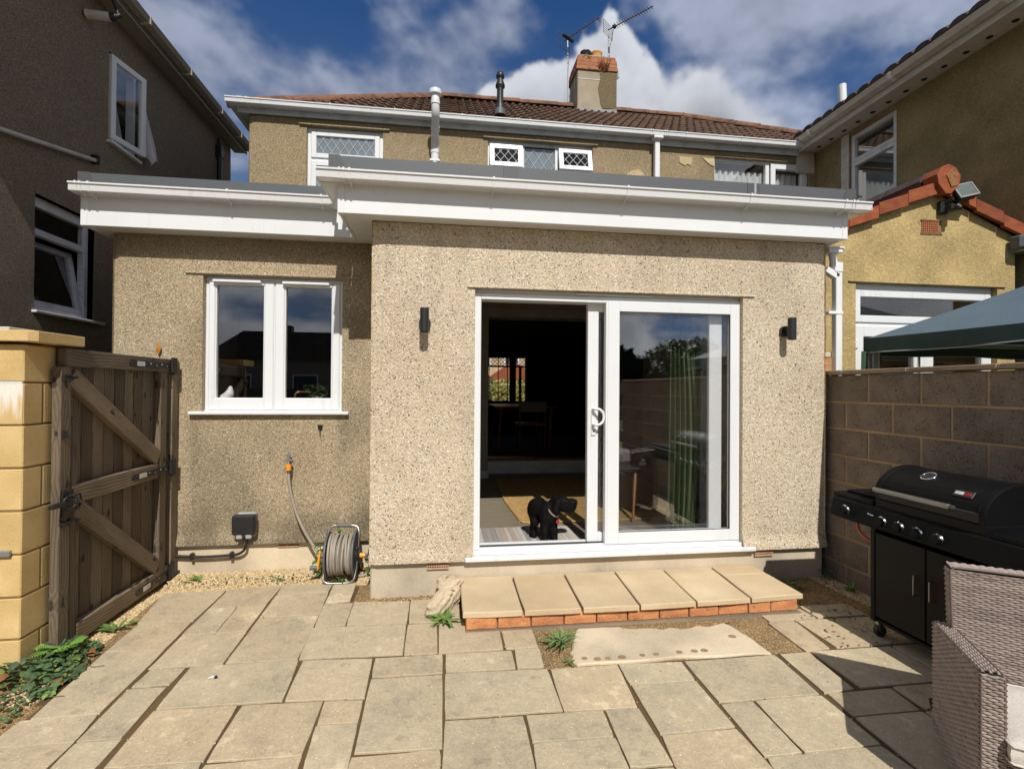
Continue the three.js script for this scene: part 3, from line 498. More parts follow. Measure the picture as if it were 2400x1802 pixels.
  [[0.765, 2.830], [0.945, 2.830], [0.945, 3.170], [0.765, 3.170]],
  [[0.960, 2.830], [1.480, 2.830], [1.480, 3.170], [0.960, 3.170]],
  [[1.495, 2.830], [1.845, 2.830], [1.845, 3.170], [1.495, 3.170]],
  [[1.860, 2.830], [2.040, 2.830], [2.040, 3.170], [1.860, 3.170]],
  [[2.055, 2.830], [2.405, 2.830], [2.405, 3.170], [2.055, 3.170]],
  [[2.420, 2.830], [2.600, 2.830], [2.600, 3.170], [2.420, 3.170]],
  [[2.615, 2.830], [2.795, 2.830], [2.795, 3.170], [2.615, 3.170]],
  [[2.810, 2.830], [3.160, 2.830], [3.160, 3.170], [2.810, 3.170]],
  [[3.175, 2.830], [3.355, 2.830], [3.355, 3.170], [3.175, 3.170]],
  [[3.370, 2.830], [3.560, 2.830], [3.560, 3.170], [3.370, 3.170]],
  [[-1.400, 3.185], [-1.050, 3.185], [-1.050, 3.525], [-1.400, 3.525]],
  [[-1.035, 3.185], [-0.685, 3.185], [-0.685, 3.525], [-1.035, 3.525]],
  [[-0.670, 3.185], [-0.320, 3.185], [-0.320, 3.525], [-0.670, 3.525]],
  [[-0.305, 3.185], [0.215, 3.185], [0.215, 3.525], [-0.305, 3.525]],
  [[0.230, 3.185], [0.580, 3.185], [0.580, 3.525], [0.230, 3.525]],
  [[0.595, 3.185], [0.945, 3.185], [0.945, 3.525], [0.595, 3.525]],
  [[0.960, 3.185], [1.480, 3.185], [1.480, 3.525], [0.960, 3.525]],
  [[1.495, 3.185], [1.845, 3.185], [1.845, 3.525], [1.495, 3.525]],
  [[1.860, 3.185], [2.210, 3.185], [2.210, 3.525], [1.860, 3.525]],
  [[2.225, 3.185], [2.575, 3.185], [2.575, 3.525], [2.225, 3.525]],
  [[2.590, 3.185], [2.940, 3.185], [2.940, 3.525], [2.590, 3.525]],
  [[2.955, 3.185], [3.135, 3.185], [3.135, 3.525], [2.955, 3.525]],
  [[3.150, 3.185], [3.330, 3.185], [3.330, 3.525], [3.150, 3.525]],
  [[3.345, 3.185], [3.560, 3.185], [3.560, 3.525], [3.345, 3.525]],
  [[-1.400, 3.540], [-1.050, 3.540], [-1.050, 3.880], [-1.400, 3.880]],
  [[-1.035, 3.540], [-0.685, 3.540], [-0.685, 3.880], [-1.035, 3.880]],
  [[-0.670, 3.540], [-0.490, 3.540], [-0.490, 3.880], [-0.670, 3.880]],
  [[-0.475, 3.540], [0.045, 3.540], [0.045, 3.880], [-0.475, 3.880]],
  [[0.060, 3.540], [0.410, 3.540], [0.410, 3.880], [0.060, 3.880]],
  [[0.425, 3.540], [0.775, 3.540], [0.775, 3.880], [0.425, 3.880]],
  [[0.790, 3.540], [0.970, 3.540], [0.970, 3.880], [0.790, 3.880]],
  [[0.985, 3.540], [1.165, 3.540], [1.165, 3.880], [0.985, 3.880]],
  [[1.180, 3.540], [1.530, 3.540], [1.530, 3.880], [1.180, 3.880]],
  [[1.545, 3.540], [1.895, 3.540], [1.895, 3.880], [1.545, 3.880]],
  [[1.910, 3.540], [2.260, 3.540], [2.260, 3.880], [1.910, 3.880]],
  [[2.275, 3.540], [2.455, 3.540], [2.455, 3.880], [2.275, 3.880]],
  [[2.470, 3.540], [2.820, 3.540], [2.820, 3.880], [2.470, 3.880]],
  [[2.835, 3.540], [3.185, 3.540], [3.185, 3.880], [2.835, 3.880]],
  [[3.200, 3.540], [3.560, 3.540], [3.560, 3.880], [3.200, 3.880]],
];
STONES.forEach((q0, i) => { const gx = q0.reduce((s, p) => s + p[0], 0) / 4, gz = q0.reduce((s, p) => s + p[1], 0) / 4, q = q0.map(([x, z]) => [x + Math.sign(x - gx) * 0.0035, z + Math.sign(z - gz) * 0.0035]); const R = rng(300 + i); R(); part(i ? 'paving_stone_' + String(i).padStart(3, '0') : 'paving_stone', slabGeo(q, -0.04, (R() - 0.5) * 0.002, 0.0022, 400 + i, 0.0012), M.pave[Math.floor(R() * M.pave.length)], patio); });

// ---- old concrete slab in front of the step, with bolt marks
{
  const t = thing('concrete_slab', 'worn pale concrete slab with round stains set in the paving before the step', 'slab', [1.8, 0, 0.83]);
  const g = slabGeo([[1.342, 0.625], [1.72, 0.632], [2.295, 0.65], [2.34, 0.8], [2.358, 1.028], [1.8, 1.024], [1.228, 1.016], [1.236, 0.86]], -0.04, 0.004, 0.01, 77, 0.008);
  part('slab', g, M.concWarm, t);
  for (const [x, z, r] of [[1.36, 0.985, 0.02], [1.42, 0.985, 0.017], [1.5, 0.984, 0.023], [1.62, 0.978, 0.016], [1.7, 0.976, 0.018], [1.84, 0.972, 0.019], [1.93, 0.972, 0.02], [1.99, 0.972, 0.021], [2.24, 0.84, 0.024], [1.29, 0.97, 0.016]]) { const q = new THREE.CylinderGeometry(r, r, 0.004, 14); q.scale(1, 1, 0.8); q.translate(x, 0.0045, z); part('stain', q, mat(T.concrete, 0.72, 0.56, 0.42, 0.95), t); }
  { const R = rng(78), q = []; for (let i = 0; i <= 12; i++) q.push([1.62 + i * 0.06, -(0.66 + 0.05 * Math.sin(i / 12 * Math.PI) * (0.4 + R()) )]); part('dirt', poly([[1.62, -0.63], ...q, [2.34, -0.64]], 0.004, new THREE.Matrix4().makeRotationX(-Math.PI / 2).setPosition(0, 0.003, 0), 0.002), M.soil, t); }
  settle(t);
}

// ================================================================ THE EXTENSION with its patio door
const ext = thing('rear_extension', 'flat roofed pebbledashed extension with white fascia and open sliding patio door', 'house extension', [0.75, 0, -0.6]);
{
  const DX0 = 0.735, DX1 = 2.835, DY0 = 0.25, DY1 = 2.214, WX0 = -1.372, WX1 = -0.311, WY0 = 1.262, WY1 = 2.36, zl = -0.589;
  const bell = (y) => 0.03 * Math.pow(sst(0.36, 0.236, y), 1.5);
  const stain = (x, y, s, base, k) => { const n = fbm(x * 1.7, y * 1.1, 0, 4, s), m = fbm(x * 6, y * 5, 0, 4, s + 3), d = 1 - k * 0.55 * sst(0.5, 0.75, n) - 0.1 * (m - 0.5); return base.map((c, i) => c * d * (1 - (i * 0.02) * sst(0.5, 0.8, n))); };
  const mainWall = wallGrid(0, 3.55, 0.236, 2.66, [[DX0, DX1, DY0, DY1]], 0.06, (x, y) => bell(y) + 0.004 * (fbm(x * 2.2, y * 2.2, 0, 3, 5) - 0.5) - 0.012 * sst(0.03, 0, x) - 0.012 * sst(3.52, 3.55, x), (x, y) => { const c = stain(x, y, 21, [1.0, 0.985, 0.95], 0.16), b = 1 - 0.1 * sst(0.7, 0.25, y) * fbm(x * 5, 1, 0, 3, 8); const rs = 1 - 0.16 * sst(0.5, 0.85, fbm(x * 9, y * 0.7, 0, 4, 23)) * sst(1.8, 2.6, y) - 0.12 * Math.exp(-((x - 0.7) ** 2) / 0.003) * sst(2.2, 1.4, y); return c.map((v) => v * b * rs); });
  const sideL = wallGrid(-0.6, 0.0, 0.236, 2.66, [], 0.06, (x, y) => bell(y)); sideL.applyMatrix4(new THREE.Matrix4().makeRotationY(-Math.PI / 2)); // faces -x
  const sideR = wallGrid(0, 3.0, 0.236, 2.66, [], 0.1, (x, y) => bell(y)); sideR.applyMatrix4(new THREE.Matrix4().makeRotationY(Math.PI / 2)); sideR.translate(3.55, 0, 0);
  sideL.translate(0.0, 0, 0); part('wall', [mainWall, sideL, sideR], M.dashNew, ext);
  // reveals of the door opening and inner lining
  const rv = (...a) => B(...a, 0.006);
  part('door_reveal', [rv(DX0 - 0.02, DY0, -0.3, DX0, DY1 + 0.02, -0.004), rv(DX1, DY0, -0.3, DX1 + 0.02, DY1 + 0.02, -0.004), rv(DX0, DY1, -0.3, DX1, DY1 + 0.02, -0.004)], M.dashNew, ext);
  const leftWall = wallGrid(-2.021, 0.0, 0.236, 2.66, [[WX0, WX1, WY0, WY1]], 0.05, (x, y) => bell(y) + 0.008 * (fbm(x * 2, y * 2, 0, 3, 6) - 0.5) - 0.02 * sst(-1.99, -2.021, x), (x, y) => {
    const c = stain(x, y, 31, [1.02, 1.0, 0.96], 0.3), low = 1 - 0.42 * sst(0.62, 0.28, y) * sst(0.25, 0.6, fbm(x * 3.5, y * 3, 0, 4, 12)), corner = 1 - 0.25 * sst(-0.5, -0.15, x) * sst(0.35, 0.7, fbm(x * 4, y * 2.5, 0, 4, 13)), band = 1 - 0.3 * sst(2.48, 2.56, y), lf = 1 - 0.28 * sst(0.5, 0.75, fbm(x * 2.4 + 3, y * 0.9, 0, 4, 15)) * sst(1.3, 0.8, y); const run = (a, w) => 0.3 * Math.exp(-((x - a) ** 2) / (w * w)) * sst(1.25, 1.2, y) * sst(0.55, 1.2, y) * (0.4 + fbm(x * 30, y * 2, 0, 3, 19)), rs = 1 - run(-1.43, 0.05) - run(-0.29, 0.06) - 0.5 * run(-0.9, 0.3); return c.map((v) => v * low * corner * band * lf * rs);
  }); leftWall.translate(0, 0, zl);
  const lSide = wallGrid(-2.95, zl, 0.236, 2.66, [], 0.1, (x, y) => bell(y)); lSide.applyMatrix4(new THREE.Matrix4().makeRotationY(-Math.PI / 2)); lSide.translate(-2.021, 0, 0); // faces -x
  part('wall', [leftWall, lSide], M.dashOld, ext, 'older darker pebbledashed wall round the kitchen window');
  part('window_reveal', [rv(WX0 - 0.02, WY0, zl - 0.25, WX0, WY1 + 0.02, zl - 0.006), rv(WX1, WY0, zl - 0.25, WX1 + 0.02, WY1 + 0.02, zl - 0.006), rv(WX0, WY1, zl - 0.25, WX1, WY1 + 0.02, zl - 0.006)], M.dashOld, ext);
  // plinths
  part('plinth', [B(0.008, -0.05, -0.15, 3.538, 0.245, -0.012, 0.01), B(0.008, -0.05, -2.9, 0.2, 0.25, -0.15, 0), B(3.34, -0.05, -2.9, 3.538, 0.25, -0.15, 0)], M.conc, ext);
  part('plinth', [B(-2.0, -0.05, zl - 0.2, 0.0, 0.25, zl - 0.012, 0.01)], M.concWarm, ext);
  // slim beads that throw the rain clear of the openings
  part('drip_bead', [B(0.683, DY1 - 0.004, -0.004, 2.93, DY1 + 0.012, 0.014, 0.004)], M.dashNew, ext);
  part('drip_bead', [B(-1.5, WY1 + 0.004, zl - 0.004, -0.165, WY1 + 0.022, zl + 0.016, 0.005)], M.dashOld, ext);
  // air bricks
  const airBrick = (x, y, z) => { const bits = [], w = 0.157, h = 0.05; for (let i = 0; i <= 9; i++) bits.push(B(x + i * (w - 0.008) / 9, y, z, x + 0.0055 + i * (w - 0.008) / 9, y + h, z + 0.016, 0.001)); for (let j = 0; j <= 2; j++) bits.push(B(x, y + j * (h - 0.009) / 2, z + 0.002, x + w, y + 0.009 + j * (h - 0.009) / 2, z + 0.017, 0.001)); const o = part('air_brick', bits, mat(T.brick, 1.05, 1.5, 2.2, 0.9, { bump: 0.001 }), ext); part('cavity', B(x + 0.002, y + 0.002, z - 0.004, x + w - 0.002, y + h - 0.002, z + 0.004), M.dark, o); };
  airBrick(0.403, 0.18, -0.012); airBrick(2.94, 0.18, -0.012); airBrick(-0.79, 0.196, zl - 0.016);
  // fascia, soffit
  part('fascia', [B(-0.204, 2.657, 0.132, 3.608, 2.872, 0.152, 0.002), B(-0.204, 2.657, -0.45, -0.184, 2.872, 0.1315, 0.002), B(3.588, 2.657, -2.9, 3.608, 2.872, 0.1315, 0.002)], M.pvc, ext);
  part('fascia_joint', [B(-0.206, 2.655, 0.1, -0.162, 2.874, 0.1555, 0.002)], M.pvc, ext); part('fascia_joint', [B(3.566, 2.655, 0.1, 3.61, 2.874, 0.1555, 0.002)], M.pvc, ext);
  part('soffit', [B(-0.1835, 2.664, 0.0, 3.5875, 2.674, 0.1315, 0.001), B(-0.1835, 2.664, -0.6, -0.001, 2.674, 0.0, 0.001), B(3.552, 2.664, -2.9, 3.5875, 2.674, 0, 0.001)], M.pvc, ext);
  part('fascia', [B(-2.136, 2.657, -0.433, -0.205, 2.872, -0.413, 0.002), B(-2.136, 2.657, -2.9, -2.116, 2.872, -0.4335, 0.002)], M.pvc, ext, 'lower white fascia over the kitchen window');
  part('fascia_joint', [B(-2.138, 2.655, -0.48, -2.094, 2.874, -0.4095, 0.002)], M.pvc, ext);
  part('soffit', [B(-2.1155, 2.664, -0.62, -0.184, 2.674, -0.4335, 0.001), B(-2.1155, 2.664, -2.9, -2.022, 2.674, -0.62, 0.001)], M.pvc, ext);
  // flat roof and its raised rubber edge
  part('roof', [B(-0.19, 2.86, -2.89, 3.6, 2.97, 0.11, 0.01), B(-2.12, 2.86, -2.89, -0.2, 2.97, -0.45, 0.01)], M.rubber, ext);
  const trims = [[-0.268, 3.69, 0.138, [0.92, 2.78]], [-2.165, -0.27, -0.425, []]];
  for (const [a, b, z, js] of trims) {
    part('roof_edge_trim', [poly([[-0.05, 2.94], [0, 2.94], [0, 3.05], [-0.02, 3.056], [-0.05, 2.975]].map(([p, q]) => [p + z, q]), b - a, YZ(b)), B(a + 0.004, 2.93, -2.9, a + 0.03, 3.05, z - 0.05, 0.004), B(b - 0.03, 2.93, -2.9, b - 0.004, 3.05, z - 0.05, 0.004)], M.rubber, ext);
    const corner = (x, s) => { const pts = [[0, 2.936], [0, 3.054]]; for (let k = 0; k <= 8; k++) pts.push([s * (0.075 + 0.032 * Math.sin(k / 8 * Math.PI * 0.55)), 3.054 - 0.118 * k / 8]); return poly(pts, 0.004, new THREE.Matrix4().makeTranslation(x, 0, z + 0.0005)); };
    part('trim_joint', corner(a - 0.002, 1), M.rubberD, ext); if (b > 1) part('trim_joint', corner(b + 0.002, -1), M.rubberD, ext);
    for (const x of js) part('trim_joint', B(x, 2.94, z - 0.02, x + 0.105, 3.049, z + 0.0035, 0.001), M.rubberD, ext);
  }
  part('stain_run', B(2.835, 2.96, 0.135, 2.852, 3.045, 0.1428, 0.0005), M.lightG, ext);
  // gutters (square line) with brackets
  gutterRun(ext, -0.322, 3.725, 2.911, 0.267, 0.155, [-0.11, 0.84, 1.793, 2.732, 3.5], M.pvcPink, 1, 1, [-0.175, 3.56]);
  gutterRun(ext, -2.152, -0.335, 2.934, -0.298, -0.41, [-2.018, -1.086, -0.418], M.pvcPink, 1, 0, [-2.1]);
  part('gutter', [B(-0.322, 2.851, -0.28, -0.306, 2.911, 0.16, 0.003), B(-0.33, 2.9, -0.28, -0.316, 2.913, 0.16, 0.003), B(-0.306, 2.851, -0.28, -0.208, 2.858, 0.16, 0.002)], M.pvcPink, ext);
  part('gutter', [B(3.709, 2.851, -2.7, 3.725, 2.911, 0.16, 0.003), B(3.612, 2.851, -2.7, 3.709, 2.858, 0.16, 0.002)], M.pvcPink, ext);
  part('gutter', [B(-2.152, 2.874, -2.8, -2.138, 2.934, -0.41, 0.003), B(-2.138, 2.874, -2.8, -2.12, 2.88, -0.41, 0.002)], M.pvcPink, ext);
  part('gutter_stop', [B(-0.352, 2.868, -0.408, -0.322, 2.938, -0.29, 0.006)], M.pvcPink, ext);

  // ---- kitchen window
  const wz = zl - 0.05, wx = (x) => 0.514 + (x - 0.514) * 1.0118, wy = (y) => 1.4788 + (y - 1.4788) * 1.0118;
  const win = new THREE.Group(); win.name = 'window'; win.userData.label = 'white two light kitchen window'; ext.add(win);
  const fr = (x0, x1, y0, y1, w, z0, z1, c = 0.004) => [B(x0, y0, z0, x0 + w, y1, z1, c), B(x1 - w, y0, z0, x1, y1, z1, c), B(x0 + w - 0.001, y0, z0, x1 - w + 0.001, y0 + w, z1 - 0.0006, c), B(x0 + w - 0.001, y1 - w, z0, x1 - w + 0.001, y1, z1 - 0.0006, c)];
  const mx = wx(-0.8335);
  part('frame', [...fr(WX0, WX1, WY0, WY1, 0.032, wz - 0.07, wz), B(mx - 0.016, WY0 + 0.03, wz - 0.07, mx + 0.016, WY1 - 0.03, wz - 0.0008, 0.003)], M.pvc, win);
  for (const [a, b, g0, g1] of [[WX0 + 0.026, mx - 0.004, -1.277, -0.91], [mx + 0.004, WX1 - 0.026, -0.757, -0.388]]) {
    const G0 = wx(g0), G1 = wx(g1), y0 = WY0 + 0.028, y1 = WY1 - 0.026, h0 = wy(1.391), h1 = wy(2.284), zf = wz + 0.012;
    part('sash', [B(a, y0, wz - 0.05, G0, y1, zf, 0.007), B(G1, y0, wz - 0.05, b, y1, zf, 0.007), B(G0 - 0.002, y0, wz - 0.05, G1 + 0.002, h0, zf - 0.0006, 0.007), B(G0 - 0.002, h1, wz - 0.05, G1 + 0.002, y1, zf - 0.0006, 0.007), B(G0 - 0.001, h0 - 0.001, wz - 0.03, G0 + 0.008, h1 + 0.001, zf - 0.01, 0.002), B(G1 - 0.008, h0 - 0.001, wz - 0.03, G1 + 0.001, h1 + 0.001, zf - 0.01, 0.002)], M.pvc, win);
    part('pane', B(G0, h0, wz - 0.024, G1, h1, wz - 0.02, 0), M.glass, win);
    part('trickle_vent', [B(G0 - 0.012, WY1 - 0.052, zf - 0.01, G1 - 0.02, WY1 - 0.03, zf + 0.034, 0.005)], M.pvc, win);
  }
  part('sill', [B(-1.458, 1.257, zl - 0.1, -0.25, 1.284, zl + 0.045, 0.006), B(-1.44, 1.284, zl - 0.1, -0.27, 1.292, zl - 0.045, 0.002)], M.pvc, win);

  // ---- sliding patio door
  const door = new THREE.Group(); door.name = 'patio_door'; door.userData.label = 'white sliding patio door slid half open'; ext.add(door);
  const f0 = -0.16, f1 = -0.04, x = (v, z = f1) => Z(v, z), y = (v, z = f1) => ZY(v, z);
  part('frame', [B(DX0, 0.285, f0, x(0.781), DY1 - 0.03, f1, 0.004), B(DX1 - 0.03, 0.285, f0, DX1, DY1 - 0.03, f1, 0.004), B(x(0.78), y(2.13), f0, DX1 - 0.029, DY1 - 0.03, f1 - 0.0008, 0.004), B(DX0, DY1 - 0.03, f0, DX1, DY1, f1 - 0.012, 0.004)], M.pvc, door);
  part('threshold', [B(DX0 + 0.002, 0.25, f0, DX1 - 0.002, 0.3, f1, 0.004), B(x(0.78), 0.3, -0.15, DX1 - 0.03, 0.314, -0.125, 0.002), B(x(0.78), 0.3, -0.068, DX1 - 0.03, 0.306, -0.056, 0.002)], M.pvc, door);
  part('track', [B(x(0.78), 0.3, -0.124, DX1 - 0.03, 0.303, -0.07, 0.001)], M.black, door);
  part('head_vent', [B(x(1.487), DY1 - 0.026, f1 - 0.011, x(2.092), DY1 - 0.004, f1 + 0.012, 0.004)], M.pvcOld, door);
  part('sill', [B(0.675, 0.232, -0.09, 2.927, 0.262, 0.045, 0.005), B(0.69, 0.262, -0.09, 2.91, 0.286, -0.005, 0.006)], M.pvc, door);
  const panel = (nm, a, b, g0, g1, y0, y1, h0, h1, z0, z1) => { const p = new THREE.Group(); p.name = nm; door.add(p); const ring = [B(a, y0, z0, g0, y1, z1, 0.004), B(g1, y0, z0, b, y1, z1, 0.004), B(g0 - 0.001, y0, z0, g1 + 0.001, h0, z1 - 0.0007, 0.004), B(g0 - 0.001, h1, z0, g1 + 0.001, y1, z1 - 0.0007, 0.004)]; return [p, ring]; };
  const [p1, r1] = panel('fixed_panel', x(1.735), DX1 - 0.006, x(1.832, -0.03), x(2.731, -0.03), 0.302, y(2.146), y(0.4, -0.03), y(2.068, -0.03), -0.075, -0.03);
  r1.push(B(x(1.722), 0.302, -0.09, x(1.748), y(2.146), -0.034, 0.003));
  part('panel_frame', r1, M.pvc, p1); part('pane', B(x(1.83), y(0.398), -0.056, x(2.733), y(2.07), -0.052, 0), M.glass, p1);
  part('gasket', [B(x(1.83, -0.03), y(0.396, -0.03), -0.05, x(2.733, -0.03), y(0.402, -0.03), -0.0335, 0.001), B(x(1.83, -0.03), y(2.066, -0.03), -0.05, x(2.733, -0.03), y(2.072, -0.03), -0.0335, 0.001), B(x(2.727, -0.03), y(0.4, -0.03), -0.05, x(2.733, -0.03), y(2.07, -0.03), -0.0335, 0.001)], M.black, p1);
  const zs = -0.1, [p2, r2] = panel('sliding_panel', x(1.583, zs), x(2.66, zs), x(1.667, zs), x(2.556, zs), 0.305, y(2.134, zs), y(0.405, zs), y(2.062, zs), -0.142, zs);
  part('panel_frame', [...r2, B(x(1.583, zs), 0.325, -0.15, x(1.61, zs), y(2.13, zs), -0.142, 0.002)], M.pvc, p2); part('pane', B(x(1.665, zs), y(0.403, zs), -0.124, x(2.558, zs), y(2.064, zs), -0.12, 0), M.glass, p2);
  const hx = x(1.626, zs), handle = [B(hx - 0.014, 1.125, zs, hx + 0.02, 1.335, zs + 0.011, 0.005), tube([[hx - 0.002, 1.325, zs + 0.006], [hx + 0.002, 1.327, zs + 0.045], [hx + 0.035, 1.325, zs + 0.058], [hx + 0.06, 1.3, zs + 0.06], [hx + 0.066, 1.268, zs + 0.06], [hx + 0.06, 1.236, zs + 0.06], [hx + 0.035, 1.212, zs + 0.058], [hx + 0.002, 1.208, zs + 0.045], [hx - 0.002, 1.21, zs + 0.006]], 0.0105, 48, 8)];
  part('handle', handle, M.pvc, p2); part('keyhole', rod([hx + 0.002, 1.16, zs + 0.01], [hx + 0.002, 1.16, zs + 0.016], 0.008), M.steel, p2);

  // ---- rooms seen through the openings
  const fl = 0.29;
  const inn = (n, g, m) => part(n, g, m, ext);
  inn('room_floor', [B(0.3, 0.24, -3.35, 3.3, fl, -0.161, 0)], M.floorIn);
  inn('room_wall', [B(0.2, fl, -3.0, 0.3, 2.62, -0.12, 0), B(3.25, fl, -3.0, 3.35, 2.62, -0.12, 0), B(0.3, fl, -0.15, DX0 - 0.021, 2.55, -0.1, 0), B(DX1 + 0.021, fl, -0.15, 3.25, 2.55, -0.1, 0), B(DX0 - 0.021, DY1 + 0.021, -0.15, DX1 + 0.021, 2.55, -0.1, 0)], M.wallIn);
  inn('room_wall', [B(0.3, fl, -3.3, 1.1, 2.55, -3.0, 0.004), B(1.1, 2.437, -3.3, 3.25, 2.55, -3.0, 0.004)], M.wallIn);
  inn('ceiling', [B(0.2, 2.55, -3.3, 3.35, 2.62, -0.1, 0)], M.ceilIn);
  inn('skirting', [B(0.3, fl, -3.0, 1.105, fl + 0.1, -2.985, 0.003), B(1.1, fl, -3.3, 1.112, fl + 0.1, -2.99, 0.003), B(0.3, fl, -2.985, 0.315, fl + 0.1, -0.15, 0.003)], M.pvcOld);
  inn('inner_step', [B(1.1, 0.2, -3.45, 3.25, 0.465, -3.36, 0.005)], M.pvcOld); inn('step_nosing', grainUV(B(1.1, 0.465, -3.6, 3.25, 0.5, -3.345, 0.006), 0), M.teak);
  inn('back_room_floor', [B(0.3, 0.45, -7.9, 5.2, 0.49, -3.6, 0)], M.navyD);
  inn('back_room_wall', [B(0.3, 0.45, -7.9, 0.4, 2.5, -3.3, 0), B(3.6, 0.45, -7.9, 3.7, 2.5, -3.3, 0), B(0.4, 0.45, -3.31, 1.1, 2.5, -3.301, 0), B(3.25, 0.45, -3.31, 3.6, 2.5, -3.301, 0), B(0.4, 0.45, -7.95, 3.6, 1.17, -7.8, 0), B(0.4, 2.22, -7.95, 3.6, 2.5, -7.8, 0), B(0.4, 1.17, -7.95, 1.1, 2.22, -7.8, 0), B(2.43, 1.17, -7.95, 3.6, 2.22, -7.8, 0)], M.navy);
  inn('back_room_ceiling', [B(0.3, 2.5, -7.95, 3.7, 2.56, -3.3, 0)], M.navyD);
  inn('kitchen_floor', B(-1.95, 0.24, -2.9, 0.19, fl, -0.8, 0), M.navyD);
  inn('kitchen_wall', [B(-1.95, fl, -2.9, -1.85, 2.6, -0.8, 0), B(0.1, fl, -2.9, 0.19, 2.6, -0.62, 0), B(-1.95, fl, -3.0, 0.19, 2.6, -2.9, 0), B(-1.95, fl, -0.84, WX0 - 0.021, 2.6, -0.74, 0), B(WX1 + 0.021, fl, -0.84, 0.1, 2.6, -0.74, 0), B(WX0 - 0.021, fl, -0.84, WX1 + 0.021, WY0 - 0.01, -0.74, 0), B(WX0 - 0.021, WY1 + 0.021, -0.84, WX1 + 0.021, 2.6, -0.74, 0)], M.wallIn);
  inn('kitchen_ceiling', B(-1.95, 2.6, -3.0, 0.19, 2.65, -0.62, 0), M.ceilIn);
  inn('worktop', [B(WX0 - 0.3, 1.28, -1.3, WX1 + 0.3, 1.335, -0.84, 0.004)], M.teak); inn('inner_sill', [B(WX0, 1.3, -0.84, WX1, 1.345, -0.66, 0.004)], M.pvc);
  const cup = inn('kitchen_cupboard', [B(-1.8, fl, -2.88, 0.05, 2.4, -2.4, 0.004)], M.navy); for (const [hx0, hy] of [[-0.72, 1.5], [-0.3, 1.4]]) part('cupboard_handle', rod([hx0, hy, -2.38], [hx0, hy + 0.22, -2.38], 0.012), M.steel, cup);
  // far window to the street
  const fw = new THREE.Group(); fw.name = 'street_window'; ext.add(fw); const s = -7.8;
  part('frame', [B(1.1, 1.17, s - 0.06, 2.43, 1.2, s, 0.003), B(1.1, 2.18, s - 0.06, 2.43, 2.22, s, 0.003), B(1.1, 1.97, s - 0.06, 2.43, 2.01, s, 0.003), B(2.02, 1.17, s - 0.08, 2.16, 2.22, s + 0.01, 0.003), B(1.1, 1.17, s - 0.06, 1.14, 2.22, s, 0.003), B(2.4, 1.17, s - 0.06, 2.43, 2.22, s, 0.003), B(2.235, 1.17, s - 0.06, 2.29, 1.97, s, 0.003)], M.navy, fw);
  const gb = []; for (const q of [1.33, 1.54, 1.752, 1.965, 2.38]) gb.push(rod([q, 1.19, s - 0.02], [q, 2.19, s - 0.02], 0.011, 0.011, 6)); part('glazing_bar', gb, M.iron, fw);
  const ld = []; for (let q = 1.05; q < 2.45; q += 0.09) { ld.push(rod([q, 2.01, s - 0.03], [q + 0.17, 2.18, s - 0.03], 0.006, 0.006, 5), rod([q + 0.17, 2.01, s - 0.03], [q, 2.18, s - 0.03], 0.006, 0.006, 5)); } part('leading', ld, M.iron, fw);
}
settle(ext);
function gutterRun(parent, x0, x1, yt, zf, zb, brackets, m, capL, capR, unions = []) {
  const h = 0.062, prof = [[zb, yt - h + 0.008], [zf - 0.022, yt - h], [zf - 0.012, yt - h + 0.004], [zf - 0.004, yt - 0.012], [zf + 0.004, yt - 0.011], [zf + 0.004, yt], [zf - 0.01, yt], [zf - 0.013, yt - 0.012], [zf - 0.02, yt - h + 0.009], [zb, yt - h + 0.013]];
  const g = [poly(prof, x1 - x0, YZ(x1))]; if (capL) g.push(B(x0, yt - h, zb, x0 + 0.005, yt - 0.002, zf - 0.006, 0.001)); if (capR) g.push(B(x1 - 0.005, yt - h, zb, x1, yt - 0.002, zf - 0.006, 0.001));
  part('gutter', g, m, parent);
  const band = (x, w) => poly([[zb + 0.01, yt - h + 0.004], [zf - 0.022, yt - h - 0.005], [zf - 0.008, yt - h], [zf + 0.002, yt - 0.015], [zf + 0.009, yt - 0.014], [zf + 0.009, yt + 0.005], [zf - 0.012, yt + 0.005], [zf - 0.012, yt], [zf + 0.003, yt], [zf + 0.003, yt - 0.01], [zf - 0.006, yt - 0.012], [zf - 0.013, yt - h + 0.003], [zf - 0.022, yt - h], [zb + 0.01, yt - h + 0.009]], w, YZ(x + w / 2));
  for (const x of brackets) part('gutter_bracket', [band(x, 0.014), bar([x, yt - h - 0.002, zf - 0.03], [x, yt - h - 0.028, zb + 0.002], 0.006, 0.012)], m, parent);
  for (const x of unions) part('gutter_union', [band(x, 0.012), band(x + 0.028, 0.012)], m, parent);
}
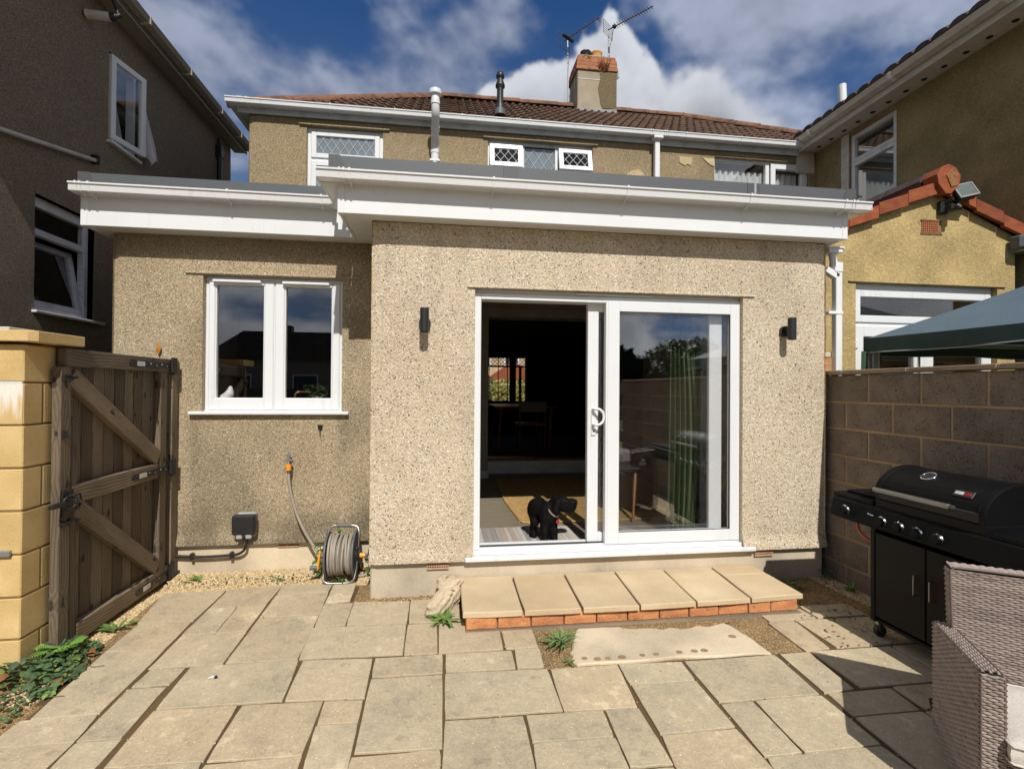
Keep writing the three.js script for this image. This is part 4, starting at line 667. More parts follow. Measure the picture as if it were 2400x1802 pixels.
// ================================================================ THE HOUSE behind the extension
const HZ = -2.9;
const house = thing('semi_detached_house', 'two storey pebbledashed house under a brown tiled roof behind the flat extension', 'house', [1.9, 0, -5.5]);
{
  const ht = 4.85, holes = [[-1.211, -0.28, 3.2, 4.752], [1.063, 2.483, 3.6, 4.76], [4.24, 5.695, 3.6, 4.745]];
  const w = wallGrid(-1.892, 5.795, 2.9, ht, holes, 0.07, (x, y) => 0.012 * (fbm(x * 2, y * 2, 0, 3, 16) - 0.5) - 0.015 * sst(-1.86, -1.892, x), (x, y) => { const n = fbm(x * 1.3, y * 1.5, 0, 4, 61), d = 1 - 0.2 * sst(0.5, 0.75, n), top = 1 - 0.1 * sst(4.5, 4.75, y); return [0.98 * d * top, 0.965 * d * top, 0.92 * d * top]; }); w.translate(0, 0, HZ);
  const sd = wallGrid(-8.1, HZ, 2.4, ht, [], 0.4); sd.applyMatrix4(new THREE.Matrix4().makeRotationY(-Math.PI / 2)); sd.translate(-1.892, 0, 0);
  part('wall', [w, sd], M.dashHouse, house);
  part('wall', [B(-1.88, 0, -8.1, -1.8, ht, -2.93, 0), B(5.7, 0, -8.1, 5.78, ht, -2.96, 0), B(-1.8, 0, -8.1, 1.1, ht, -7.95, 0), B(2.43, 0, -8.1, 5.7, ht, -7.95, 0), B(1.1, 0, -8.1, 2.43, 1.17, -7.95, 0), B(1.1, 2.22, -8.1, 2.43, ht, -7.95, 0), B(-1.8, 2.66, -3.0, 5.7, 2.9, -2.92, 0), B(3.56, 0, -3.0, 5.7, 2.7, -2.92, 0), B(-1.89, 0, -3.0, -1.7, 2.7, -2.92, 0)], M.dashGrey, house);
  for (const [a, b, c, d] of holes) part('window_reveal', [B(a - 0.01, c, HZ - 0.2, a, d + 0.01, HZ - 0.006, 0), B(b, c, HZ - 0.2, b + 0.01, d + 0.01, HZ - 0.006, 0), B(a, d, HZ - 0.2, b, d + 0.01, HZ - 0.006, 0)], M.dashHouse, house);
  part('drip_bead', B(-1.3, 4.754, HZ, -0.2, 4.774, HZ + 0.03, 0.005), M.dashHouse, house); part('drip_bead', B(1.0, 4.762, HZ, 2.55, 4.778, HZ + 0.03, 0.005), M.dashHouse, house);
  // fascia, soffit, gutter
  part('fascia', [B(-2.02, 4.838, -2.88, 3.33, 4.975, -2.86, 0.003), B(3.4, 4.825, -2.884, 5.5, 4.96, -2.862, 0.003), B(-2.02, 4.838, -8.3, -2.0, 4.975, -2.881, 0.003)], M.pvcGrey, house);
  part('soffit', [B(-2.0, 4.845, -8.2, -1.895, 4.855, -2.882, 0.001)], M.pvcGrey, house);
  gutterRun(house, -2.117, 5.53, 4.965, -2.74, -2.86, [-1.87, -0.9, -0.12, 0.72, 1.6, 2.55, 3.75, 4.55, 5.4], M.pvc, 1, 1, [-1.97, 1.42, 3.24, 3.44]);
  part('gutter', [B(-2.117, 4.905, -8.3, -2.1, 4.965, -2.86, 0.003), B(-2.1, 4.905, -8.3, -2.02, 4.911, -2.86, 0.002)], M.pvcOld, house);
  part('downpipe', [B(3.322, 2.98, -2.86, 3.392, 4.89, -2.79, 0.008), B(3.29, 4.86, -2.86, 3.424, 4.905, -2.745, 0.01)], M.pvc, house); part('pipe_clip', [B(3.3, 3.75, -2.9, 3.414, 3.78, -2.782, 0.004)], M.pvc, house);
  part('render_patch', poly([[3.716, 4.79], [3.91, 4.785], [3.9, 4.7], [3.88, 4.67], [3.84, 4.69], [3.8, 4.665], [3.72, 4.7]].map(([a, b]) => [a, b - 0.08]), 0.006, new THREE.Matrix4().makeTranslation(0, 0, HZ + 0.002)), mat(T.concrete, 1.05, 0.95, 0.7, 0.95, { bump: 0.002 }), house, 'smooth pale repair patch');
  part('render_patch', poly([[4.06, 4.71], [4.235, 4.71], [4.235, 4.6], [4.17, 4.62], [4.12, 4.66]], 0.006, new THREE.Matrix4().makeTranslation(0, 0, HZ + 0.002)), mat(T.concrete, 1.1, 1.0, 0.74, 0.95, { bump: 0.002 }), house);
  { const R = rng(5), q = []; for (let i = 0; i < 18; i++) { const a = i / 18 * 6.283, r = 0.12 + 0.03 * (R() - 0.5); q.push([3.09 + r * Math.cos(a) * 1.15, 4.36 + r * Math.sin(a)]); } part('render_patch', poly(q, 0.012, new THREE.Matrix4().makeTranslation(0, 0, HZ + 0.002), 0.004), mat(T.dashNew, 0.92, 0.85, 0.7, 0.95, { bump: 0.008 }), house, 'round patch of newer pebbledash'); }
  // windows
  const fz = HZ - 0.045, fr = (x0, x1, y0, y1, w2, z0, z1, c = 0.004) => [B(x0, y0, z0, x0 + w2, y1, z1, c), B(x1 - w2, y0, z0, x1, y1, z1, c), B(x0 + w2 - 0.001, y0, z0, x1 - w2 + 0.001, y0 + w2, z1 - 0.0006, c), B(x0 + w2 - 0.001, y1 - w2, z0, x1 - w2 + 0.001, y1, z1 - 0.0006, c)];
  const leads = (x0, x1, y0, y1, z, sx, sy) => { const g = []; const w2 = x1 - x0, h = y1 - y0, k = sy / sx; for (let c = -h / k; c < w2 + h / k; c += sx) for (const s of [1, -1]) { // y - y0 = s*k*(x-c) (+h for s=-1)
    let pts = []; const f = (x) => (s > 0 ? k * (x - c) : h - k * (x - c)); let a = Math.max(0, c), b = Math.min(w2, c + h / k); if (b - a > 0.01) g.push(bar([x0 + a, y0 + f(a), z], [x0 + b, y0 + f(b), z], 0.004, 0.009, [0, 0, 1], 0.001)); } return g; };
  const W1 = new THREE.Group(); W1.name = 'window'; W1.userData.label = 'tall window of patterned leaded glass'; house.add(W1);
  part('frame', [...fr(-1.211, -0.28, 3.2, 4.752, 0.045, fz - 0.06, fz), B(-1.17, 4.318, fz - 0.06, -0.32, 4.376, fz - 0.0008, 0.004)], M.pvc, W1);
  part('sash', fr(-1.165, -0.325, 4.372, 4.712, 0.062, fz - 0.04, fz + 0.016, 0.006), M.pvc, W1); part('sash', fr(-1.165, -0.325, 3.24, 4.335, 0.062, fz - 0.04, fz + 0.016, 0.006), M.pvc, W1);
  part('pane', B(-1.104, 4.43, fz - 0.01, -0.386, 4.652, fz - 0.006, 0), M.obscure, W1); part('pane', B(-1.104, 3.3, fz - 0.01, -0.386, 4.275, fz - 0.006, 0), M.obscure, W1);
  part('leading', leads(-1.104, -0.386, 4.43, 4.652, fz - 0.003, 0.105, 0.155), M.lead, W1); part('leading', leads(-1.104, -0.386, 3.3, 4.275, fz - 0.003, 0.105, 0.155), M.lead, W1);
  const W2 = new THREE.Group(); W2.name = 'window_001'; W2.userData.label = 'wide leaded window with two small lights ajar'; house.add(W2);
  part('frame', [...fr(1.063, 2.483, 3.6, 4.76, 0.03, fz - 0.06, fz), B(1.53, 3.62, fz - 0.06, 1.553, 4.74, fz - 0.0008, 0.003), B(1.972, 3.62, fz - 0.06, 2.01, 4.74, fz - 0.0008, 0.003), B(1.09, 4.36, fz - 0.06, 1.535, 4.39, fz - 0.0009, 0.003), B(2.0, 4.36, fz - 0.06, 2.46, 4.39, fz - 0.0009, 0.003)], M.pvc, W2);
  part('head_strip', B(1.09, 4.715, fz - 0.02, 2.46, 4.757, fz + 0.006, 0.002), M.pvcGrey, W2);
  for (const [a, b, tilt] of [[1.087, 1.526, 0.16], [2.015, 2.474, 0.22]]) {
    const s = new THREE.Group(), y1 = 4.705, y0 = 4.392, add = (n, g, m) => { g = prep(g); g.translate(0, -y1, -fz - 0.02); g.rotateX(-tilt); g.translate(0, y1, fz + 0.02); g.userData.uv = 1; return part(n, g, m, W2); };
    add('sash', fr(a, b, y0, y1, 0.062, fz - 0.01, fz + 0.035, 0.006), M.pvc); add('pane', B(a + 0.06, y0 + 0.06, fz + 0.008, b - 0.06, y1 - 0.06, fz + 0.012, 0), M.glassDim); add('leading', leads(a + 0.062, b - 0.062, y0 + 0.062, y1 - 0.062, fz + 0.015, 0.105, 0.13), M.lead);
  }
  part('pane', B(1.553, 3.62, fz - 0.03, 1.972, 4.7, fz - 0.026, 0), M.obscure, W2); part('leading', leads(1.556, 1.97, 3.64, 4.7, fz - 0.022, 0.138, 0.205), M.lead, W2);
  part('pane', [B(1.09, 3.62, fz - 0.03, 1.53, 4.36, fz - 0.026, 0), B(2.01, 3.62, fz - 0.03, 2.46, 4.36, fz - 0.026, 0)], M.obscure, W2);
  part('bathroom_wall', B(0.95, 3.0, fz - 1.2, 2.6, 4.78, fz - 1.1, 0), M.wallIn, W2);
  const W3 = new THREE.Group(); W3.name = 'window_002'; W3.userData.label = 'window with white net curtains under the eaves'; house.add(W3);
  part('frame', [...fr(4.24, 5.695, 3.6, 4.745, 0.03, fz - 0.06, fz), B(5.045, 3.62, fz - 0.06, 5.1, 4.72, fz - 0.0008, 0.003), B(5.09, 4.28, fz - 0.06, 5.67, 4.33, fz - 0.0009, 0.003)], M.pvc, W3);
  part('sash', fr(5.115, 5.66, 4.33, 4.715, 0.075, fz - 0.04, fz + 0.018, 0.006), M.pvc, W3);
  part('pane', B(4.268, 3.62, fz - 0.03, 5.046, 4.716, fz - 0.026, 0), M.glass, W3); part('pane', B(5.188, 4.403, fz - 0.016, 5.587, 4.642, fz - 0.012, 0), M.glass, W3); part('pane', B(5.1, 3.62, fz - 0.03, 5.665, 4.28, fz - 0.026, 0), M.glass, W3);
  const netG = (x0, x1, y0, y1, z, k) => { const g = new THREE.PlaneGeometry(x1 - x0, y1 - y0, 90, 6), p = g.attributes.position; for (let i = 0; i < p.count; i++) { const u = p.getX(i); p.setZ(i, 0.018 * Math.sin(u * k + 2 * fbm(u * 6, 1, 0, 2, 9)) + 0.008 * Math.sin(u * k * 2.3)); } g.computeVertexNormals(); g.translate((x0 + x1) / 2, (y0 + y1) / 2, z); return g; };
  part('net_curtain', netG(4.27, 5.6, 3.6, 4.62, fz - 0.1, 70), M.netSolid, W3); part('room_wall', B(4.1, 3.0, fz - 1.4, 5.75, 4.78, fz - 1.3, 0), M.navy, W3);
  part('inner_wall', [B(-1.8, 2.9, HZ - 1.6, 0.9, 4.7, HZ - 1.5, 0), B(0.85, 2.9, HZ - 1.5, 0.95, 4.75, HZ - 0.06, 0), B(2.6, 2.9, HZ - 1.5, 2.7, 4.75, HZ - 0.06, 0), B(4.0, 2.9, HZ - 1.5, 4.1, 4.75, HZ - 0.06, 0), B(-1.8, 2.91, HZ - 1.6, 5.75, 2.96, HZ - 0.06, 0)], M.navy, house);

  // roof: front slope of double roman tiles with hips
  const ey = 4.94, ez = -2.85, rY = 6.73, rZ = -5.5, L = Math.hypot(rY - ey, rZ - ez), sl = V3(0, (rY - ey) / L, (rZ - ez) / L), nn = V3(0, -sl.z, sl.y);
  const xl = (t) => -2.08 + t * (0.42 + 2.08), xr = (t) => Math.min(6.7, 8.0 - t * (8.0 - 5.05));
  const roofM = (x, s) => new THREE.Matrix4().makeBasis(V3(1, 0, 0), sl, nn).setPosition(x, ey + sl.y * s, ez + sl.z * s); // (across, up the slope, out)
  part('roof_deck', [rawGeo([...[-2.06, ey - 0.03, ez], ...[8, ey - 0.03, ez], ...[5.05, rY - 0.03, rZ], ...[-2.06, ey - 0.03, ez], ...[5.05, rY - 0.03, rZ], ...[0.42, rY - 0.03, rZ]]), rawGeo([-2.06, ey - 0.03, -8.3, -2.06, ey - 0.03, ez, 0.42, rY - 0.03, rZ]), rawGeo([8, ey - 0.03, ez, 8, ey - 0.03, -8.4, 5.05, rY - 0.03, rZ]), rawGeo([8, ey - 0.03, -8.4, -2.06, ey - 0.03, -8.4, 0.42, rY - 0.03, rZ, 8, ey - 0.03, -8.4, 0.42, rY - 0.03, rZ, 5.05, rY - 0.03, rZ])], M.darkTile[0], house);
  const roof = new THREE.Group(); roof.name = 'roof'; house.add(roof);
  const TW = 0.262, TG = 0.312, prof = [[0, 0.004], [0.012, 0.02], [0.03, 0.031], [0.048, 0.02], [0.062, 0.004], [0.13, 0.003], [0.142, 0.02], [0.16, 0.031], [0.178, 0.02], [0.192, 0.004], [TW - 0.003, 0.003]];
  const tileG = (() => { const P = [], lift = 0.02, len = TG + 0.06; for (let i = 0; i < prof.length - 1; i++) { const [a, h] = prof[i], [b, k] = prof[i + 1], F0 = [a, 0, h + lift], F1 = [b, 0, k + lift], K0 = [a, len, h - 0.004], K1 = [b, len, k - 0.004], D0 = [a, 0.001, h + lift - 0.016], D1 = [b, 0.001, k + lift - 0.016]; P.push(...F0, ...F1, ...K1, ...F0, ...K1, ...K0, ...D0, ...D1, ...F1, ...D0, ...F1, ...F0); } return prep(rawGeo(P)); })();
  const R = rng(41), tg = [0, 1, 2].map((k) => { const g = tileG.clone(), uv = g.attributes.uv; for (let i = 0; i < uv.count; i++) uv.setXY(i, uv.getX(i) + k * 0.29, uv.getY(i) + k * 0.41); return g; });
  let nT = 0; const rows = Math.floor(L / TG);
  for (let r = 0; r < rows; r++) for (let c = 0; c < 36; c++) {
    const x = -2.07 + c * TW * 0.985 + 0.02, s = r * TG, t0 = s / L, t1 = Math.min(1, (s + TG) / L); if (x < xl(t1) - 0.17 || x + TW > xr(t1) + 0.12) { if (x + TW < xl(t0) - 0.02 || x < xl(t1) - 0.17 || x + TW > xr(t1) + 0.12) continue; }
    const m = new THREE.Mesh(tg[Math.floor(R() * 3)], M.tiles[Math.floor(R() * M.tiles.length)]); m.name = nT ? 'roof_tile_' + String(nT).padStart(3, '0') : 'roof_tile'; nT++; m.castShadow = m.receiveShadow = true;
    m.applyMatrix4(roofM(x, s - 0.035)); m.position.y += (R() - 0.5) * 0.004; m.rotateZ((R() - 0.5) * 0.012); roof.add(m); if (nT >= 300) break;
  }
  // hip and ridge tiles
  const half = (len, r) => { const g = new THREE.CylinderGeometry(r, r * 0.93, len, 10, 1, true, -Math.PI / 2, Math.PI), e = new THREE.CylinderGeometry(r - 0.016, r * 0.93 - 0.016, len, 10, 1, true, -Math.PI / 2, Math.PI), c1 = new THREE.RingGeometry(r - 0.016, r, 10, 1, 0, Math.PI); c1.rotateX(-Math.PI / 2); c1.rotateY(0); c1.translate(0, len / 2, 0); c1.scale(1, 1, 1); return [g, e]; };
  const ridgeRun = (a, b, n, r, mats) => { const A = V3(...a), D = V3(...b).sub(A), d = D.clone().normalize(), sx = V3().crossVectors(d, V3(0, 1, 0)).normalize(), up = V3().crossVectors(sx, d).normalize(); for (let i = 0; i < n; i++) { const p = A.clone().addScaledVector(D, (i + 0.5) / n), g = prep(half(D.length() / n * 1.06, r)); g.applyMatrix4(new THREE.Matrix4().makeBasis(sx, d, up).setPosition(p.x, p.y + (hsh(i, n, 3) - 0.5) * 0.008, p.z)); g.userData.uv = 1; part('ridge_tile', g, mats[Math.floor(hsh(i, 9, n) * mats.length)], roof); } };
  ridgeRun([-2.08, ey - 0.03, ez - 0.02], [0.42, rY + 0.0, rZ], 10, 0.1, M.ridge);
  ridgeRun([0.42, rY, rZ], [5.05, rY, rZ], 13, 0.105, M.ridge);
  ridgeRun([5.05, rY, rZ], [8.0, ey - 0.0, ez - 0.0], 9, 0.1, M.ridge);
}
settle(house);

// ---- chimney
{
  const c = thing('chimney', 'chimney stack with orange brick top and half its pebbledash replaced by grey cement', 'chimney', [3.24, 6.4, -5.5]);
  const x0 = 2.882, x1 = 3.608, z0 = -5.78, z1 = -5.2, yb = 5.9, yt = 7.3;
  part('stack', [B(x0, yb, z0, x1, yt, z1, 0.012)], mat(T.concrete, 0.74, 0.72, 0.68, 0.95, { bump: 0.003 }), c);
  const e = []; for (let i = 0; i <= 16; i++) { const t = i / 16; e.push([3.29 + 0.018 * Math.sin(t * 9) + (t < 0.14 ? 0.06 * (1 - t / 0.14) : 0), 6.62 + t * 0.66]); } part('old_pebbledash', [poly([...e, [x1 + 0.006, 7.28], [x1 + 0.006, 6.62]], 0.016, new THREE.Matrix4().makeTranslation(0, 0, z1 - 0.008), 0.003), B(x1 - 0.01, 6.4, z0, x1 + 0.007, 7.28, z1 - 0.009, 0.002)], mat(T.dashNew, 0.36, 0.33, 0.25, 0.95, { bump: 0.016 }), c, 'dark mossy pebbledash');
  part('cement_band', [B(x0 - 0.006, 7.125, z0, x0 + 0.42, 7.137, z1 + 0.006, 0.002)], M.pvcOld, c);
  part('flashing', [poly([[x0 - 0.03, 6.5], [x0 - 0.01, 6.6], [x1 - 0.3, 6.585], [x1 + 0.01, 6.615], [x1 + 0.02, 6.46], [x1 - 0.1, 6.5], [x1 - 0.25, 6.47], [x0 + 0.3, 6.52]], 0.012, new THREE.Matrix4().makeTranslation(0, 0, z1 + 0.004))], mat(T.speck, 0.24, 0.25, 0.265, 0.6), c);
  let k = 0; const R = rng(71);
  for (let r = 0; r < 4; r++) {
    const out = [0.03, 0.022, 0.012, -0.006][r], y0 = yt + r * 0.07, hgt = 0.056, a = x0 - out, b = x1 + out, off = r % 2 ? 0.105 : 0; part('mortar', B(a + 0.006, y0 - 0.004, z0 - out + 0.006, b - 0.006, y0 + 0.07, z1 + out - 0.006, 0.002), M.concDark, c);
    for (let x = a - off; x < b - 0.02; x += 0.213) { const p = Math.max(a, x), q = Math.min(b, x + 0.198); if (q - p > 0.03) for (const [za, zb] of [[z1 + out - 0.1, z1 + out], [z0 - out, z0 - out + 0.1]]) part('brick', B(p, y0, za, q, y0 + hgt, zb + (R() - 0.5) * 0.006, 0.006), M.chimBricks[Math.floor(R() * 4)], c); }
    for (let z = z0 - out + 0.105 - off; z < z1 + out - 0.11; z += 0.213) { const p = Math.max(z0 - out + 0.103, z), q = Math.min(z1 + out - 0.103, z + 0.198); if (q - p > 0.03) for (const [xa, xb] of [[a, a + 0.1], [b - 0.1, b]]) part('brick', B(xa + (R() - 0.5) * 0.006, y0, p, xb, y0 + hgt, q, 0.006), M.chimBricks[Math.floor(R() * 4)], c); }
  }
  part('flaunching', B(x0 + 0.03, yt + 0.27, z0 + 0.03, x1 - 0.03, yt + 0.3, z1 - 0.03, 0.01), M.conc, c);
  const pot = (x, z, r, m) => { const prof = [[r * 0.8, 0], [r * 0.85, 0.05], [r * 0.95, 0.07], [r, 0.085], [r, 0.1], [r * 0.92, 0.105], [r * 0.82, 0.06], [r * 0.7, 0]].map(([a, b]) => new THREE.Vector2(a, b)); const g = new THREE.LatheGeometry(prof, 22); g.translate(x, yt + 0.295, z); part('chimney_pot', g, m, c); };
  pot(3.265, -5.32, 0.115, mat(T.yblock, 1.05, 0.9, 0.9, 0.8)); pot(3.06, -5.32, 0.1, M.black);
  { const g = [], Q = rng(72); for (let i = 0; i < 46; i++) { const x = 3.36 + (Q() - 0.5) * 0.18, y = 7.3 + Q() * 0.04; g.push(rod([x, y, z1 + 0.03], [x + (Q() - 0.5) * 0.16, y + 0.05 + Q() * 0.16, z1 + 0.05 + Q() * 0.07], 0.005, 0.002, 4)); } for (let i = 0; i < 14; i++) { const x = 3.62 + Q() * 0.02, y = 7.15 + Q() * 0.16; g.push(rod([x, y, z1 - 0.02], [x + 0.05 * Q(), y + (Q() - 0.4) * 0.08, z1], 0.005, 0.002, 4)); } part('dry_moss', g, mat(null, 0.2, 0.07, 0.025, 0.95), c, 'rust brown weeds in the brick joints'); }
  settle(c);
}
// ---- aerials
function aerial(label, mast, boom, n, len, kind) {
  const [a, b] = mast, t = thing('tv_aerial', label, 'aerial', a, 'television aerials at the chimney'); t.userData.label = label;
  part('mast', rod(a, b, 0.014, 0.014, 8), M.galv, t);
  const A = V3(...boom[0]), D = V3(...boom[1]).sub(A), d = D.clone().normalize(), sd = V3().crossVectors(d, V3(0, 1, 0)).normalize();
  part('boom', rod(boom[0], boom[1], 0.01, 0.01, 8), M.plasticG, t);
  for (let i = 0; i < n; i++) { const p = A.clone().addScaledVector(D, 0.18 + 0.82 * (i + 0.3) / n), l = len * (1 - 0.2 * i / n); part('element', rod(p.clone().addScaledVector(sd, -l).toArray(), p.clone().addScaledVector(sd, l).toArray(), 0.005, 0.005, 5), M.plasticG, t); }
  const rf = []; if (kind) { for (let i = 0; i < 7; i++) { const o = -0.12 + i * 0.04; rf.push(rod(A.clone().addScaledVector(sd, -0.16).add(V3(0, o, 0)).toArray(), A.clone().addScaledVector(sd, 0.16).add(V3(0, o, 0)).toArray(), 0.004, 0.004, 5)); } rf.push(rod(A.clone().addScaledVector(sd, -0.16).add(V3(0, -0.12, 0)).toArray(), A.clone().addScaledVector(sd, -0.16).add(V3(0, 0.12, 0)).toArray(), 0.005), rod(A.clone().addScaledVector(sd, 0.16).add(V3(0, -0.12, 0)).toArray(), A.clone().addScaledVector(sd, 0.16).add(V3(0, 0.12, 0)).toArray(), 0.005)); }
  else for (const o of [-0.13, -0.06, 0.06, 0.13]) rf.push(rod(A.clone().addScaledVector(sd, -0.2).add(V3(0, o, 0)).toArray(), A.clone().addScaledVector(sd, 0.2).add(V3(0, o, 0)).toArray(), 0.005, 0.005, 5));
  part('reflector', rf, M.plasticG, t);
  const p = A.clone().addScaledVector(D, 0.15); part('dipole_box', kind ? bar(p.clone().addScaledVector(sd, -0.035).toArray(), p.clone().addScaledVector(sd, 0.035).toArray(), 0.05, 0.04) : bar(p.clone().addScaledVector(sd, -0.14).toArray(), p.clone().addScaledVector(sd, 0.14).toArray(), 0.06, 0.03), M.iron, t);
  part('cable', tube([[a[0] + 0.02, a[1] + 0.1, a[2]], [b[0] + 0.02, (a[1] + b[1]) / 2, b[2]], [b[0] + 0.03, b[1] - 0.2, b[2]], p.toArray()], 0.004, 24, 5), M.iron, t);
  part('mast_bracket', B(a[0] - 0.03, a[1] + 0.02, a[2] - 0.04, a[0] + 0.1, a[1] + 0.12, a[2] + 0.04, 0.004), M.iron, t);
  settle(t);
}
aerial('television aerial on the tall bright mast left of the chimney', [[2.785, 6.72, -5.5], [2.765, 8.03, -5.5]], [[2.66, 7.95, -5.45], [3.15, 7.95, -4.758]], 9, 0.09, 0);
aerial('long television aerial on the short mast above the chimney bricks', [[3.53, 7.56, -5.4], [3.53, 8.13, -5.4]], [[3.46, 8.1, -5.24], [4.044, 8.1, -4.571]], 15, 0.075, 1);
{ // black flue and white vent pipe
  const t = thing('roof_flue', 'black flue terminal standing on the brown roof tiles', 'flue', [1.26, 5.3, -3.3]);
  const prof = [[0.062, 0], [0.062, 0.12], [0.046, 0.14], [0.046, 0.37], [0.066, 0.38], [0.066, 0.41], [0.04, 0.48], [0.04, 0.505], [0.058, 0.515], [0.058, 0.55], [0.048, 0.565], [0.048, 0.578], [0, 0.578]].map(([a, b]) => new THREE.Vector2(a, b)); const g = new THREE.LatheGeometry(prof, 20); g.translate(1.262, 5.31, -3.3); part('terminal', g, M.black, t); const s = new THREE.CylinderGeometry(0.07, 0.085, 0.09, 16); s.translate(1.262, 5.335, -3.3); part('collar', s, M.rubber, t); settle(t);
  const v = thing('soil_vent_pipe', 'white plastic vent pipe rising past the house gutter with a domed cap', 'pipe', [0.42, 2.95, -2.8]);
  part('pipe', [tube([[0.376, 2.9, -2.82], [0.376, 3.6, -2.82], [0.377, 4.4, -2.82], [0.378, 4.6, -2.8], [0.382, 4.72, -2.68], [0.388, 4.82, -2.54], [0.385, 4.93, -2.5], [0.384, 5.03, -2.5]], 0.05, 60, 16)], M.pvcPink, v);
  for (const [x, y, z] of [[0.377, 4.5, -2.82], [0.377, 4.25, -2.82], [0.385, 4.95, -2.5], [0.382, 4.72, -2.68]]) { const q = new THREE.CylinderGeometry(0.056, 0.056, 0.05, 18); if (z === -2.68) q.rotateX(0.75); q.translate(x, y, z); part('collar', q, M.pvcPink, v); }
  const cap = new THREE.LatheGeometry([[0.05, 0], [0.072, 0.008], [0.075, 0.02], [0.075, 0.065], [0.07, 0.07], [0, 0.072]].map(([a, b]) => new THREE.Vector2(a, b)), 20); cap.translate(0.384, 5.03, -2.5); part('cap', cap, M.pvc, v); part('pipe_clip', B(0.315, 4.36, -2.9, 0.44, 4.39, -2.77, 0.004), M.pvc, v); settle(v);
}

// ================================================================ NEIGHBOUR'S REAR WING on the right
{
  const X = 5.795, w = thing('rear_wing', 'shaded rendered rear wing of the neighbouring house with white eaves', 'house wing', [8, 0, -1.5]);
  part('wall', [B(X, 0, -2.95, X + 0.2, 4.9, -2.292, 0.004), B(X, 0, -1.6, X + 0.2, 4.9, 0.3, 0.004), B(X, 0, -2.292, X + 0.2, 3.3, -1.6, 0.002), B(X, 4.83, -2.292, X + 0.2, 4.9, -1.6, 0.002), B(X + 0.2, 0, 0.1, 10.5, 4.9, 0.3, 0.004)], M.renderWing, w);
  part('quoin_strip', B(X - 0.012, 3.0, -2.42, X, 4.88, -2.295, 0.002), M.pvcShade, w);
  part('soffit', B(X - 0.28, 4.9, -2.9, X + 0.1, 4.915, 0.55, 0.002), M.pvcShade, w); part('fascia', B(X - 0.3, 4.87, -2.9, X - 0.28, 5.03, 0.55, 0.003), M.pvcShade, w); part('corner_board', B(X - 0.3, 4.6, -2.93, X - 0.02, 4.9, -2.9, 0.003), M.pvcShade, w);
  for (let i = 0; i < 13; i++) { const q = new THREE.CylinderGeometry(0.028, 0.028, 0.006, 14); q.translate(X - 0.09, 4.899, -2.72 + i * 0.222); part('soffit_vent', q, M.dark, w); }
  const yT = 5.01, zf = X - 0.42; const gp = [[0, -0.062], [0.03, -0.075], [0.09, -0.055], [0.115, -0.01], [0.12, 0], [0.11, 0], [0.1, -0.014], [0.08, -0.045], [0.03, -0.065], [0, -0.052]].map(([a, b]) => [-a, yT + b]);
  const gm = new THREE.Matrix4().makeTranslation(X - 0.302, 0, -2.72); part('gutter', poly(gp, 3.25, gm), M.pvcShade, w); for (const z of [-2.55, -1.3, -0.15]) part('gutter_union', poly(gp.map(([a, b]) => [a * 1.05 - 0.002, yT + (b - yT) * 1.06]), 0.04, new THREE.Matrix4().makeTranslation(X - 0.302, 0, z)), M.pvcPink, w);
  // roof
  const s = 0.62, rx = (x) => 5.06 + (x - (X - 0.36)) * s; part('roof', [poly([[X - 0.36, 5.03], [8.1, rx(8.1) - 0.03], [10.9, 5.03]], 3.3, new THREE.Matrix4().makeTranslation(0, 0, -2.75)), poly([[X - 0.3, 5.0], [8.1, rx(8.1) - 0.04], [10.9, 5.0]], 0.02, new THREE.Matrix4().makeTranslation(0, 0, -6))], M.darkTile[0], w);
  const R = rng(81); for (let i = 0; i < 18; i++) for (let r = 0; r < 2; r++) { const z0 = -2.85 + i * 0.185; const P = []; for (let k = 0; k < 6; k++) { const a0 = k / 6 * Math.PI, a1 = (k + 1) / 6 * Math.PI, f = (a) => [z0 + 0.092 - Math.cos(a) * 0.09, 0.03 + Math.sin(a) * 0.05]; const [za, ha] = f(a0), [zb, hb] = f(a1), xA = X - 0.4 + r * 0.3, xB = xA + 0.34, ya = rx(xA) - 0.02, yb = rx(xB) - 0.05; P.push(xA, ya + ha, za, xB, yb + hb, zb, xB, yb + ha, za, xA, ya + ha, za, xA, ya + hb, zb, xB, yb + hb, zb, xA, ya + 0.02, za, xA, ya + hb, zb, xA, ya + ha, za, xA, ya + 0.02, za, xA, ya + 0.02, zb, xA, ya + hb, zb); } part('roof_tile', rawGeo(P), M.darkTile[Math.floor(R() * 3)], w); }
  // window
  const g = new THREE.Group(); g.name = 'window'; w.add(g); const a = -2.286, b = -1.604, fx = X + 0.02;
  part('frame', [B(fx, 3.3, a, fx + 0.06, 4.83, a + 0.055, 0.004), B(fx, 3.3, b - 0.055, fx + 0.06, 4.83, b, 0.004), B(fx + 0.001, 4.78, a + 0.05, fx + 0.06, 4.83, b - 0.05, 0.004), B(fx + 0.001, 4.42, a + 0.05, fx + 0.06, 4.52, b - 0.05, 0.004), B(fx - 0.006, 4.466, a + 0.02, fx + 0.02, 4.473, b - 0.02, 0.001), B(fx + 0.001, 3.3, a + 0.05, fx + 0.06, 3.36, b - 0.05, 0.004)], mat(T.speck, 0.66, 0.66, 0.67, 0.4), g);
  part('pane', B(fx + 0.03, 4.52, a + 0.05, fx + 0.034, 4.78, b - 0.05, 0), M.glass, g); part('pane', B(fx + 0.03, 3.36, a + 0.05, fx + 0.034, 4.42, b - 0.05, 0), M.glass, g);
  part('blind', B(fx + 0.3, 3.2, a - 0.3, fx + 0.32, 4.9, b + 0.3, 0), mat(T.cloth, 0.1, 0.14, 0.15, 0.8), g); settle(w);
  const p = thing('vent_pipe', 'short white vent pipe on a black base above the right hand gutter', 'pipe', [6.3, 5.4, -3]);
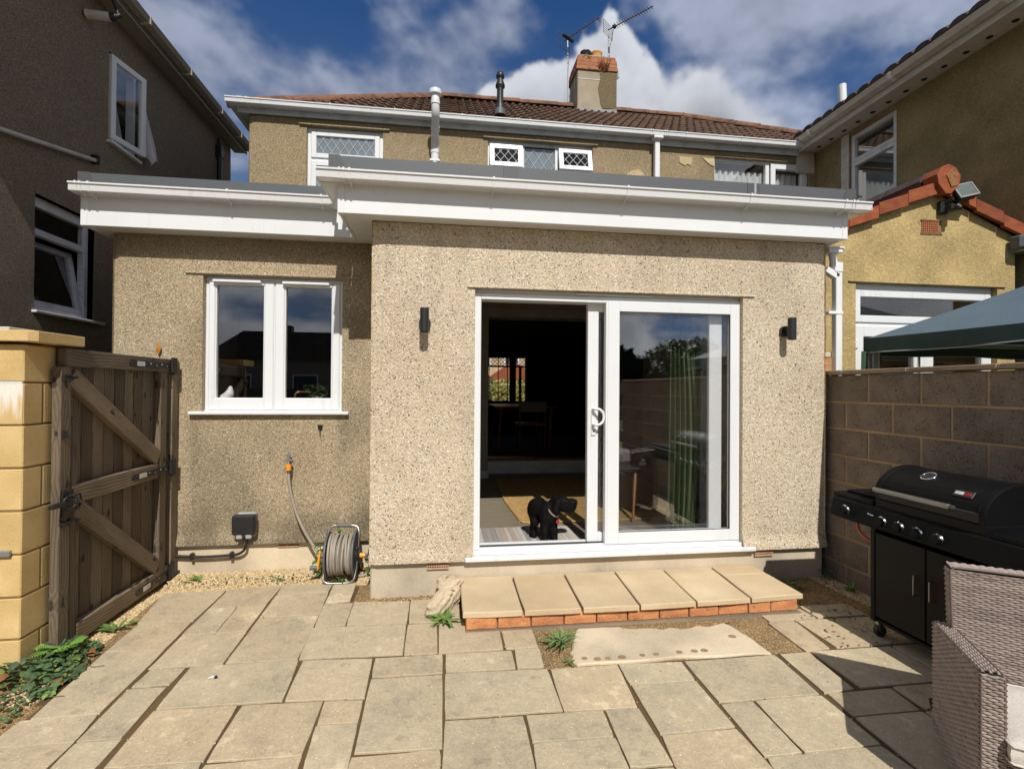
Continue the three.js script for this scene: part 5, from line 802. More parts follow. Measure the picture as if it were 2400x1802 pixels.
  part('pipe', rod([6.3, 5.6, -2.98], [6.3, 5.985, -3.0], 0.055, 0.055, 18), M.pvcPink, p); part('collar', rod([6.3, 5.585, -2.98], [6.3, 5.62, -2.98], 0.068, 0.064, 18), M.pvcPink, p); part('base', rod([6.27, 5.3, -2.98], [6.3, 5.6, -2.98], 0.075, 0.055, 16), M.black, p); settle(p);
}

// ================================================================ NEIGHBOUR'S GABLED EXTENSION
{
  const gz = -0.25, e = thing('gabled_extension', 'small mustard rendered extension with orange verge tiles beyond the block wall', 'house extension', [4.8, 0, -1.5]);
  const x0 = 3.74, x1 = 5.656, ax = 4.835, ay = 3.245, sL = 0.415, yl = ay - sL * (ax - x0), yr = ay - 0.43 * (x1 - ax), fx0 = 4.045, fx1 = 5.47, fy = 2.425;
  const sh = new THREE.Shape([[x0, 0], [x1, 0], [x1, yr], [ax, ay], [x0, yl]].map((p) => new THREE.Vector2(...p))); sh.holes.push(new THREE.Path([[fx0, 0.1], [fx0, fy], [fx1, fy], [fx1, 0.1]].map((p) => new THREE.Vector2(...p))));
  const gw = new THREE.ExtrudeGeometry(sh, { depth: 0.2, bevelEnabled: false }); gw.translate(0, 0, gz - 0.2);
  part('wall', [gw, B(x0, 0, -2.9, x0 + 0.1, yl - 0.05, gz - 0.2, 0), B(x1 - 0.1, 0, -2.9, x1, yr - 0.05, gz - 0.2, 0), B(x0 + 0.1, 0, -1.5, x1 - 0.1, 2.5, -1.4, 0)], M.render, e);
  part('drip_bead', B(3.97, fy - 0.002, gz, 5.55, fy + 0.012, gz + 0.016, 0.003), M.render, e);
  // patches of fallen, smoother render near the verges
  const slab = (s) => { const len = s < 0 ? ax - x0 + 0.08 : x1 - ax + 0.1, k = s < 0 ? sL : 0.43; return poly([[ax, ay + 0.03], [ax, ay + 0.07], [ax + s * len, ay + 0.07 - k * len], [ax + s * len, ay + 0.03 - k * len]], 2.65, new THREE.Matrix4().makeTranslation(0, 0, -2.9)); };
  part('roof', [slab(-1), slab(1)], M.darkTile[1], e);
  for (const s of [-1, 1]) { const k = s < 0 ? sL : 0.43, n = 4; for (let i = 0; i < n; i++) { const a = 0.06 + i * 0.285, b = a + 0.275, ya = ay + 0.088 - k * a, yb = ay + 0.098 - k * b; part('verge_tile', [poly([[ax + s * a, ya], [ax + s * b, yb + 0.012], [ax + s * b, yb - 0.088], [ax + s * a, ya - 0.1]], 0.028, new THREE.Matrix4().makeTranslation(0, 0, gz + 0.035), 0.004), poly([[ax + s * a, ya], [ax + s * b, yb + 0.014], [ax + s * b, yb - 0.006], [ax + s * a, ya - 0.02]], 0.3, new THREE.Matrix4().makeTranslation(0, 0, gz - 0.24), 0.003)], M.redTile[(i + (s > 0 ? 2 : 0)) % 4], e); } }
  for (let i = 0; i < 6; i++) { const z = i ? gz + 0.1 - i * 0.42 + 0.26 : gz + 0.1, pr = [[-0.1, -0.06], [-0.115, 0.02], [-0.07, 0.085], [0.0, 0.112], [0.07, 0.085], [0.115, 0.02], [0.1, -0.06]]; const o = part('ridge_tile', poly([...pr, ...(i ? [[0.08, -0.06], [0.055, 0.06], [0, 0.085], [-0.055, 0.06], [-0.08, -0.06]] : [[0.02, -0.14], [-0.03, -0.14]])].map(([a, b]) => [ax + 0.02 + a, ay + 0.1 + b]), i ? 0.4 : 0.13, new THREE.Matrix4().makeTranslation(0, 0, z - (i ? 0.4 : 0.13)), 0.003), i ? M.darkTile[i % 3] : M.redTile[0], e); if (!i) part('mortar', poly([[-0.055, 0.0], [0, 0.06], [0.06, 0.02], [0.05, -0.08], [-0.01, -0.1]].map(([a, b]) => [ax + 0.045 + a, ay + 0.115 + b]), 0.012, new THREE.Matrix4().makeTranslation(0, 0, gz + 0.1)), mat(T.render, 0.75, 0.45, 0.4, 0.95, { bump: 0.01 }), o); }
  part('gutter', [B(5.6, 2.74, -2.8, 5.76, 2.85, gz + 0.12, 0.015), B(5.62, 2.85, -2.8, 5.75, 2.87, gz + 0.12, 0.004)], M.galv, e); part('gutter_end', B(5.56, 2.75, gz + 0.02, 5.7, 2.88, gz + 0.13, 0.02), M.rubber, e);
  // vent brick
  const vb = part('vent_brick', [...Array(9).keys()].map((i) => B(4.69 + i * 0.0195, 2.885, gz, 4.697 + i * 0.0195, 2.99, gz + 0.008, 0.001)).concat([...Array(6).keys()].map((i) => B(4.69, 2.885 + i * 0.0196, gz + 0.001, 4.853, 2.892 + i * 0.0196, gz + 0.009, 0.001))), mat(T.brick, 0.9, 0.7, 0.7, 0.9), e); part('cavity', B(4.692, 2.887, gz - 0.003, 4.851, 2.99, gz + 0.003, 0), M.dark, vb); part('surround', [B(4.68, 2.868, gz - 0.004, 4.9, 2.885, gz + 0.006), B(4.853, 2.885, gz - 0.004, 4.89, 2.99, gz + 0.006), B(4.68, 2.99, gz - 0.004, 4.885, 3.0, gz + 0.014)], M.mortarY, vb);
  // french doors with a fanlight
  const d = new THREE.Group(); d.name = 'french_doors'; e.add(d); const z = gz - 0.05;
  part('frame', [B(fx0, 0.1, z - 0.06, fx0 + 0.03, fy, z, 0.004), B(fx1 - 0.03, 0.1, z - 0.06, fx1, fy, z, 0.004), B(fx0, fy - 0.06, z - 0.06, fx1, fy, z - 0.001, 0.004), B(fx0, 2.05, z - 0.06, fx1, 2.08, z - 0.001, 0.004)], M.pvc, d);
  const ring = (a, b, y0, y1, q) => [B(a, y0, z - 0.05, a + q, y1, z + 0.012, 0.006), B(b - q, y0, z - 0.05, b, y1, z + 0.012, 0.006), B(a + q - 0.001, y0, z - 0.05, b - q + 0.001, y0 + q, z + 0.0114, 0.006), B(a + q - 0.001, y1 - q, z - 0.05, b - q + 0.001, y1, z + 0.0114, 0.006)];
  part('fanlight', ring(fx0 + 0.02, fx1 - 0.02, 2.08, 2.37, 0.065), M.pvc, d); part('pane', B(fx0 + 0.08, 2.14, z - 0.02, fx1 - 0.08, 2.31, z - 0.016, 0), M.glass, d);
  const cx = (fx0 + fx1) / 2; for (const [a, b] of [[fx0 + 0.015, cx], [cx, fx1 - 0.015]]) { part('door_leaf', ring(a, b, 0.2, 2.055, 0.1), M.pvc, d); part('pane', B(a + 0.1, 0.3, z - 0.02, b - 0.1, 1.955, z - 0.016, 0), M.glass, d); }
  part('hinge', [B(fx0 + 0.0, 1.85, z, fx0 + 0.05, 1.93, z + 0.025, 0.006)], M.pvc, d); part('door_handle', [B(cx - 0.07, 1.6, z + 0.012, cx - 0.045, 1.8, z + 0.024, 0.004)], M.chrome, d);
  settle(e);
  const f = thing('floodlight', 'black floodlight angled up under the ridge of the mustard gable', 'floodlight', [4.9, 3.1, gz + 0.1]);
  const hm = new THREE.Matrix4().makeRotationFromEuler(new THREE.Euler(-0.42, -0.3, 0.1)).scale(new THREE.Vector3(0.8, 0.86, 0.85)).setPosition(5.005, 3.235, gz + 0.12), ap = (g) => { g = prep(g); g.applyMatrix4(hm); g.userData.uv = 1; return g; };
  part('housing', [ap(B(-0.1, -0.08, -0.085, 0.1, 0.08, -0.004, 0.02)), rod([4.87, 3.12, gz], [4.9, 3.16, gz + 0.1], 0.02)], M.iron, f); part('bezel', [ap(B(-0.1, -0.085, -0.005, -0.085, 0.085, 0.008)), ap(B(0.085, -0.085, -0.005, 0.1, 0.085, 0.008)), ap(B(-0.085, 0.07, -0.005, 0.085, 0.085, 0.007)), ap(B(-0.085, -0.085, -0.005, 0.085, -0.068, 0.009))], mat(T.speck, 0.2, 0.21, 0.2, 0.4), f);
  part('glass', ap(B(-0.085, -0.07, -0.002, 0.085, 0.07, 0.003, 0)), mat(T.speck, 0.11, 0.14, 0.13, 0.2, { phys: 1, clearcoat: 1 }), f); part('sensor', [B(4.87, 3.06, gz + 0.04, 4.96, 3.11, gz + 0.12, 0.015), rod([4.915, 3.085, gz + 0.12], [4.92, 3.06, gz + 0.15], 0.03, 0.018, 12)], M.iron, f); part('bracket', B(4.84, 3.05, gz, 4.92, 3.16, gz + 0.05, 0.01), M.iron, f); settle(f);
}
// ---- rainwater downpipe between the two extensions
{
  const t = thing('rainwater_downpipe', 'white downpipe with a branch between the extension corner and the mustard wall', 'downpipe', [3.73, 0, -0.1]);
  part('gutter_outlet', [B(3.625, 2.61, -0.16, 3.75, 2.655, -0.05, 0.006), B(3.615, 2.645, -0.17, 3.76, 2.66, -0.04, 0.003)], M.pvc, t); part('swan_neck', rod([3.69, 2.62, -0.1], [3.715, 2.5, -0.1], 0.028, 0.028, 14), M.pvc, t); part('hopper', [B(3.695, 2.46, -0.14, 3.77, 2.54, -0.07, 0.004)], M.pvc, t);
  part('pipe', [B(3.71, 1.0, -0.13, 3.768, 2.47, -0.075, 0.005)], M.pvc, t); part('branch', [bar([3.63, 2.48, -0.1], [3.735, 2.42, -0.1], 0.05, 0.05)], M.pvc, t); part('pipe_clip', [B(3.64, 2.11, -0.15, 3.772, 2.135, -0.07, 0.003)], M.pvc, t); settle(t);
  const b = thing('brick_stub', 'orange brick pier under a concrete cap beside the white downpipe', 'brick pier', [3.66, 0, -0.15]); for (let i = 0; i < 8; i++) part('brick', B(3.61, 1.2 + i * 0.07, -0.22, 3.705, 1.263 + i * 0.07, -0.14, 0.004), M.bricks[i % 5], b); part('mortar', B(3.612, 0, -0.218, 3.703, 1.75, -0.145), M.mortarG, b); part('cap', B(3.6, 1.758, -0.23, 3.725, 1.8, -0.13, 0.005), M.conc, b); settle(b);
}

// ================================================================ NEIGHBOUR'S HOUSE on the left
{
  const X = -3.0, h = thing('left_neighbour_house', 'dark pebbledashed side of the house next door with two windows', 'house', [-5, 0, -3]);
  const a = -2.12, b = -2.62, c = -1.19, d = -1.925;
  const ws = wallGrid(-5.15, 1.2, 0, 5.45, [[b, a, 4.06, 5.0], [d, c, 2.13, 3.14]], 0.12, (x, y) => 0.01 * (fbm(x * 2, y * 2, 0, 3, 17) - 0.5), (x, y) => { const n = fbm(x * 1.2, y * 1.2, 0, 4, 67); return [1, 1, 1].map((v) => v * (1 - 0.25 * (n - 0.5))); }); ws.applyMatrix4(new THREE.Matrix4().makeRotationY(Math.PI / 2)); ws.scale(1, 1, -1); { const p = ws.index; const q = ws.attributes; for (const k of ['position', 'normal', 'color', 'uv']) { const A = q[k], s = A.itemSize; for (let i = 0; i < A.count; i += 3) for (let m = 0; m < s; m++) { const t = A.array[(i + 1) * s + m]; A.array[(i + 1) * s + m] = A.array[(i + 2) * s + m]; A.array[(i + 2) * s + m] = t; } } }
  for (let i = 0; i < ws.attributes.normal.count; i++) ws.attributes.normal.setZ(i, ws.attributes.normal.getZ(i)); ws.translate(X, 0, 0);
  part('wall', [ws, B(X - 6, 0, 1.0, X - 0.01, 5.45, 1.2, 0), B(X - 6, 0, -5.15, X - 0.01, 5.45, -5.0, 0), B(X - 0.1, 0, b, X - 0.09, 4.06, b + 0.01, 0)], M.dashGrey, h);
  part('inner_wall', [B(X - 1.3, 1.8, -5, X - 1.2, 5.4, 1, 0)], M.navyD, h); part('inner_floor', [B(X - 1.3, 3.4, -5, X - 0.1, 3.5, 1, 0), B(X - 1.3, 1.6, -5, X - 0.1, 1.7, 1, 0)], M.navyD, h);
  // eaves
  part('soffit', B(X, 5.4, -5.3, X + 0.2, 5.415, 1.3, 0.002), mat(T.speck, 0.27, 0.24, 0.2, 0.6), h); part('fascia', B(X + 0.18, 5.38, -5.3, X + 0.2, 5.55, 1.3, 0.003), mat(T.speck, 0.3, 0.27, 0.22, 0.6), h);
  part('gutter', poly([[0, -0.06], [0.03, -0.075], [0.085, -0.05], [0.11, 0], [0.1, 0], [0.075, -0.045], [0.03, -0.065], [0, -0.05]].map(([p, q]) => [X + 0.2 + p, 5.5 + q]), 6.55, new THREE.Matrix4().makeTranslation(0, 0, -5.28)), mat(T.speck, 0.24, 0.21, 0.17, 0.6), h);
  for (const z of [-1.2, -2.3, -3.2, -4.1, -4.8]) part('gutter_bracket', B(X + 0.2, 5.42, z, X + 0.315, 5.51, z + 0.03, 0.004), mat(T.speck, 0.42, 0.38, 0.32, 0.6), h);
  part('roof', [rawGeo([X + 0.26, 5.52, 1.3, X + 0.26, 5.52, -5.3, X - 3.2, 8.1, -3.5, X + 0.26, 5.52, 1.3, X - 3.2, 8.1, -3.5, X - 3.2, 8.1, 0]), rawGeo([X + 0.26, 5.52, -5.3, X - 6.6, 5.52, -5.3, X - 3.2, 8.1, -3.5]), rawGeo([X - 6.6, 5.52, 1.3, X + 0.26, 5.52, 1.3, X - 3.2, 8.1, 0])], M.darkTile[2], h);
  for (let i = 0; i < 24; i++) { const z = -5.25 + i * 0.27, P = []; for (let k = 0; k < 5; k++) { const f = (t) => [z + t * 0.25, 0.022 * Math.sin(t * Math.PI)]; const [za, ha] = f(k / 5), [zb, hb] = f((k + 1) / 5), xA = X + 0.27, xB = X - 0.05, yA = 5.49, yB = 5.73; P.push(xA, yA + ha, za, xA, yA + hb, zb, xB, yB + hb, zb, xA, yA + ha, za, xB, yB + hb, zb, xB, yB + ha, za, xA, yA - 0.02, za, xA, yA + hb, zb, xA, yA + ha, za, xA, yA - 0.02, za, xA, yA - 0.02, zb, xA, yA + hb, zb); } part('roof_tile', rawGeo(P), M.darkTile[i % 3], h); }
  part('downpipe', [rod([X + 0.05, 2.6, -4.62], [X + 0.05, 5.3, -4.62], 0.035), B(X, 5.02, -4.7, X + 0.09, 5.2, -4.58, 0.01)], M.iron, h);
  // lower window
  const pl = mat(T.speck, 0.62, 0.62, 0.66, 0.45), W = new THREE.Group(); W.name = 'window'; W.userData.label = 'ground floor window with its lower light tilted open'; h.add(W); const f = X - 0.05;
  part('frame', [B(f - 0.06, 2.13, c - 0.05, f, 3.14, c, 0.004), B(f - 0.06, 2.13, d, f, 3.14, d + 0.06, 0.004), B(f - 0.06, 3.05, d + 0.055, f - 0.001, 3.14, c - 0.045, 0.004), B(f - 0.06, 2.8, d + 0.055, f - 0.001, 2.86, c - 0.045, 0.004), B(f - 0.06, 2.13, d + 0.055, f - 0.001, 2.18, c - 0.045, 0.004)], pl, W);
  part('pane', B(f - 0.03, 2.86, d + 0.06, f - 0.026, 3.05, c - 0.05, 0), M.glass, W); part('sill', B(f - 0.05, 2.105, -2.06, X + 0.04, 2.13, -1.165, 0.005), pl, W);
  { const tilt = 0.17, add = (n, g, m) => { g = prep(g); g.translate(-f, -2.18, 0); g.rotateZ(tilt); g.translate(f, 2.18, 0); g.userData.uv = 1; part(n, g, m, W); }, z0 = d + 0.06, z1 = c - 0.05, y0 = 2.185, y1 = 2.79; add('sash', [B(f - 0.05, y0, z0, f - 0.004, y1, z0 + 0.05, 0.004), B(f - 0.05, y0, z1 - 0.05, f - 0.004, y1, z1, 0.004), B(f - 0.05, y0, z0 + 0.045, f - 0.005, y0 + 0.05, z1 - 0.045, 0.004), B(f - 0.05, y1 - 0.05, z0 + 0.045, f - 0.005, y1, z1 - 0.045, 0.004)], pl); add('pane', B(f - 0.03, y0 + 0.04, z0 + 0.04, f - 0.026, y1 - 0.04, z1 - 0.04, 0), M.glass); }
  // upper window, its casement swung out
  const U = new THREE.Group(); U.name = 'window_001'; U.userData.label = 'upstairs window with its casement swung open'; h.add(U);
  part('frame', [B(f - 0.06, 4.06, a - 0.03, f + 0.03, 5.0, a, 0.004), B(f - 0.06, 4.06, b, f + 0.03, 5.0, b + 0.03, 0.004), B(f - 0.06, 4.97, b + 0.028, f + 0.029, 5.0, a - 0.028, 0.004), B(f - 0.06, 4.06, b + 0.028, f + 0.029, 4.09, a - 0.028, 0.004)], M.pvc, U); part('sill', B(f, 4.03, b - 0.02, X + 0.05, 4.06, a + 0.02, 0.005), M.pvc, U);
  { const an = 0.2, add = (n, g, m) => { g = prep(g); g.translate(-f - 0.03, 0, -a + 0.02); g.rotateY(-an); g.translate(f + 0.03, 0, a - 0.02); g.userData.uv = 1; part(n, g, m, U); }, z0 = b + 0.02, z1 = a - 0.02, y0 = 4.085, y1 = 4.98; add('sash', [B(f + 0.03, y0, z0, f + 0.075, y1, z0 + 0.06, 0.005), B(f + 0.03, y0, z1 - 0.06, f + 0.075, y1, z1, 0.005), B(f + 0.03, y0, z0 + 0.055, f + 0.074, y0 + 0.06, z1 - 0.055, 0.005), B(f + 0.03, y1 - 0.06, z0 + 0.055, f + 0.074, y1, z1 - 0.055, 0.005)], M.pvc); add('pane', B(f + 0.05, y0 + 0.05, z0 + 0.05, f + 0.054, y1 - 0.05, z1 - 0.05, 0), M.glass); }
  settle(h);
  const n = thing('net_curtain', 'white net curtain blowing out of the open upstairs window of the dark house', 'curtain', [X, 4.1, b]);
  const cg = new THREE.PlaneGeometry(1, 1, 30, 24), p = cg.attributes.position; for (let i = 0; i < p.count; i++) { const u = p.getX(i) + 0.5, v = p.getY(i) + 0.5, sp = 0.05 + 0.1 * (1 - v), fold = 0.02 * Math.sin(u * 19 + v * 4) * (1.2 - v); p.setXYZ(i, X + 0.05 + 0.06 * (1 - v) * (0.4 + u) + fold, 4.1 + v * 0.6 + 0.05 * Math.sin(u * 9) * (1 - v), b - 0.01 - u * sp + fold * 0.6); } cg.computeVertexNormals(); part('cloth', cg, mat(T.cloth, 0.72, 0.68, 0.72, 0.95, { side: THREE.DoubleSide }), n); 
  const c2 = new THREE.PlaneGeometry(1, 1, 40, 8), p2 = c2.attributes.position; for (let i = 0; i < p2.count; i++) { const u = p2.getX(i) + 0.5, v = p2.getY(i) + 0.5; p2.setXYZ(i, f - 0.1 + 0.02 * Math.sin(u * 40 + v), 4.1 + v * 0.86, a - 0.06 - (u * 0.22 + (1 - v) * 0.2 + 0.02 * Math.sin(v * 7))); } c2.computeVertexNormals(); part('cloth', c2, mat(T.cloth, 0.62, 0.66, 0.72, 0.95, { side: THREE.DoubleSide }), n); settle(n);
  const s = thing('security_camera', 'white tubular camera with a black mount under the dark house eaves', 'camera', [X + 0.1, 5.2, -1.9]);
  part('housing', [rod([X + 0.03, 5.115, -1.75], [X + 0.24, 5.107, -1.75], 0.04, 0.04, 18), rod([X + 0.02, 5.115, -1.75], [X + 0.03, 5.115, -1.75], 0.043, 0.043, 18)], mat(T.speck, 0.68, 0.66, 0.62, 0.45), s); part('mount', [rod([X + 0.24, 5.107, -1.75], [X + 0.29, 5.112, -1.75], 0.044, 0.03, 16), rod([X + 0.28, 5.112, -1.75], [X + 0.32, 5.14, -1.76], 0.022, 0.022, 12), rod([X + 0.31, 5.12, -1.76], [X + 0.19, 5.4, -1.78], 0.012, 0.012, 10)], M.iron, s); settle(s);
  const q = thing('waste_pipe', 'pale thin pipe running along the dark house wall', 'pipe', [X, 3.6, -1.3]); part('pipe', rod([X + 0.04, 3.45, -0.6], [X + 0.04, 3.735, -1.89], 0.02, 0.02, 12), M.pvcShade, q); part('bracket', B(X, 3.7, -1.9, X + 0.07, 3.79, -1.86, 0.005), M.iron, q); settle(q);
}
// ================================================================ PATIO STEP
{
  const s = thing('patio_step', 'low step of sandstone slabs on orange bricks below the patio door', 'step', [1.78, 0, 0.3]);
  const fx = [0.64, 1.013, 1.384, 1.762, 2.147, 2.534, 2.925], bx = [0.643, 1.02, 1.407, 1.796, 2.182, 2.573, 2.923], fz = [0.578, 0.59, 0.596, 0.598, 0.592, 0.58, 0.555], R = rng(201);
  const J = 0.006; for (let i = 0; i < 6; i++) { const a = i ? J : 0, b = i < 5 ? J : 0, mt = M.slab[Math.floor(R() * 4)]; const put = (q, m) => part('slab', slabGeo(q, 0.08, 0.112 + (R() - 0.5) * 0.003, 0.006, 500 + i + q[0][1] * 10, 0.0015), m, s); if (i < 5) put([[bx[i] + a, 0.003], [bx[i + 1] - b, 0.003], [fx[i + 1] - b, fz[i + 1]], [fx[i] + a, fz[i]]], mt); else { put([[2.573 + a, 0.003], [2.923, 0.003], [2.925, 0.168], [2.566 + a, 0.17]], mt); put([[2.566 + a, 0.176], [2.925, 0.174], [fx[6], fz[6]], [fx[5] + a, fz[5]]], M.slab[1]); } }
  part('mortar', [B(0.668, -0.04, 0.02, 2.88, 0.079, 0.545, 0.003)], M.mortarG, s); part('mortar_bed', B(0.65, -0.04, 0.3, 2.9, 0.003, 0.6, 0.012), M.concDark, s);
  const bj = [0.656, 0.853, 1.063, 1.273, 1.484, 1.69, 1.903, 2.106, 2.312, 2.526, 2.688, 2.888];
  for (let i = 0; i < 11; i++) { const z = 0.573 - 0.03 * Math.max(0, i / 10 - 0.5); part('brick', B(bj[i] + 0.004, 0.004, z - 0.1, bj[i + 1] - 0.004, 0.077, z + (R() - 0.5) * 0.006, 0.005), M.bricks[Math.floor(R() * 5)], s); }
  for (let i = 0; i < 2; i++) for (const [x0, x1] of [[0.656, 0.756], [2.79, 2.888]]) part('brick', B(x0, 0.008, 0.03 + i * 0.21, x1, 0.072, 0.232 + i * 0.21, 0.005), M.bricks[Math.floor(R() * 5)], s);
  settle(s);
}
// ================================================================ YELLOW BLOCK PILLAR
{
  const p = thing('gate_pillar', 'yellow block pillar with a flat cap and white lime streaks beside the gate', 'pillar', [-1.83, 0, 0.65]);
  const x1 = -1.605, x0 = -2.26, z1 = 0.79, z0 = 0.575, yj = [0, 0.19, 0.402, 0.618, 0.839, 1.056, 1.275, 1.493, 1.69], R = rng(211);
  part('mortar', B(x0 + 0.004, -0.04, z0 + 0.004, x1 - 0.004, 1.69, z1 - 0.004, 0.002), M.mortarY, p);
  for (let r = 0; r < 8; r++) { const y0 = yj[r] + 0.004, y1 = yj[r + 1] - 0.004, m = () => M.yblocks[Math.floor(R() * 5)]; if (r % 2) { part('block', B(x1 - 0.215, y0, z0, x1, y1, z1, 0.005), m(), p); part('block', B(x0, y0, z0, x1 - 0.223, y1, z1, 0.005), m(), p); } else { part('block', B(x1 - 0.44, y0, z0 + 0.092, x1, y1, z1, 0.005), m(), p); part('block', B(x1 - 0.44, y0, z0, x1, y1, z0 + 0.084, 0.005), m(), p); part('block', B(x0, y0, z0, x1 - 0.448, y1, z1, 0.005), m(), p); } }
  part('cap', poly([[x0, -0.83], [x1 + 0.045, -0.83], [x1 + 0.07, -0.8], [x1 + 0.08, -0.49], [x0, -0.49]].map(([a, b]) => [a, b]), 0.048, new THREE.Matrix4().makeRotationX(-Math.PI / 2).setPosition(0, 1.704, 0), 0.004), M.yblocks[1], p);
  part('lintel_stone', B(x0 - 0.2, 1.752, 0.42, -1.82, 1.795, 0.6, 0.004), M.pvcShade, p); part('latch_keep', B(-1.76, 0.615, z1, -1.646, 0.645, z1 + 0.02, 0.003), M.galv, p);
  // lime washed down the front of one block: an even thin crust with its own shape
  const lime = (x0, x1b, ya, yb, z, m) => { const g = B(x0, ya, z - 0.003, x1b, yb, z + 0.0012, 0.0005), q = g.attributes.position, uv = new Float32Array(q.count * 2); for (let i = 0; i < q.count; i++) { uv[i * 2] = (q.getX(i) - x0) / (x1b - x0); uv[i * 2 + 1] = (q.getY(i) - ya) / (yb - ya) * 0.98 + 0.01; } g.setAttribute('uv', new THREE.BufferAttribute(uv, 2)); g.userData.uv = 1; part('lime_crust', g, m, p); };
  const lm = mat(T.lime, 1, 1, 1, 0.95); lime(x1 - 0.42, x1 - 0.003, 1.281, 1.487, z1, lm); part('lime_joint', [B(x1 - 0.4, 1.486, z1 - 0.003, x1 - 0.006, 1.498, z1 + 0.002, 0.001)], M.pvcOld, p);
  { const Q = rng(213), g2 = []; for (let i = 0; i < 8; i++) { const z = z0 + 0.004 + Q() * 0.02, l = 0.1 + Q() * 0.12, y = 1.47 - Q() * 0.08; g2.push(B(x1 - 0.002, y - l, z, x1 + 0.0016 + i * 0.0001, y, z + 0.008, 0)); } part('lime_streak', g2, mat(T.concrete, 1.2, 1.1, 0.9, 0.95), p); }
  settle(p);
}
// ================================================================ WOODEN GATE
{
  const g = thing('garden_gate', 'weathered wooden side gate with diagonal braces and black strap hinges', 'gate', [-1.56, 0, 0.1]);
  const xf = -1.54, w = (x0, y0, z0, x1, y1, z1, ax, c = 0.004) => grainUV(B(x0, y0, z0, x1, y1, z1, c), ax), R = rng(221);
  const bd = (a, b, wd, th, m, x = xf) => { const gg = bar([x - th / 2, a[1], a[0]], [x - th / 2, b[1], b[0]], th, wd, [0, 1, 0], 0.004); const L = V3(0, b[1] - a[1], b[0] - a[0]).normalize(), q = gg.attributes.position, uv = new Float32Array(q.count * 2), o = R() * 4; for (let i = 0; i < q.count; i++) { uv[i * 2] = q.getY(i) * L.y + q.getZ(i) * L.z + o; uv[i * 2 + 1] = q.getZ(i) * L.y - q.getY(i) * L.z + q.getX(i) + o; } gg.setAttribute('uv', new THREE.BufferAttribute(uv, 2)); gg.userData.uv = 1; return gg; };
  // boards behind the frame
  let z = -0.39; while (z < 0.49) { const wd = 0.094; part('board', w(xf - 0.062 - R() * 0.003, 0.06, z, xf - 0.046, 1.61, Math.min(z + wd, 0.52), 1), M.boards[Math.floor(R() * 4)], g); z += wd + 0.004 + R() * 0.003; }
  part('top_rail', w(xf - 0.045, 1.585, -0.475, xf, 1.683, 0.595, 2), M.woodB, g);
  part('middle_rail', w(xf - 0.045, 0.812, -0.32, xf, 0.918, 0.545, 2), M.wood, g);
  part('bottom_rail', w(xf - 0.045, 0.022, -0.46, xf, 0.13, 0.49, 2), M.woodL, g);
  part('stile', w(xf - 0.045, 0.02, -0.42, xf + 0.001, 1.583, -0.335, 1), M.woodB, g); part('stile', w(xf - 0.045, 0.02, 0.555, xf + 0.001, 1.583, 0.635, 1), M.woodB, g);
  part('stile', w(xf - 0.046, 0.01, 0.5, xf - 0.0005, 1.3, 0.552, 1), M.woodD, g);
  part('brace', bd([0.545, 1.53], [-0.325, 0.955], 0.105, 0.045, M.woodL, xf + 0.0015), M.woodL, g); part('brace', bd([0.5, 0.79], [-0.33, 0.16], 0.105, 0.045, M.woodL, xf + 0.0015), M.wood, g);
  const post = thing('gate_post', 'dark wooden gate post between the yellow pillar and the latch side of the gate', 'post', [-1.59, 0, 0.56]); part('post', w(-1.64, -0.05, 0.485, -1.595, 1.69, 0.57, 1), M.woodB, post); settle(post);
  const hp = thing('gate_post', 'wooden hinge post fixed to the pebbledash at the far end of the gate', 'post', [-1.57, 0, -0.52]); part('post', w(-1.62, -0.05, -0.575, -1.535, 1.685, -0.485, 1), M.wood, hp); settle(hp);
  const hinge = (y, z1, tilt) => { const h = part('strap_hinge', [B(xf + 0.002, y - 0.02, -0.44, xf + 0.008, y + 0.02, z1 - 0.02, 0.002), rod([xf + 0.002, y, z1 - 0.02], [xf + 0.0085, y, z1 - 0.02], 0.021, 0.021, 12), B(xf + 0.001, y - 0.065, -0.515, xf + 0.026, y + 0.065, -0.462, 0.006), rod([xf + 0.016, y - 0.05, -0.458], [xf + 0.016, y + 0.05, -0.458], 0.014, 0.014, 10)], M.iron, g); part('label', B(xf + 0.0085, y - 0.017, z1 - 0.16, xf + 0.0095, y + 0.015, z1 - 0.075, 0), M.pvcOld, h); const b = []; for (let k = 0; k < 4; k++) b.push(rod([xf + 0.007, y + (k % 2 ? 0.008 : -0.008), -0.4 + k * 0.07], [xf + 0.011, y, -0.4 + k * 0.07], 0.006, 0.006, 8)); part('screw', b, M.steel, h); };
  hinge(1.632, 0.04); hinge(0.866, 0.0); hinge(0.075, -0.06);
  part('ring_latch', [B(xf + 0.002, 0.76, 0.545, xf + 0.012, 0.905, 0.625, 0.004), B(xf + 0.004, 0.825, 0.6, xf + 0.03, 0.85, 0.72, 0.004), new THREE.TorusGeometry(0.04, 0.006, 8, 22).rotateY(Math.PI / 2 + 0.3).translate(xf + 0.03, 0.835, 0.535), new THREE.TorusGeometry(0.035, 0.006, 8, 22).rotateY(Math.PI / 2 - 0.3).translate(xf + 0.03, 0.84, 0.6), rod([xf, 0.87, 0.57], [xf + 0.04, 0.87, 0.57], 0.012)], M.iron, g);
  part('bolt', [rod([xf + 0.016, 0.728, 0.53], [xf + 0.016, 0.728, 0.65], 0.008), B(xf, 0.708, 0.555, xf + 0.01, 0.748, 0.575), B(xf, 0.708, 0.61, xf + 0.01, 0.748, 0.63), rod([xf + 0.016, 0.728, 0.54], [xf + 0.045, 0.735, 0.545], 0.006)], M.iron, g);
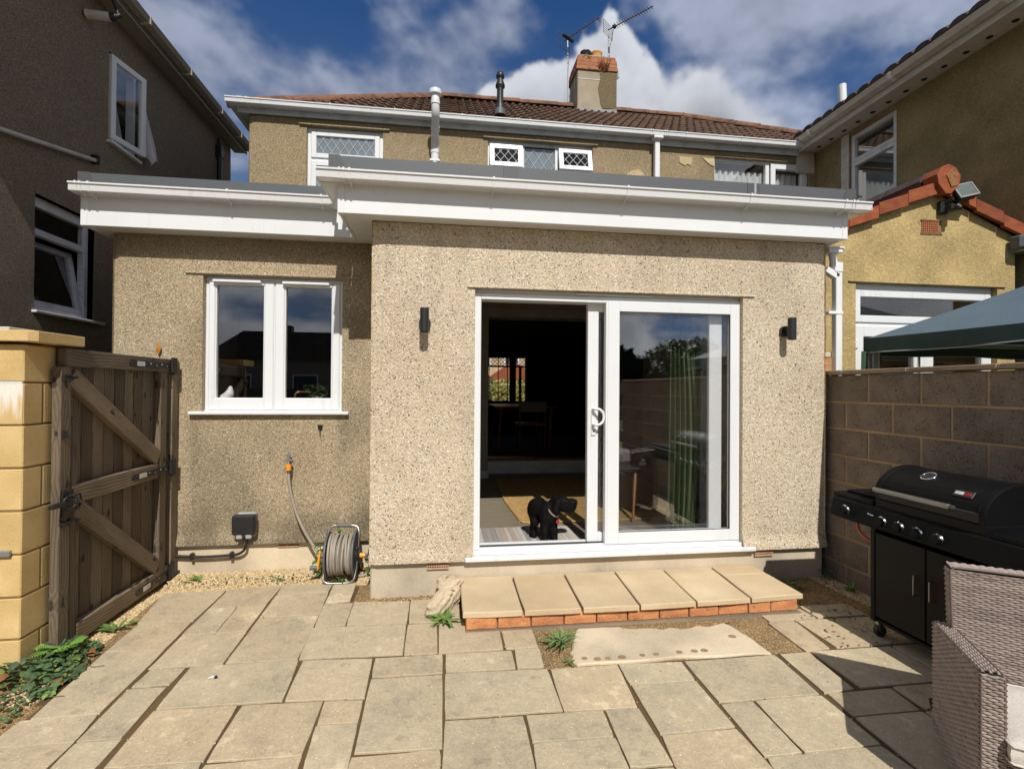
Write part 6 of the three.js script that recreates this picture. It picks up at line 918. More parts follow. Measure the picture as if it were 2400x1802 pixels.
  part('catch', [B(xf, 1.505, 0.555, xf + 0.012, 1.54, 0.63, 0.003), rod([xf + 0.01, 1.525, 0.565], [xf + 0.04, 1.525, 0.575], 0.008)], M.iron, g); part('square_plate', B(xf, 1.19, 0.59, xf + 0.008, 1.23, 0.625, 0.003), M.iron, g);
  settle(g);
}
// ================================================================ BLOCK WALL on the right
{
  const b = thing('block_wall', 'shaded grey brown concrete block boundary wall behind the barbecue', 'wall', [3.66, 0, 1.6]);
  const X = 3.6, yj = [-0.075, 0.135, 0.345, 0.556, 0.766, 0.974, 1.183, 1.392, 1.605], R = rng(231), ang = 0;
  part('mortar', B(X + 0.004, -0.06, -0.9, X + 0.1, 1.6, 4.6, 0.002), mat(T.concrete, 0.8, 0.64, 0.42, 0.95, { bump: 0.003 }), b);
  for (let r = 0; r < 8; r++) { const off = [0.357, 0.149][(r + 1) % 2] - 0.4095 * 3; for (let i = 0; i < 14; i++) { const z0 = off + i * 0.4095 + 0.007, z1 = z0 + 0.396; if (z1 < -0.85 || z0 > 4.5) continue; part('block', B(X + (R() - 0.5) * 0.003, yj[r] + 0.007, z0 + (R() - 0.5) * 0.004, X + 0.098, yj[r + 1] - 0.007, z1, 0.004), M.blocks[Math.floor(R() * 5)], b); } }
  for (let i = 0; i < 10; i++) { const z0 = -0.97 + i * 0.555; part('coping_stone', B(X - 0.03, 1.608, z0 + 0.007, X + 0.13, 1.64 + (R() - 0.5) * 0.003, z0 + 0.548, 0.005), mat(T.concrete, 0.62 + R() * 0.08, 0.56, 0.48, 0.95, { bump: 0.002 }), b); part('joint', B(X - 0.024, 1.61, z0 - 0.006, X + 0.125, 1.636, z0 + 0.006, 0.001), M.mortarG, b); }
  settle(b);
}
// ================================================================ GAZEBO over the wall
{
  const g = thing('garden_gazebo', 'blue grey gazebo canopy with dark green valance showing over the block wall', 'gazebo', [5.3, 0, 1.4]);
  const P0 = [3.9, 1.9, 0.0], S = 2.8, pk = [5.3, 2.64, 1.4], N = 14, c4 = [[3.9, 0], [6.7, 0], [6.7, 2.8], [3.9, 2.8]];
  for (let s = 0; s < 4; s++) { const a = c4[s], d = c4[(s + 1) % 4], pos = []; const pt = (u, v) => { const x = a[0] + (d[0] - a[0]) * u, z = a[1] + (d[1] - a[1]) * u, sag = -0.03 * Math.sin(Math.PI * u) * (1 - v) - 0.05 * Math.sin(Math.PI * v) * 0.6; return [x + (pk[0] - x) * v, 1.9 + (pk[1] - 1.9) * v + sag * 0.6, z + (pk[2] - z) * v]; }; for (let i = 0; i < N; i++) for (let j = 0; j < N; j++) { const A = pt(i / N, j / N), Bq = pt((i + 1) / N, j / N), C = pt((i + 1) / N, (j + 1) / N), D = pt(i / N, (j + 1) / N); pos.push(...A, ...C, ...Bq, ...A, ...D, ...C); } part('canopy_panel', rawGeo(pos), Object.assign(M.gazTop, { side: THREE.DoubleSide }), g);
    const vp = [], tp = []; const dn = (u) => -0.128 - 0.012 * Math.cos(u * 9) + 0.03 * Math.sin(Math.PI * u) * (s === 3 ? 1 : 0); for (let i = 0; i < 28; i++) { const q = (u, k) => { const t = pt(u, 0), o = 0.012 * Math.sin(u * 23 + s) * k; return [t[0] + (d[1] - a[1]) / S * 0.012 + o, t[1] + 0.005 + (k ? dn(u) : 0), t[2] - (d[0] - a[0]) / S * 0.012 + o]; }; const A = q(i / 28, 0), Bq = q((i + 1) / 28, 0), C = q((i + 1) / 28, 1), D = q(i / 28, 1); vp.push(...A, ...Bq, ...C, ...A, ...C, ...D); tp.push(D); if (i === 27) tp.push(C); } part('valance', rawGeo(vp), M.gazVal, g); part('valance_trim', tube(tp, 0.005, 56, 5), M.trim, g); }
  for (const [x, z] of c4) part('post', B(x + (x < 5 ? 0.02 : -0.06), 0, z + (z < 1 ? 0.02 : -0.06), x + (x < 5 ? 0.06 : -0.02), 1.88, z + (z < 1 ? 0.06 : -0.02), 0.004), M.galv, g);
  part('top_rail', [B(3.94, 1.84, 0.02, 6.66, 1.87, 0.05), B(3.92, 1.84, 0.04, 3.95, 1.87, 2.76), B(6.65, 1.84, 0.04, 6.68, 1.87, 2.76), B(3.94, 1.84, 2.74, 6.66, 1.87, 2.77)], M.galv, g);
  for (let i = 0; i < 5; i++) { const cg = new THREE.PlaneGeometry(0.042, 1.5, 4, 10), p = cg.attributes.position; for (let k = 0; k < p.count; k++) p.setZ(k, 0.012 * Math.sin(p.getX(k) * 90 + i * 2 + p.getY(k) * 2)); cg.computeVertexNormals(); cg.translate(3.868 + i * 0.037, 1.05, 0.03 + 0.01 * (i % 2)); part('side_curtain', cg, i % 2 ? Object.assign(mat(T.cloth, 0.42, 0.41, 0.4, 0.9), { side: THREE.DoubleSide }) : Object.assign(mat(T.cloth, 0.04, 0.085, 0.05, 0.9), { side: THREE.DoubleSide }), g); }
  settle(g);
}
// ================================================================ BARBECUE
{
  const q = thing('gas_barbecue', 'black gas barbecue with a closed lid and side shelves against the block wall', 'barbecue', [3.33, 0, 1.35]);
  const XF = 3.1, z0 = 0.905, z1 = 1.62;
  part('cabinet', [B(XF + 0.012, 0.095, z0, 3.5, 0.66, z0 + 0.02, 0.004), B(XF + 0.012, 0.095, z1 - 0.02, 3.5, 0.66, z1, 0.004), B(3.48, 0.095, z0 + 0.02, 3.5, 0.66, z1 - 0.02, 0.002), B(XF + 0.012, 0.09, z0, 3.5, 0.11, z1, 0.003), B(XF, 0.09, z0, XF + 0.035, 0.665, z0 + 0.035, 0.006), B(XF, 0.09, z1 - 0.035, XF + 0.035, 0.665, z1, 0.006)], M.enamel, q);
  for (const [a, b, hz] of [[z0 + 0.038, 1.259, 1.205], [1.264, z1 - 0.038, 1.262 + 0.035]]) { const d = part('cabinet_door', [B(XF + 0.002, 0.125, a, XF + 0.018, 0.63, b, 0.005)], M.enamel, q); part('handle', tube([[XF + 0.004, 0.465, hz], [XF - 0.012, 0.463, hz], [XF - 0.014, 0.45, hz], [XF - 0.014, 0.37, hz], [XF - 0.012, 0.357, hz], [XF + 0.004, 0.355, hz]], 0.0035, 30, 8), M.steel, d); }
  for (const z of [z0 + 0.03, z1 - 0.03]) for (const x of [XF + 0.03, 3.46]) { const w = new THREE.CylinderGeometry(0.034, 0.034, 0.026, 18); w.rotateX(Math.PI / 2); w.translate(x + 0.01, 0.034, z); part('castor', [w, B(x - 0.012, 0.03, z - 0.022, x + 0.02, 0.092, z + 0.022, 0.006)], M.black, q); part('castor_stem', rod([x, 0.075, z], [x, 0.1, z], 0.018), M.steel, q); }
  // control panel, slightly tilted, running across both shelves
  const pm = new THREE.Matrix4().makeTranslation(0, 0, 0.64); part('control_panel', poly([[XF - 0.03, 0.665], [XF - 0.045, 0.675], [XF - 0.02, 0.775], [XF - 0.01, 0.782], [XF + 0.06, 0.782], [XF + 0.06, 0.665]], 1.5, pm, 0.004), M.enamel, q);
  for (const [z, y] of [[0.76, 0.722], [1.028, 0.715], [1.14, 0.714], [1.25, 0.713], [1.365, 0.712]]) { const c = [XF - 0.037, y, z], k = part('control_knob', [rod(c, [c[0] - 0.026, y + 0.002, z], 0.027, 0.024, 20), bar([c[0] - 0.028, y - 0.022, z], [c[0] - 0.028, y + 0.026, z], 0.01, 0.012)], M.enamel, q); part('knob_ring', rod([c[0] + 0.002, y, z], [c[0] - 0.007, y - 0.002, z], 0.033, 0.03, 24), M.chrome, k); }
  part('maker_mark', [B(XF - 0.0362, 0.735, 0.925, XF - 0.033, 0.742, 0.935), B(XF - 0.0362, 0.733, 0.94, XF - 0.033, 0.738, 0.965)], M.pvcOld, q);
  // shelves
  for (const [a, b] of [[0.62, z0 + 0.03], [z1 - 0.02, 2.14]]) part('side_shelf', [B(XF - 0.01, 0.782, a, 3.52, 0.815, b, 0.012), B(XF + 0.02, 0.66, a + 0.01, 3.5, 0.782, b - 0.01, 0.006)], M.enamel, q);
  part('burner_lid', B(XF + 0.06, 0.815, 0.66, 3.42, 0.832, 0.87, 0.006), M.enamel, q);
  part('firebox', [poly([[XF + 0.0, 0.78], [XF - 0.005, 0.83], [3.5, 0.83], [3.5, 0.76], [3.45, 0.68], [XF + 0.1, 0.68]], 0.62, new THREE.Matrix4().makeTranslation(0, 0, 0.955), 0.004)], M.enamel, q);
  // domed lid with raised ends
  const arc = []; arc.push([3.105, 0.832]); arc.push([3.1, 0.875]); for (let i = 0; i <= 14; i++) { const t = i / 14, a = Math.PI * (0.93 - t * 0.78); arc.push([3.31 + 0.215 * Math.cos(a), 0.86 + 0.16 * Math.sin(a)]); } arc.push([3.52, 0.832]);
  part('lid', poly(arc, 0.575, new THREE.Matrix4().makeTranslation(0, 0, 0.975), 0.008), M.enamel, q);
  const big = arc.map(([x, y]) => [3.31 + (x - 3.31) * 1.035, 0.832 + (y - 0.832) * 1.05]); for (const z of [0.955, 1.545]) part('lid_end', poly(big, 0.026, new THREE.Matrix4().makeTranslation(0, 0, z), 0.006), M.enamel, q);
  part('lid_front', poly([[3.112, 0.835], [3.09, 0.845], [3.086, 0.885], [3.11, 0.9]], 0.56, new THREE.Matrix4().makeTranslation(0, 0, 0.985), 0.002), M.blackMat, q);
  part('lid_handle', [B(3.035, 0.885, 0.985, 3.062, 0.912, 1.44, 0.006), B(3.05, 0.88, 0.995, 3.1, 0.9, 1.015, 0.003), B(3.05, 0.88, 1.41, 3.1, 0.9, 1.43, 0.003)], M.steel, q);
  const th = (g) => { g.rotateZ(0.46).translate(3.2, 1.008, 1.19); return g; }; part('thermometer', [th(new THREE.TorusGeometry(0.036, 0.005, 8, 28).rotateX(Math.PI / 2))], M.chrome, q); part('thermometer_dial', th(new THREE.CylinderGeometry(0.034, 0.034, 0.006, 24)), M.blackMat, q);
  const bm = (g) => prep(g).rotateZ(0.86).translate(3.13, 0.962, 1.44); const keep = (g) => { g.userData.uv = 1; return g; }; part('badge', keep(bm(B(-0.02, -0.004, -0.05, 0.02, 0.004, 0.05, 0.003))), M.black, q); part('badge_mark', keep(bm(B(-0.009, 0.004, -0.04, 0.009, 0.0055, 0.002, 0.0005))), M.pvcOld, q); part('badge_mark', keep(bm(B(-0.01, 0.004, 0.006, 0.01, 0.0055, 0.042, 0.0005))), M.red, q);
  part('gas_hose', tube([[3.2, 0.665, 0.7], [3.18, 0.58, 0.74], [3.2, 0.53, 0.82], [3.28, 0.5, 0.92]], 0.008, 24, 8), mat(null, 0.5, 0.09, 0.015, 0.5), q);
  settle(q);
}
// ================================================================ RATTAN ARMCHAIR (local frame: +x across the seat, +z to the front)
function weave(o, U, V, lu, lv, n, seed, pitch = 0.0088, stake = 0.036, lim = null) { // strands over upright stakes, as real ribbons
  const P = [], C = [], R = rng(seed), rows = Math.floor(lv / pitch), cols = Math.max(2, Math.round(lu / stake)), at = (u, v, h) => [o[0] + U[0] * u + V[0] * v + n[0] * h, o[1] + U[1] * u + V[1] * v + n[1] * h, o[2] + U[2] * u + V[2] * v + n[2] * h];
  const K = 5; for (let r = 0; r < rows; r++) { const v0 = r * pitch, ph = r % 2 ? 1 : 0, tone = 0.84 + 0.32 * R(), wob = (R() - 0.5) * 0.0012; for (let c = 0; c < cols * 2; c++) {
    const cell = (c + ph) >> 1, under = (c + ph) % 2 ? 1 : 1, t0 = tone * (0.92 + 0.16 * hsh(cell, r, seed)), pk = hsh(cell, r, seed + 4) > 0.93 ? 0.75 : 1; const hh = (t) => 0.0002 + 0.0058 * Math.pow(Math.sin(Math.PI * (((c + t + ph) / 2) % 1)), 0.8); for (let s = 0; s < 2; s++) { if (lim && v0 > lim((c + s / 2 + 0.25) / (cols * 2)) - pitch) continue; const ua = (c + s / 2) / (cols * 2) * lu, ub = (c + (s + 1) / 2) / (cols * 2) * lu, ha = hh(s / 2), hb = hh((s + 1) / 2 - 1e-4);
      const prof = [[0.0004, -0.0035], [pitch * 0.24, 0.0006], [pitch * 0.7, 0.0008], [pitch * 0.94, -0.0035]]; for (let k = 0; k < 3; k++) { const [va, da] = prof[k], [vb, db] = prof[k + 1], A = at(ua, v0 + va + wob, ha + da), B1 = at(ub, v0 + va + wob, hb + da), C1 = at(ub, v0 + vb + wob, hb + db), D = at(ua, v0 + vb + wob, ha + db); P.push(...A, ...B1, ...C1, ...A, ...C1, ...D); const q = t0 * pk; for (let m = 0; m < 6; m++) C.push(0.29 * q, 0.232 * q * (0.97 + 0.05 * R()), 0.203 * q); } } } }
  return rawGeo(P, C);
}
{
  const base = V3(2.612, 0, 1.752), fd = V3(2.298 - 2.612, 0, 2.201 - 1.752).normalize(), rt = V3(fd.z, 0, -fd.x); // front and across (to the right in view)
  const mx = new THREE.Matrix4().makeBasis(rt, V3(0, 1, 0), fd).setPosition(base);
  const c = thing('rattan_armchair', 'brown grey woven rattan armchair with a cream seat cushion at the paving edge', 'armchair', [0, 0, 0]); delete c.userData.b;
  c.position.copy(base); c.quaternion.setFromRotationMatrix(mx);
  const wm = new THREE.MeshStandardMaterial({ roughness: 0.55, vertexColors: true, side: THREE.DoubleSide }), core = mat(T.speck, 0.035, 0.026, 0.022, 0.9), edge = mat(T.speck, 0.16, 0.115, 0.095, 0.65);
  const L = 0.548, H = 0.492, H1 = 0.548, A = 0.06, Wd = 0.62, y0 = 0.03;
  const woven = (nm, geos) => { const o = part(nm, geos.map((g) => { g.userData.uv = 0; return g; }), wm, c); o.userData.kind = 'stuff'; return o; };
  for (const s of [0, 1]) { const x = s ? Wd - A : 0; part('arm_core', poly([[0.004, y0], [L - 0.004, y0], [L - 0.004, H1 - 0.004], [0.004, H - 0.004]], A - 0.008, YZ(x + A - 0.004)), core, c);
    woven('arm_weave', [weave([x, y0, L], [0, 0, -1], [0, 1, 0], L, H1 - y0, [-1, 0, 0], 601 + s, 0.0088, 0.036, (u) => H1 - y0 + (H - H1) * u), weave([x + A, y0, 0], [0, 0, 1], [0, 1, 0], L, H1 - y0, [1, 0, 0], 603 + s, 0.0088, 0.036, (u) => H - y0 + (H1 - H) * u), weave([x, y0, L], [1, 0, 0], [0, 1, 0], A, H1 - y0, [0, 0, 1], 605 + s, 0.0095, 0.028), weave([x, H1, L], [0, (H - H1) / L, -1], [1, 0, 0], L, A, [0, 1, 0], 607 + s, 0.0105, 0.03), weave([x + A, y0, 0], [-1, 0, 0], [0, 1, 0], A, H - y0, [0, 0, -1], 609 + s, 0.0105, 0.024)]);
    part('arm_edge', [tube([[x, y0, L], [x, H1 - 0.004, L], [x, H - 0.002, 0]], 0.004, 40, 6, false, 0.02), tube([[x + A, y0, L], [x + A, H1 - 0.004, L], [x + A, H - 0.002, 0]], 0.004, 40, 6, false, 0.02)], edge, c); }
  // back, leaning, its top rolled
  const bt = 0.745, by = 0.1, lean = 0.085, nb = V3(0, lean, bt - by).normalize(), bx0 = A * 0.75, bw = Wd - A * 1.5, vv = V3(0, bt - by, -lean).normalize(), bl = Math.hypot(bt - by, lean), bo = [bx0, by, 0.13];
  const bk = bar([bx0 + bw / 2, by, 0.095], [bx0 + bw / 2, bt, 0.095 - lean], bw - 0.012, 0.05, [0, 0, 1], 0.012); part('back_core', bk, core, c);
  woven('back_weave', [weave(bo, [1, 0, 0], vv.toArray(), bw, bl, nb.toArray(), 621), weave([bx0 + bw, by, 0.062], [-1, 0, 0], vv.toArray(), bw, bl, nb.clone().negate().toArray(), 622), weave([bx0, by, 0.062], [0, 0, 1], vv.toArray(), 0.068, bl, [-1, 0, 0], 623, 0.0105, 0.022), weave([bx0 + bw, by, 0.13], [0, 0, -1], vv.toArray(), 0.068, bl, [1, 0, 0], 624, 0.0105, 0.022), weave([bx0, bt + 0.002, 0.13 - lean], [1, 0, 0], [0, 0, -1], bw, 0.068, [0, 1, 0], 625, 0.0105, 0.03)]);
  part('back_edge', [tube([[bx0, by, 0.132], [bx0, bt, 0.132 - lean], [bx0 + bw, bt, 0.132 - lean], [bx0 + bw, by, 0.132]], 0.0045, 80, 6, false, 0.02)], edge, c);
  part('seat_core', B(A, 0.06, 0.1, Wd - A, 0.3, L - 0.02, 0.004), core, c); woven('seat_weave', [weave([A, 0.06, L - 0.018], [1, 0, 0], [0, 1, 0], Wd - 2 * A, 0.25, [0, 0, 1], 631)]);
  for (const [x, z] of [[0.03, 0.03], [Wd - 0.03, 0.03], [0.03, L - 0.03], [Wd - 0.03, L - 0.03]]) part('leg', B(x - 0.02, 0, z - 0.02, x + 0.02, 0.04, z + 0.02, 0.004), M.black, c);
  const u = thing('seat_cushion', 'cream fabric cushion with piped edge on the rattan armchair', 'cushion', [0, 0, 0]); delete u.userData.b; u.position.copy(base); u.quaternion.copy(c.quaternion);
  const cg = new THREE.BoxGeometry(Wd - 2 * A - 0.004, 0.09, L - 0.1, 20, 6, 20), p = cg.attributes.position; for (let i = 0; i < p.count; i++) { const x = p.getX(i) / ((Wd - 2 * A) / 2), y = p.getY(i) / 0.045, z = p.getZ(i) / ((L - 0.1) / 2), e = Math.max(Math.abs(x), Math.abs(z)), f = 1 - Math.pow(e, 6) * 0.32; p.setY(i, p.getY(i) * f + 0.006 * (1 - x * x) * (1 - z * z) + 0.004 * (fbm(x * 3, z * 3, 0, 3, 640) - 0.5)); const r = 1 - 0.02 * (1 - Math.abs(y)) * -1; p.setX(i, p.getX(i) * (1 - 0.02 * Math.abs(y))); p.setZ(i, p.getZ(i) * (1 - 0.02 * Math.abs(y))); } cg.computeVertexNormals(); cg.translate(Wd / 2, 0.315, L / 2 + 0.085); part('cover', cg, M.cushion, u);
  const hx = (Wd - 2 * A) / 2 - 0.004, hz = (L - 0.1) / 2, cx = Wd / 2, cz = L / 2 + 0.085; for (const y of [0.287, 0.343]) part('piping', tube([[cx - hx, y, cz - hz], [cx + hx, y, cz - hz], [cx + hx, y, cz + hz], [cx - hx, y, cz + hz]], 0.004, 120, 6, true, 0.03), M.cushion, u);
  const k = thing('chair_foot', 'small black wedge on the paving behind the rattan armchair', 'wedge', [2.8, 0, 1.6]); part('wedge', bar([2.765, 0.03, 1.6], [2.84, 0.05, 1.62], 0.02, 0.05), M.black, k); settle(k);
}
// ================================================================ ON THE WALLS
function wallLight(x, y, label) {
  const t = thing('wall_light', label, 'wall light', [x, y, 0], 'black tube lights either side of the patio door'); t.userData.label = label; delete t.userData.group;
  const z = 0.095, r = 0.031, g = new THREE.CylinderGeometry(r, r, 0.165, 28, 1, true), g2 = new THREE.CylinderGeometry(r - 0.004, r - 0.004, 0.165, 28, 1, true), d = new THREE.CylinderGeometry(r - 0.003, r - 0.003, 0.01, 24); for (const q of [g, g2]) q.translate(x, y, z); d.translate(x, y - 0.02, z); const rim = []; for (const s of [-1, 1]) rim.push(new THREE.TorusGeometry(r - 0.002, 0.002, 6, 28).rotateX(Math.PI / 2).translate(x, y + s * 0.0825, z));
  part('tube', [g, g2, d, ...rim], M.black, t); part('back_plate', [rod([x, y - 0.012, 0.0], [x, y - 0.012, 0.028], 0.042, 0.042, 28)], M.black, t); part('arm', B(x - 0.014, y - 0.03, 0.02, x + 0.014, y + 0.006, 0.07, 0.003), M.black, t); settle(t);
}
wallLight(0.376, 1.955, 'black tube light on the pebbledash left of the patio door');
wallLight(3.185, 1.958, 'black tube light on the pebbledash right of the patio door');
{
  const zl = -0.589, s = thing('outdoor_socket', 'black weatherproof outdoor socket with conduit running low along the wall', 'socket', [-1.02, 0.4, zl]);
  part('back_box', [B(-1.085, 0.3, zl, -0.945, 0.49, zl + 0.05, 0.012)], M.lightG, s); part('cover', [B(-1.107, 0.325, zl + 0.04, -0.935, 0.482, zl + 0.1, 0.022)], M.black, s); for (const x of [-1.055, -0.985]) part('clip', B(x - 0.022, 0.295, zl + 0.055, x + 0.022, 0.335, zl + 0.09, 0.006), M.lightG, s);
  part('conduit', tube([[-1.02, 0.3, zl + 0.035], [-1.02, 0.25, zl + 0.035], [-1.03, 0.2, zl + 0.035], [-1.075, 0.165, zl + 0.03], [-1.15, 0.155, zl + 0.025], [-1.35, 0.15, zl + 0.025], [-1.55, 0.165, zl + 0.025], [-1.7, 0.17, zl + 0.025]], 0.0105, 80, 10, false, 0.5), M.black, s); for (const x of [-1.13, -1.42]) part('conduit_clip', B(x - 0.012, 0.13, zl, x + 0.012, 0.18, zl + 0.04, 0.004), M.black, s); settle(s);
  const c = thing('cable_clip', 'small black fitting with a dangling stub on the pebbledash below the window', 'fitting', [-0.474, 1.164, zl]); part('plate', [B(-0.492, 1.16, zl, -0.456, 1.176, zl + 0.025, 0.003), B(-0.49, 1.142, zl, -0.458, 1.156, zl + 0.02, 0.003)], M.iron, c); part('stub', rod([-0.474, 1.145, zl + 0.014], [-0.474, 1.085, zl + 0.014], 0.004, 0.003), M.iron, c); settle(c);
  const lf = thing('dead_leaf', 'orange brown dead leaf stuck to the pebbledash above the gate', 'leaf', [-1.68, 1.77, zl + 0.02]); { const pos = [], o = [-1.68, 1.773, zl + 0.022]; const out = [[0, 0.045], [0.014, 0.02], [0.017, -0.01], [0.008, -0.036], [0, -0.05], [-0.01, -0.036], [-0.016, -0.008], [-0.012, 0.022]]; for (let i = 0; i < 8; i++) { const a = out[i], b = out[(i + 1) % 8]; pos.push(o[0], o[1], o[2] + 0.01, o[0] + b[0], o[1] + b[1], o[2], o[0] + a[0], o[1] + a[1], o[2]); } part('leaf', rawGeo(pos), mat(null, 0.42, 0.17, 0.02, 0.8, { side: THREE.DoubleSide }), lf); } settle(lf);
  // tap, hose and reel
  const t = thing('garden_tap', 'wall tap with an orange hose connector on the pebbledash', 'tap', [-0.7, 0.88, zl]);
  part('tap_body', [rod([-0.702, 0.915, zl], [-0.702, 0.905, zl + 0.07], 0.012), rod([-0.702, 0.925, zl + 0.05], [-0.702, 0.86, zl + 0.06], 0.011), rod([-0.702, 0.905, zl + 0.06], [-0.702, 0.965, zl + 0.06], 0.007), bar([-0.725, 0.945, zl + 0.06], [-0.68, 0.945, zl + 0.06], 0.01, 0.012), rod([-0.702, 0.905, zl + 0.055], [-0.672, 0.895, zl + 0.07], 0.008)], M.galv, t); part('connector', [rod([-0.7, 0.868, zl + 0.062], [-0.698, 0.82, zl + 0.064], 0.022, 0.02, 16)], M.orange, t); part('connector_grip', rod([-0.698, 0.82, zl + 0.064], [-0.697, 0.795, zl + 0.064], 0.015, 0.012, 14), M.plasticG, t); settle(t);
  const rl = thing('hose_reel', 'garden hose wound on a metal framed reel at the corner of the extension', 'hose reel', [-0.26, 0, -0.35]);
  const cy = 0.195, cz = -0.375, xa = -0.355, xb = -0.155;
  const disc = (x, r) => { const g = new THREE.CylinderGeometry(r, r, 0.012, 40); g.rotateZ(Math.PI / 2); g.translate(x, cy, cz); return g; };
  part('side_disc', [disc(xa, 0.165), new THREE.TorusGeometry(0.163, 0.009, 8, 40).rotateY(Math.PI / 2).translate(xa, cy, cz)], M.plasticG, rl); part('side_disc', [disc(xb, 0.165), new THREE.TorusGeometry(0.163, 0.009, 8, 40).rotateY(Math.PI / 2).translate(xb, cy, cz)], M.plasticG, rl);
  const coil = []; const Rr = rng(251); for (let lay = 0; lay < 3; lay++) { const r = 0.1 + lay * 0.022, n = 10; for (let i = 0; i < n; i++) { const x = xa + 0.018 + i * 0.0178 + (Rr() - 0.5) * 0.006, tl = (Rr() - 0.5) * 0.12; coil.push(new THREE.TorusGeometry(r + (Rr() - 0.5) * 0.012, 0.0095, 8, 40).rotateY(Math.PI / 2 + tl).rotateZ((Rr() - 0.5) * 0.1).translate(x, cy, cz)); } } part('wound_hose', coil, M.hose, rl);
  const fz = -0.29, fr = [[-0.37, 0.11, fz - 0.02], [-0.362, 0.34, fz - 0.07], [-0.34, 0.4, fz - 0.09], [-0.3, 0.412, fz - 0.095], [-0.18, 0.41, fz - 0.095], [-0.14, 0.395, fz - 0.09], [-0.125, 0.34, fz - 0.07], [-0.135, 0.11, fz - 0.02], [-0.15, 0.03, fz + 0.01], [-0.19, 0.008, fz + 0.015], [-0.33, 0.008, fz + 0.015], [-0.372, 0.035, fz + 0.01]];
  part('frame', tube(fr, 0.0105, 160, 10, true, 0.35), M.steel, rl); part('frame', tube([[-0.385, 0.2, cz], [-0.38, 0.06, cz - 0.08], [-0.36, 0.012, cz - 0.14], [-0.16, 0.012, cz - 0.14], [-0.13, 0.06, cz - 0.08], [-0.125, 0.2, cz]], 0.009, 60, 8, false, 0.3), M.steel, rl);
  part('handle_grip', rod([-0.3, 0.413, fz - 0.095], [-0.185, 0.411, fz - 0.095], 0.015, 0.015, 14), M.plasticG, rl); part('hub', [B(-0.39, 0.14, fz - 0.09, -0.362, 0.26, fz - 0.03, 0.01), B(-0.15, 0.13, fz - 0.1, -0.122, 0.26, fz - 0.02, 0.012), rod([-0.15, cy, cz], [-0.112, cy, cz], 0.075, 0.06, 24)], M.black, rl);
  part('crank', [bar([-0.405, 0.235, fz - 0.04], [-0.42, 0.1, fz - 0.02], 0.03, 0.016, [1, 0, 0], 0.004)], M.orange, rl); part('crank_knob', rod([-0.42, 0.118, fz - 0.02], [-0.475, 0.12, fz - 0.01], 0.016, 0.016, 14), M.plasticG, rl); part('outlet_nut', [rod([-0.112, cy, cz + 0.05], [-0.072, cy, cz + 0.05], 0.02, 0.018, 16)], M.orange, rl); part('outlet', rod([-0.072, cy, cz + 0.05], [-0.055, cy, cz + 0.05], 0.012), M.plasticG, rl);
  part('feed_hose', tube([[-0.697, 0.795, zl + 0.064], [-0.69, 0.72, zl + 0.07], [-0.665, 0.6, zl + 0.075], [-0.62, 0.46, zl + 0.085], [-0.555, 0.33, zl + 0.1], [-0.48, 0.22, zl + 0.12], [-0.42, 0.17, zl + 0.15], [-0.38, 0.17, zl + 0.19]], 0.0115, 70, 10), M.hose, rl); part('loose_hose', tube([[-0.09, 0.19, cz + 0.05], [-0.04, 0.16, cz + 0.03], [-0.025, 0.09, cz - 0.02], [-0.04, 0.03, cz - 0.04], [-0.12, 0.012, cz - 0.02], [-0.2, 0.012, cz - 0.05]], 0.0115, 60, 10), M.hose, rl); settle(rl);
}
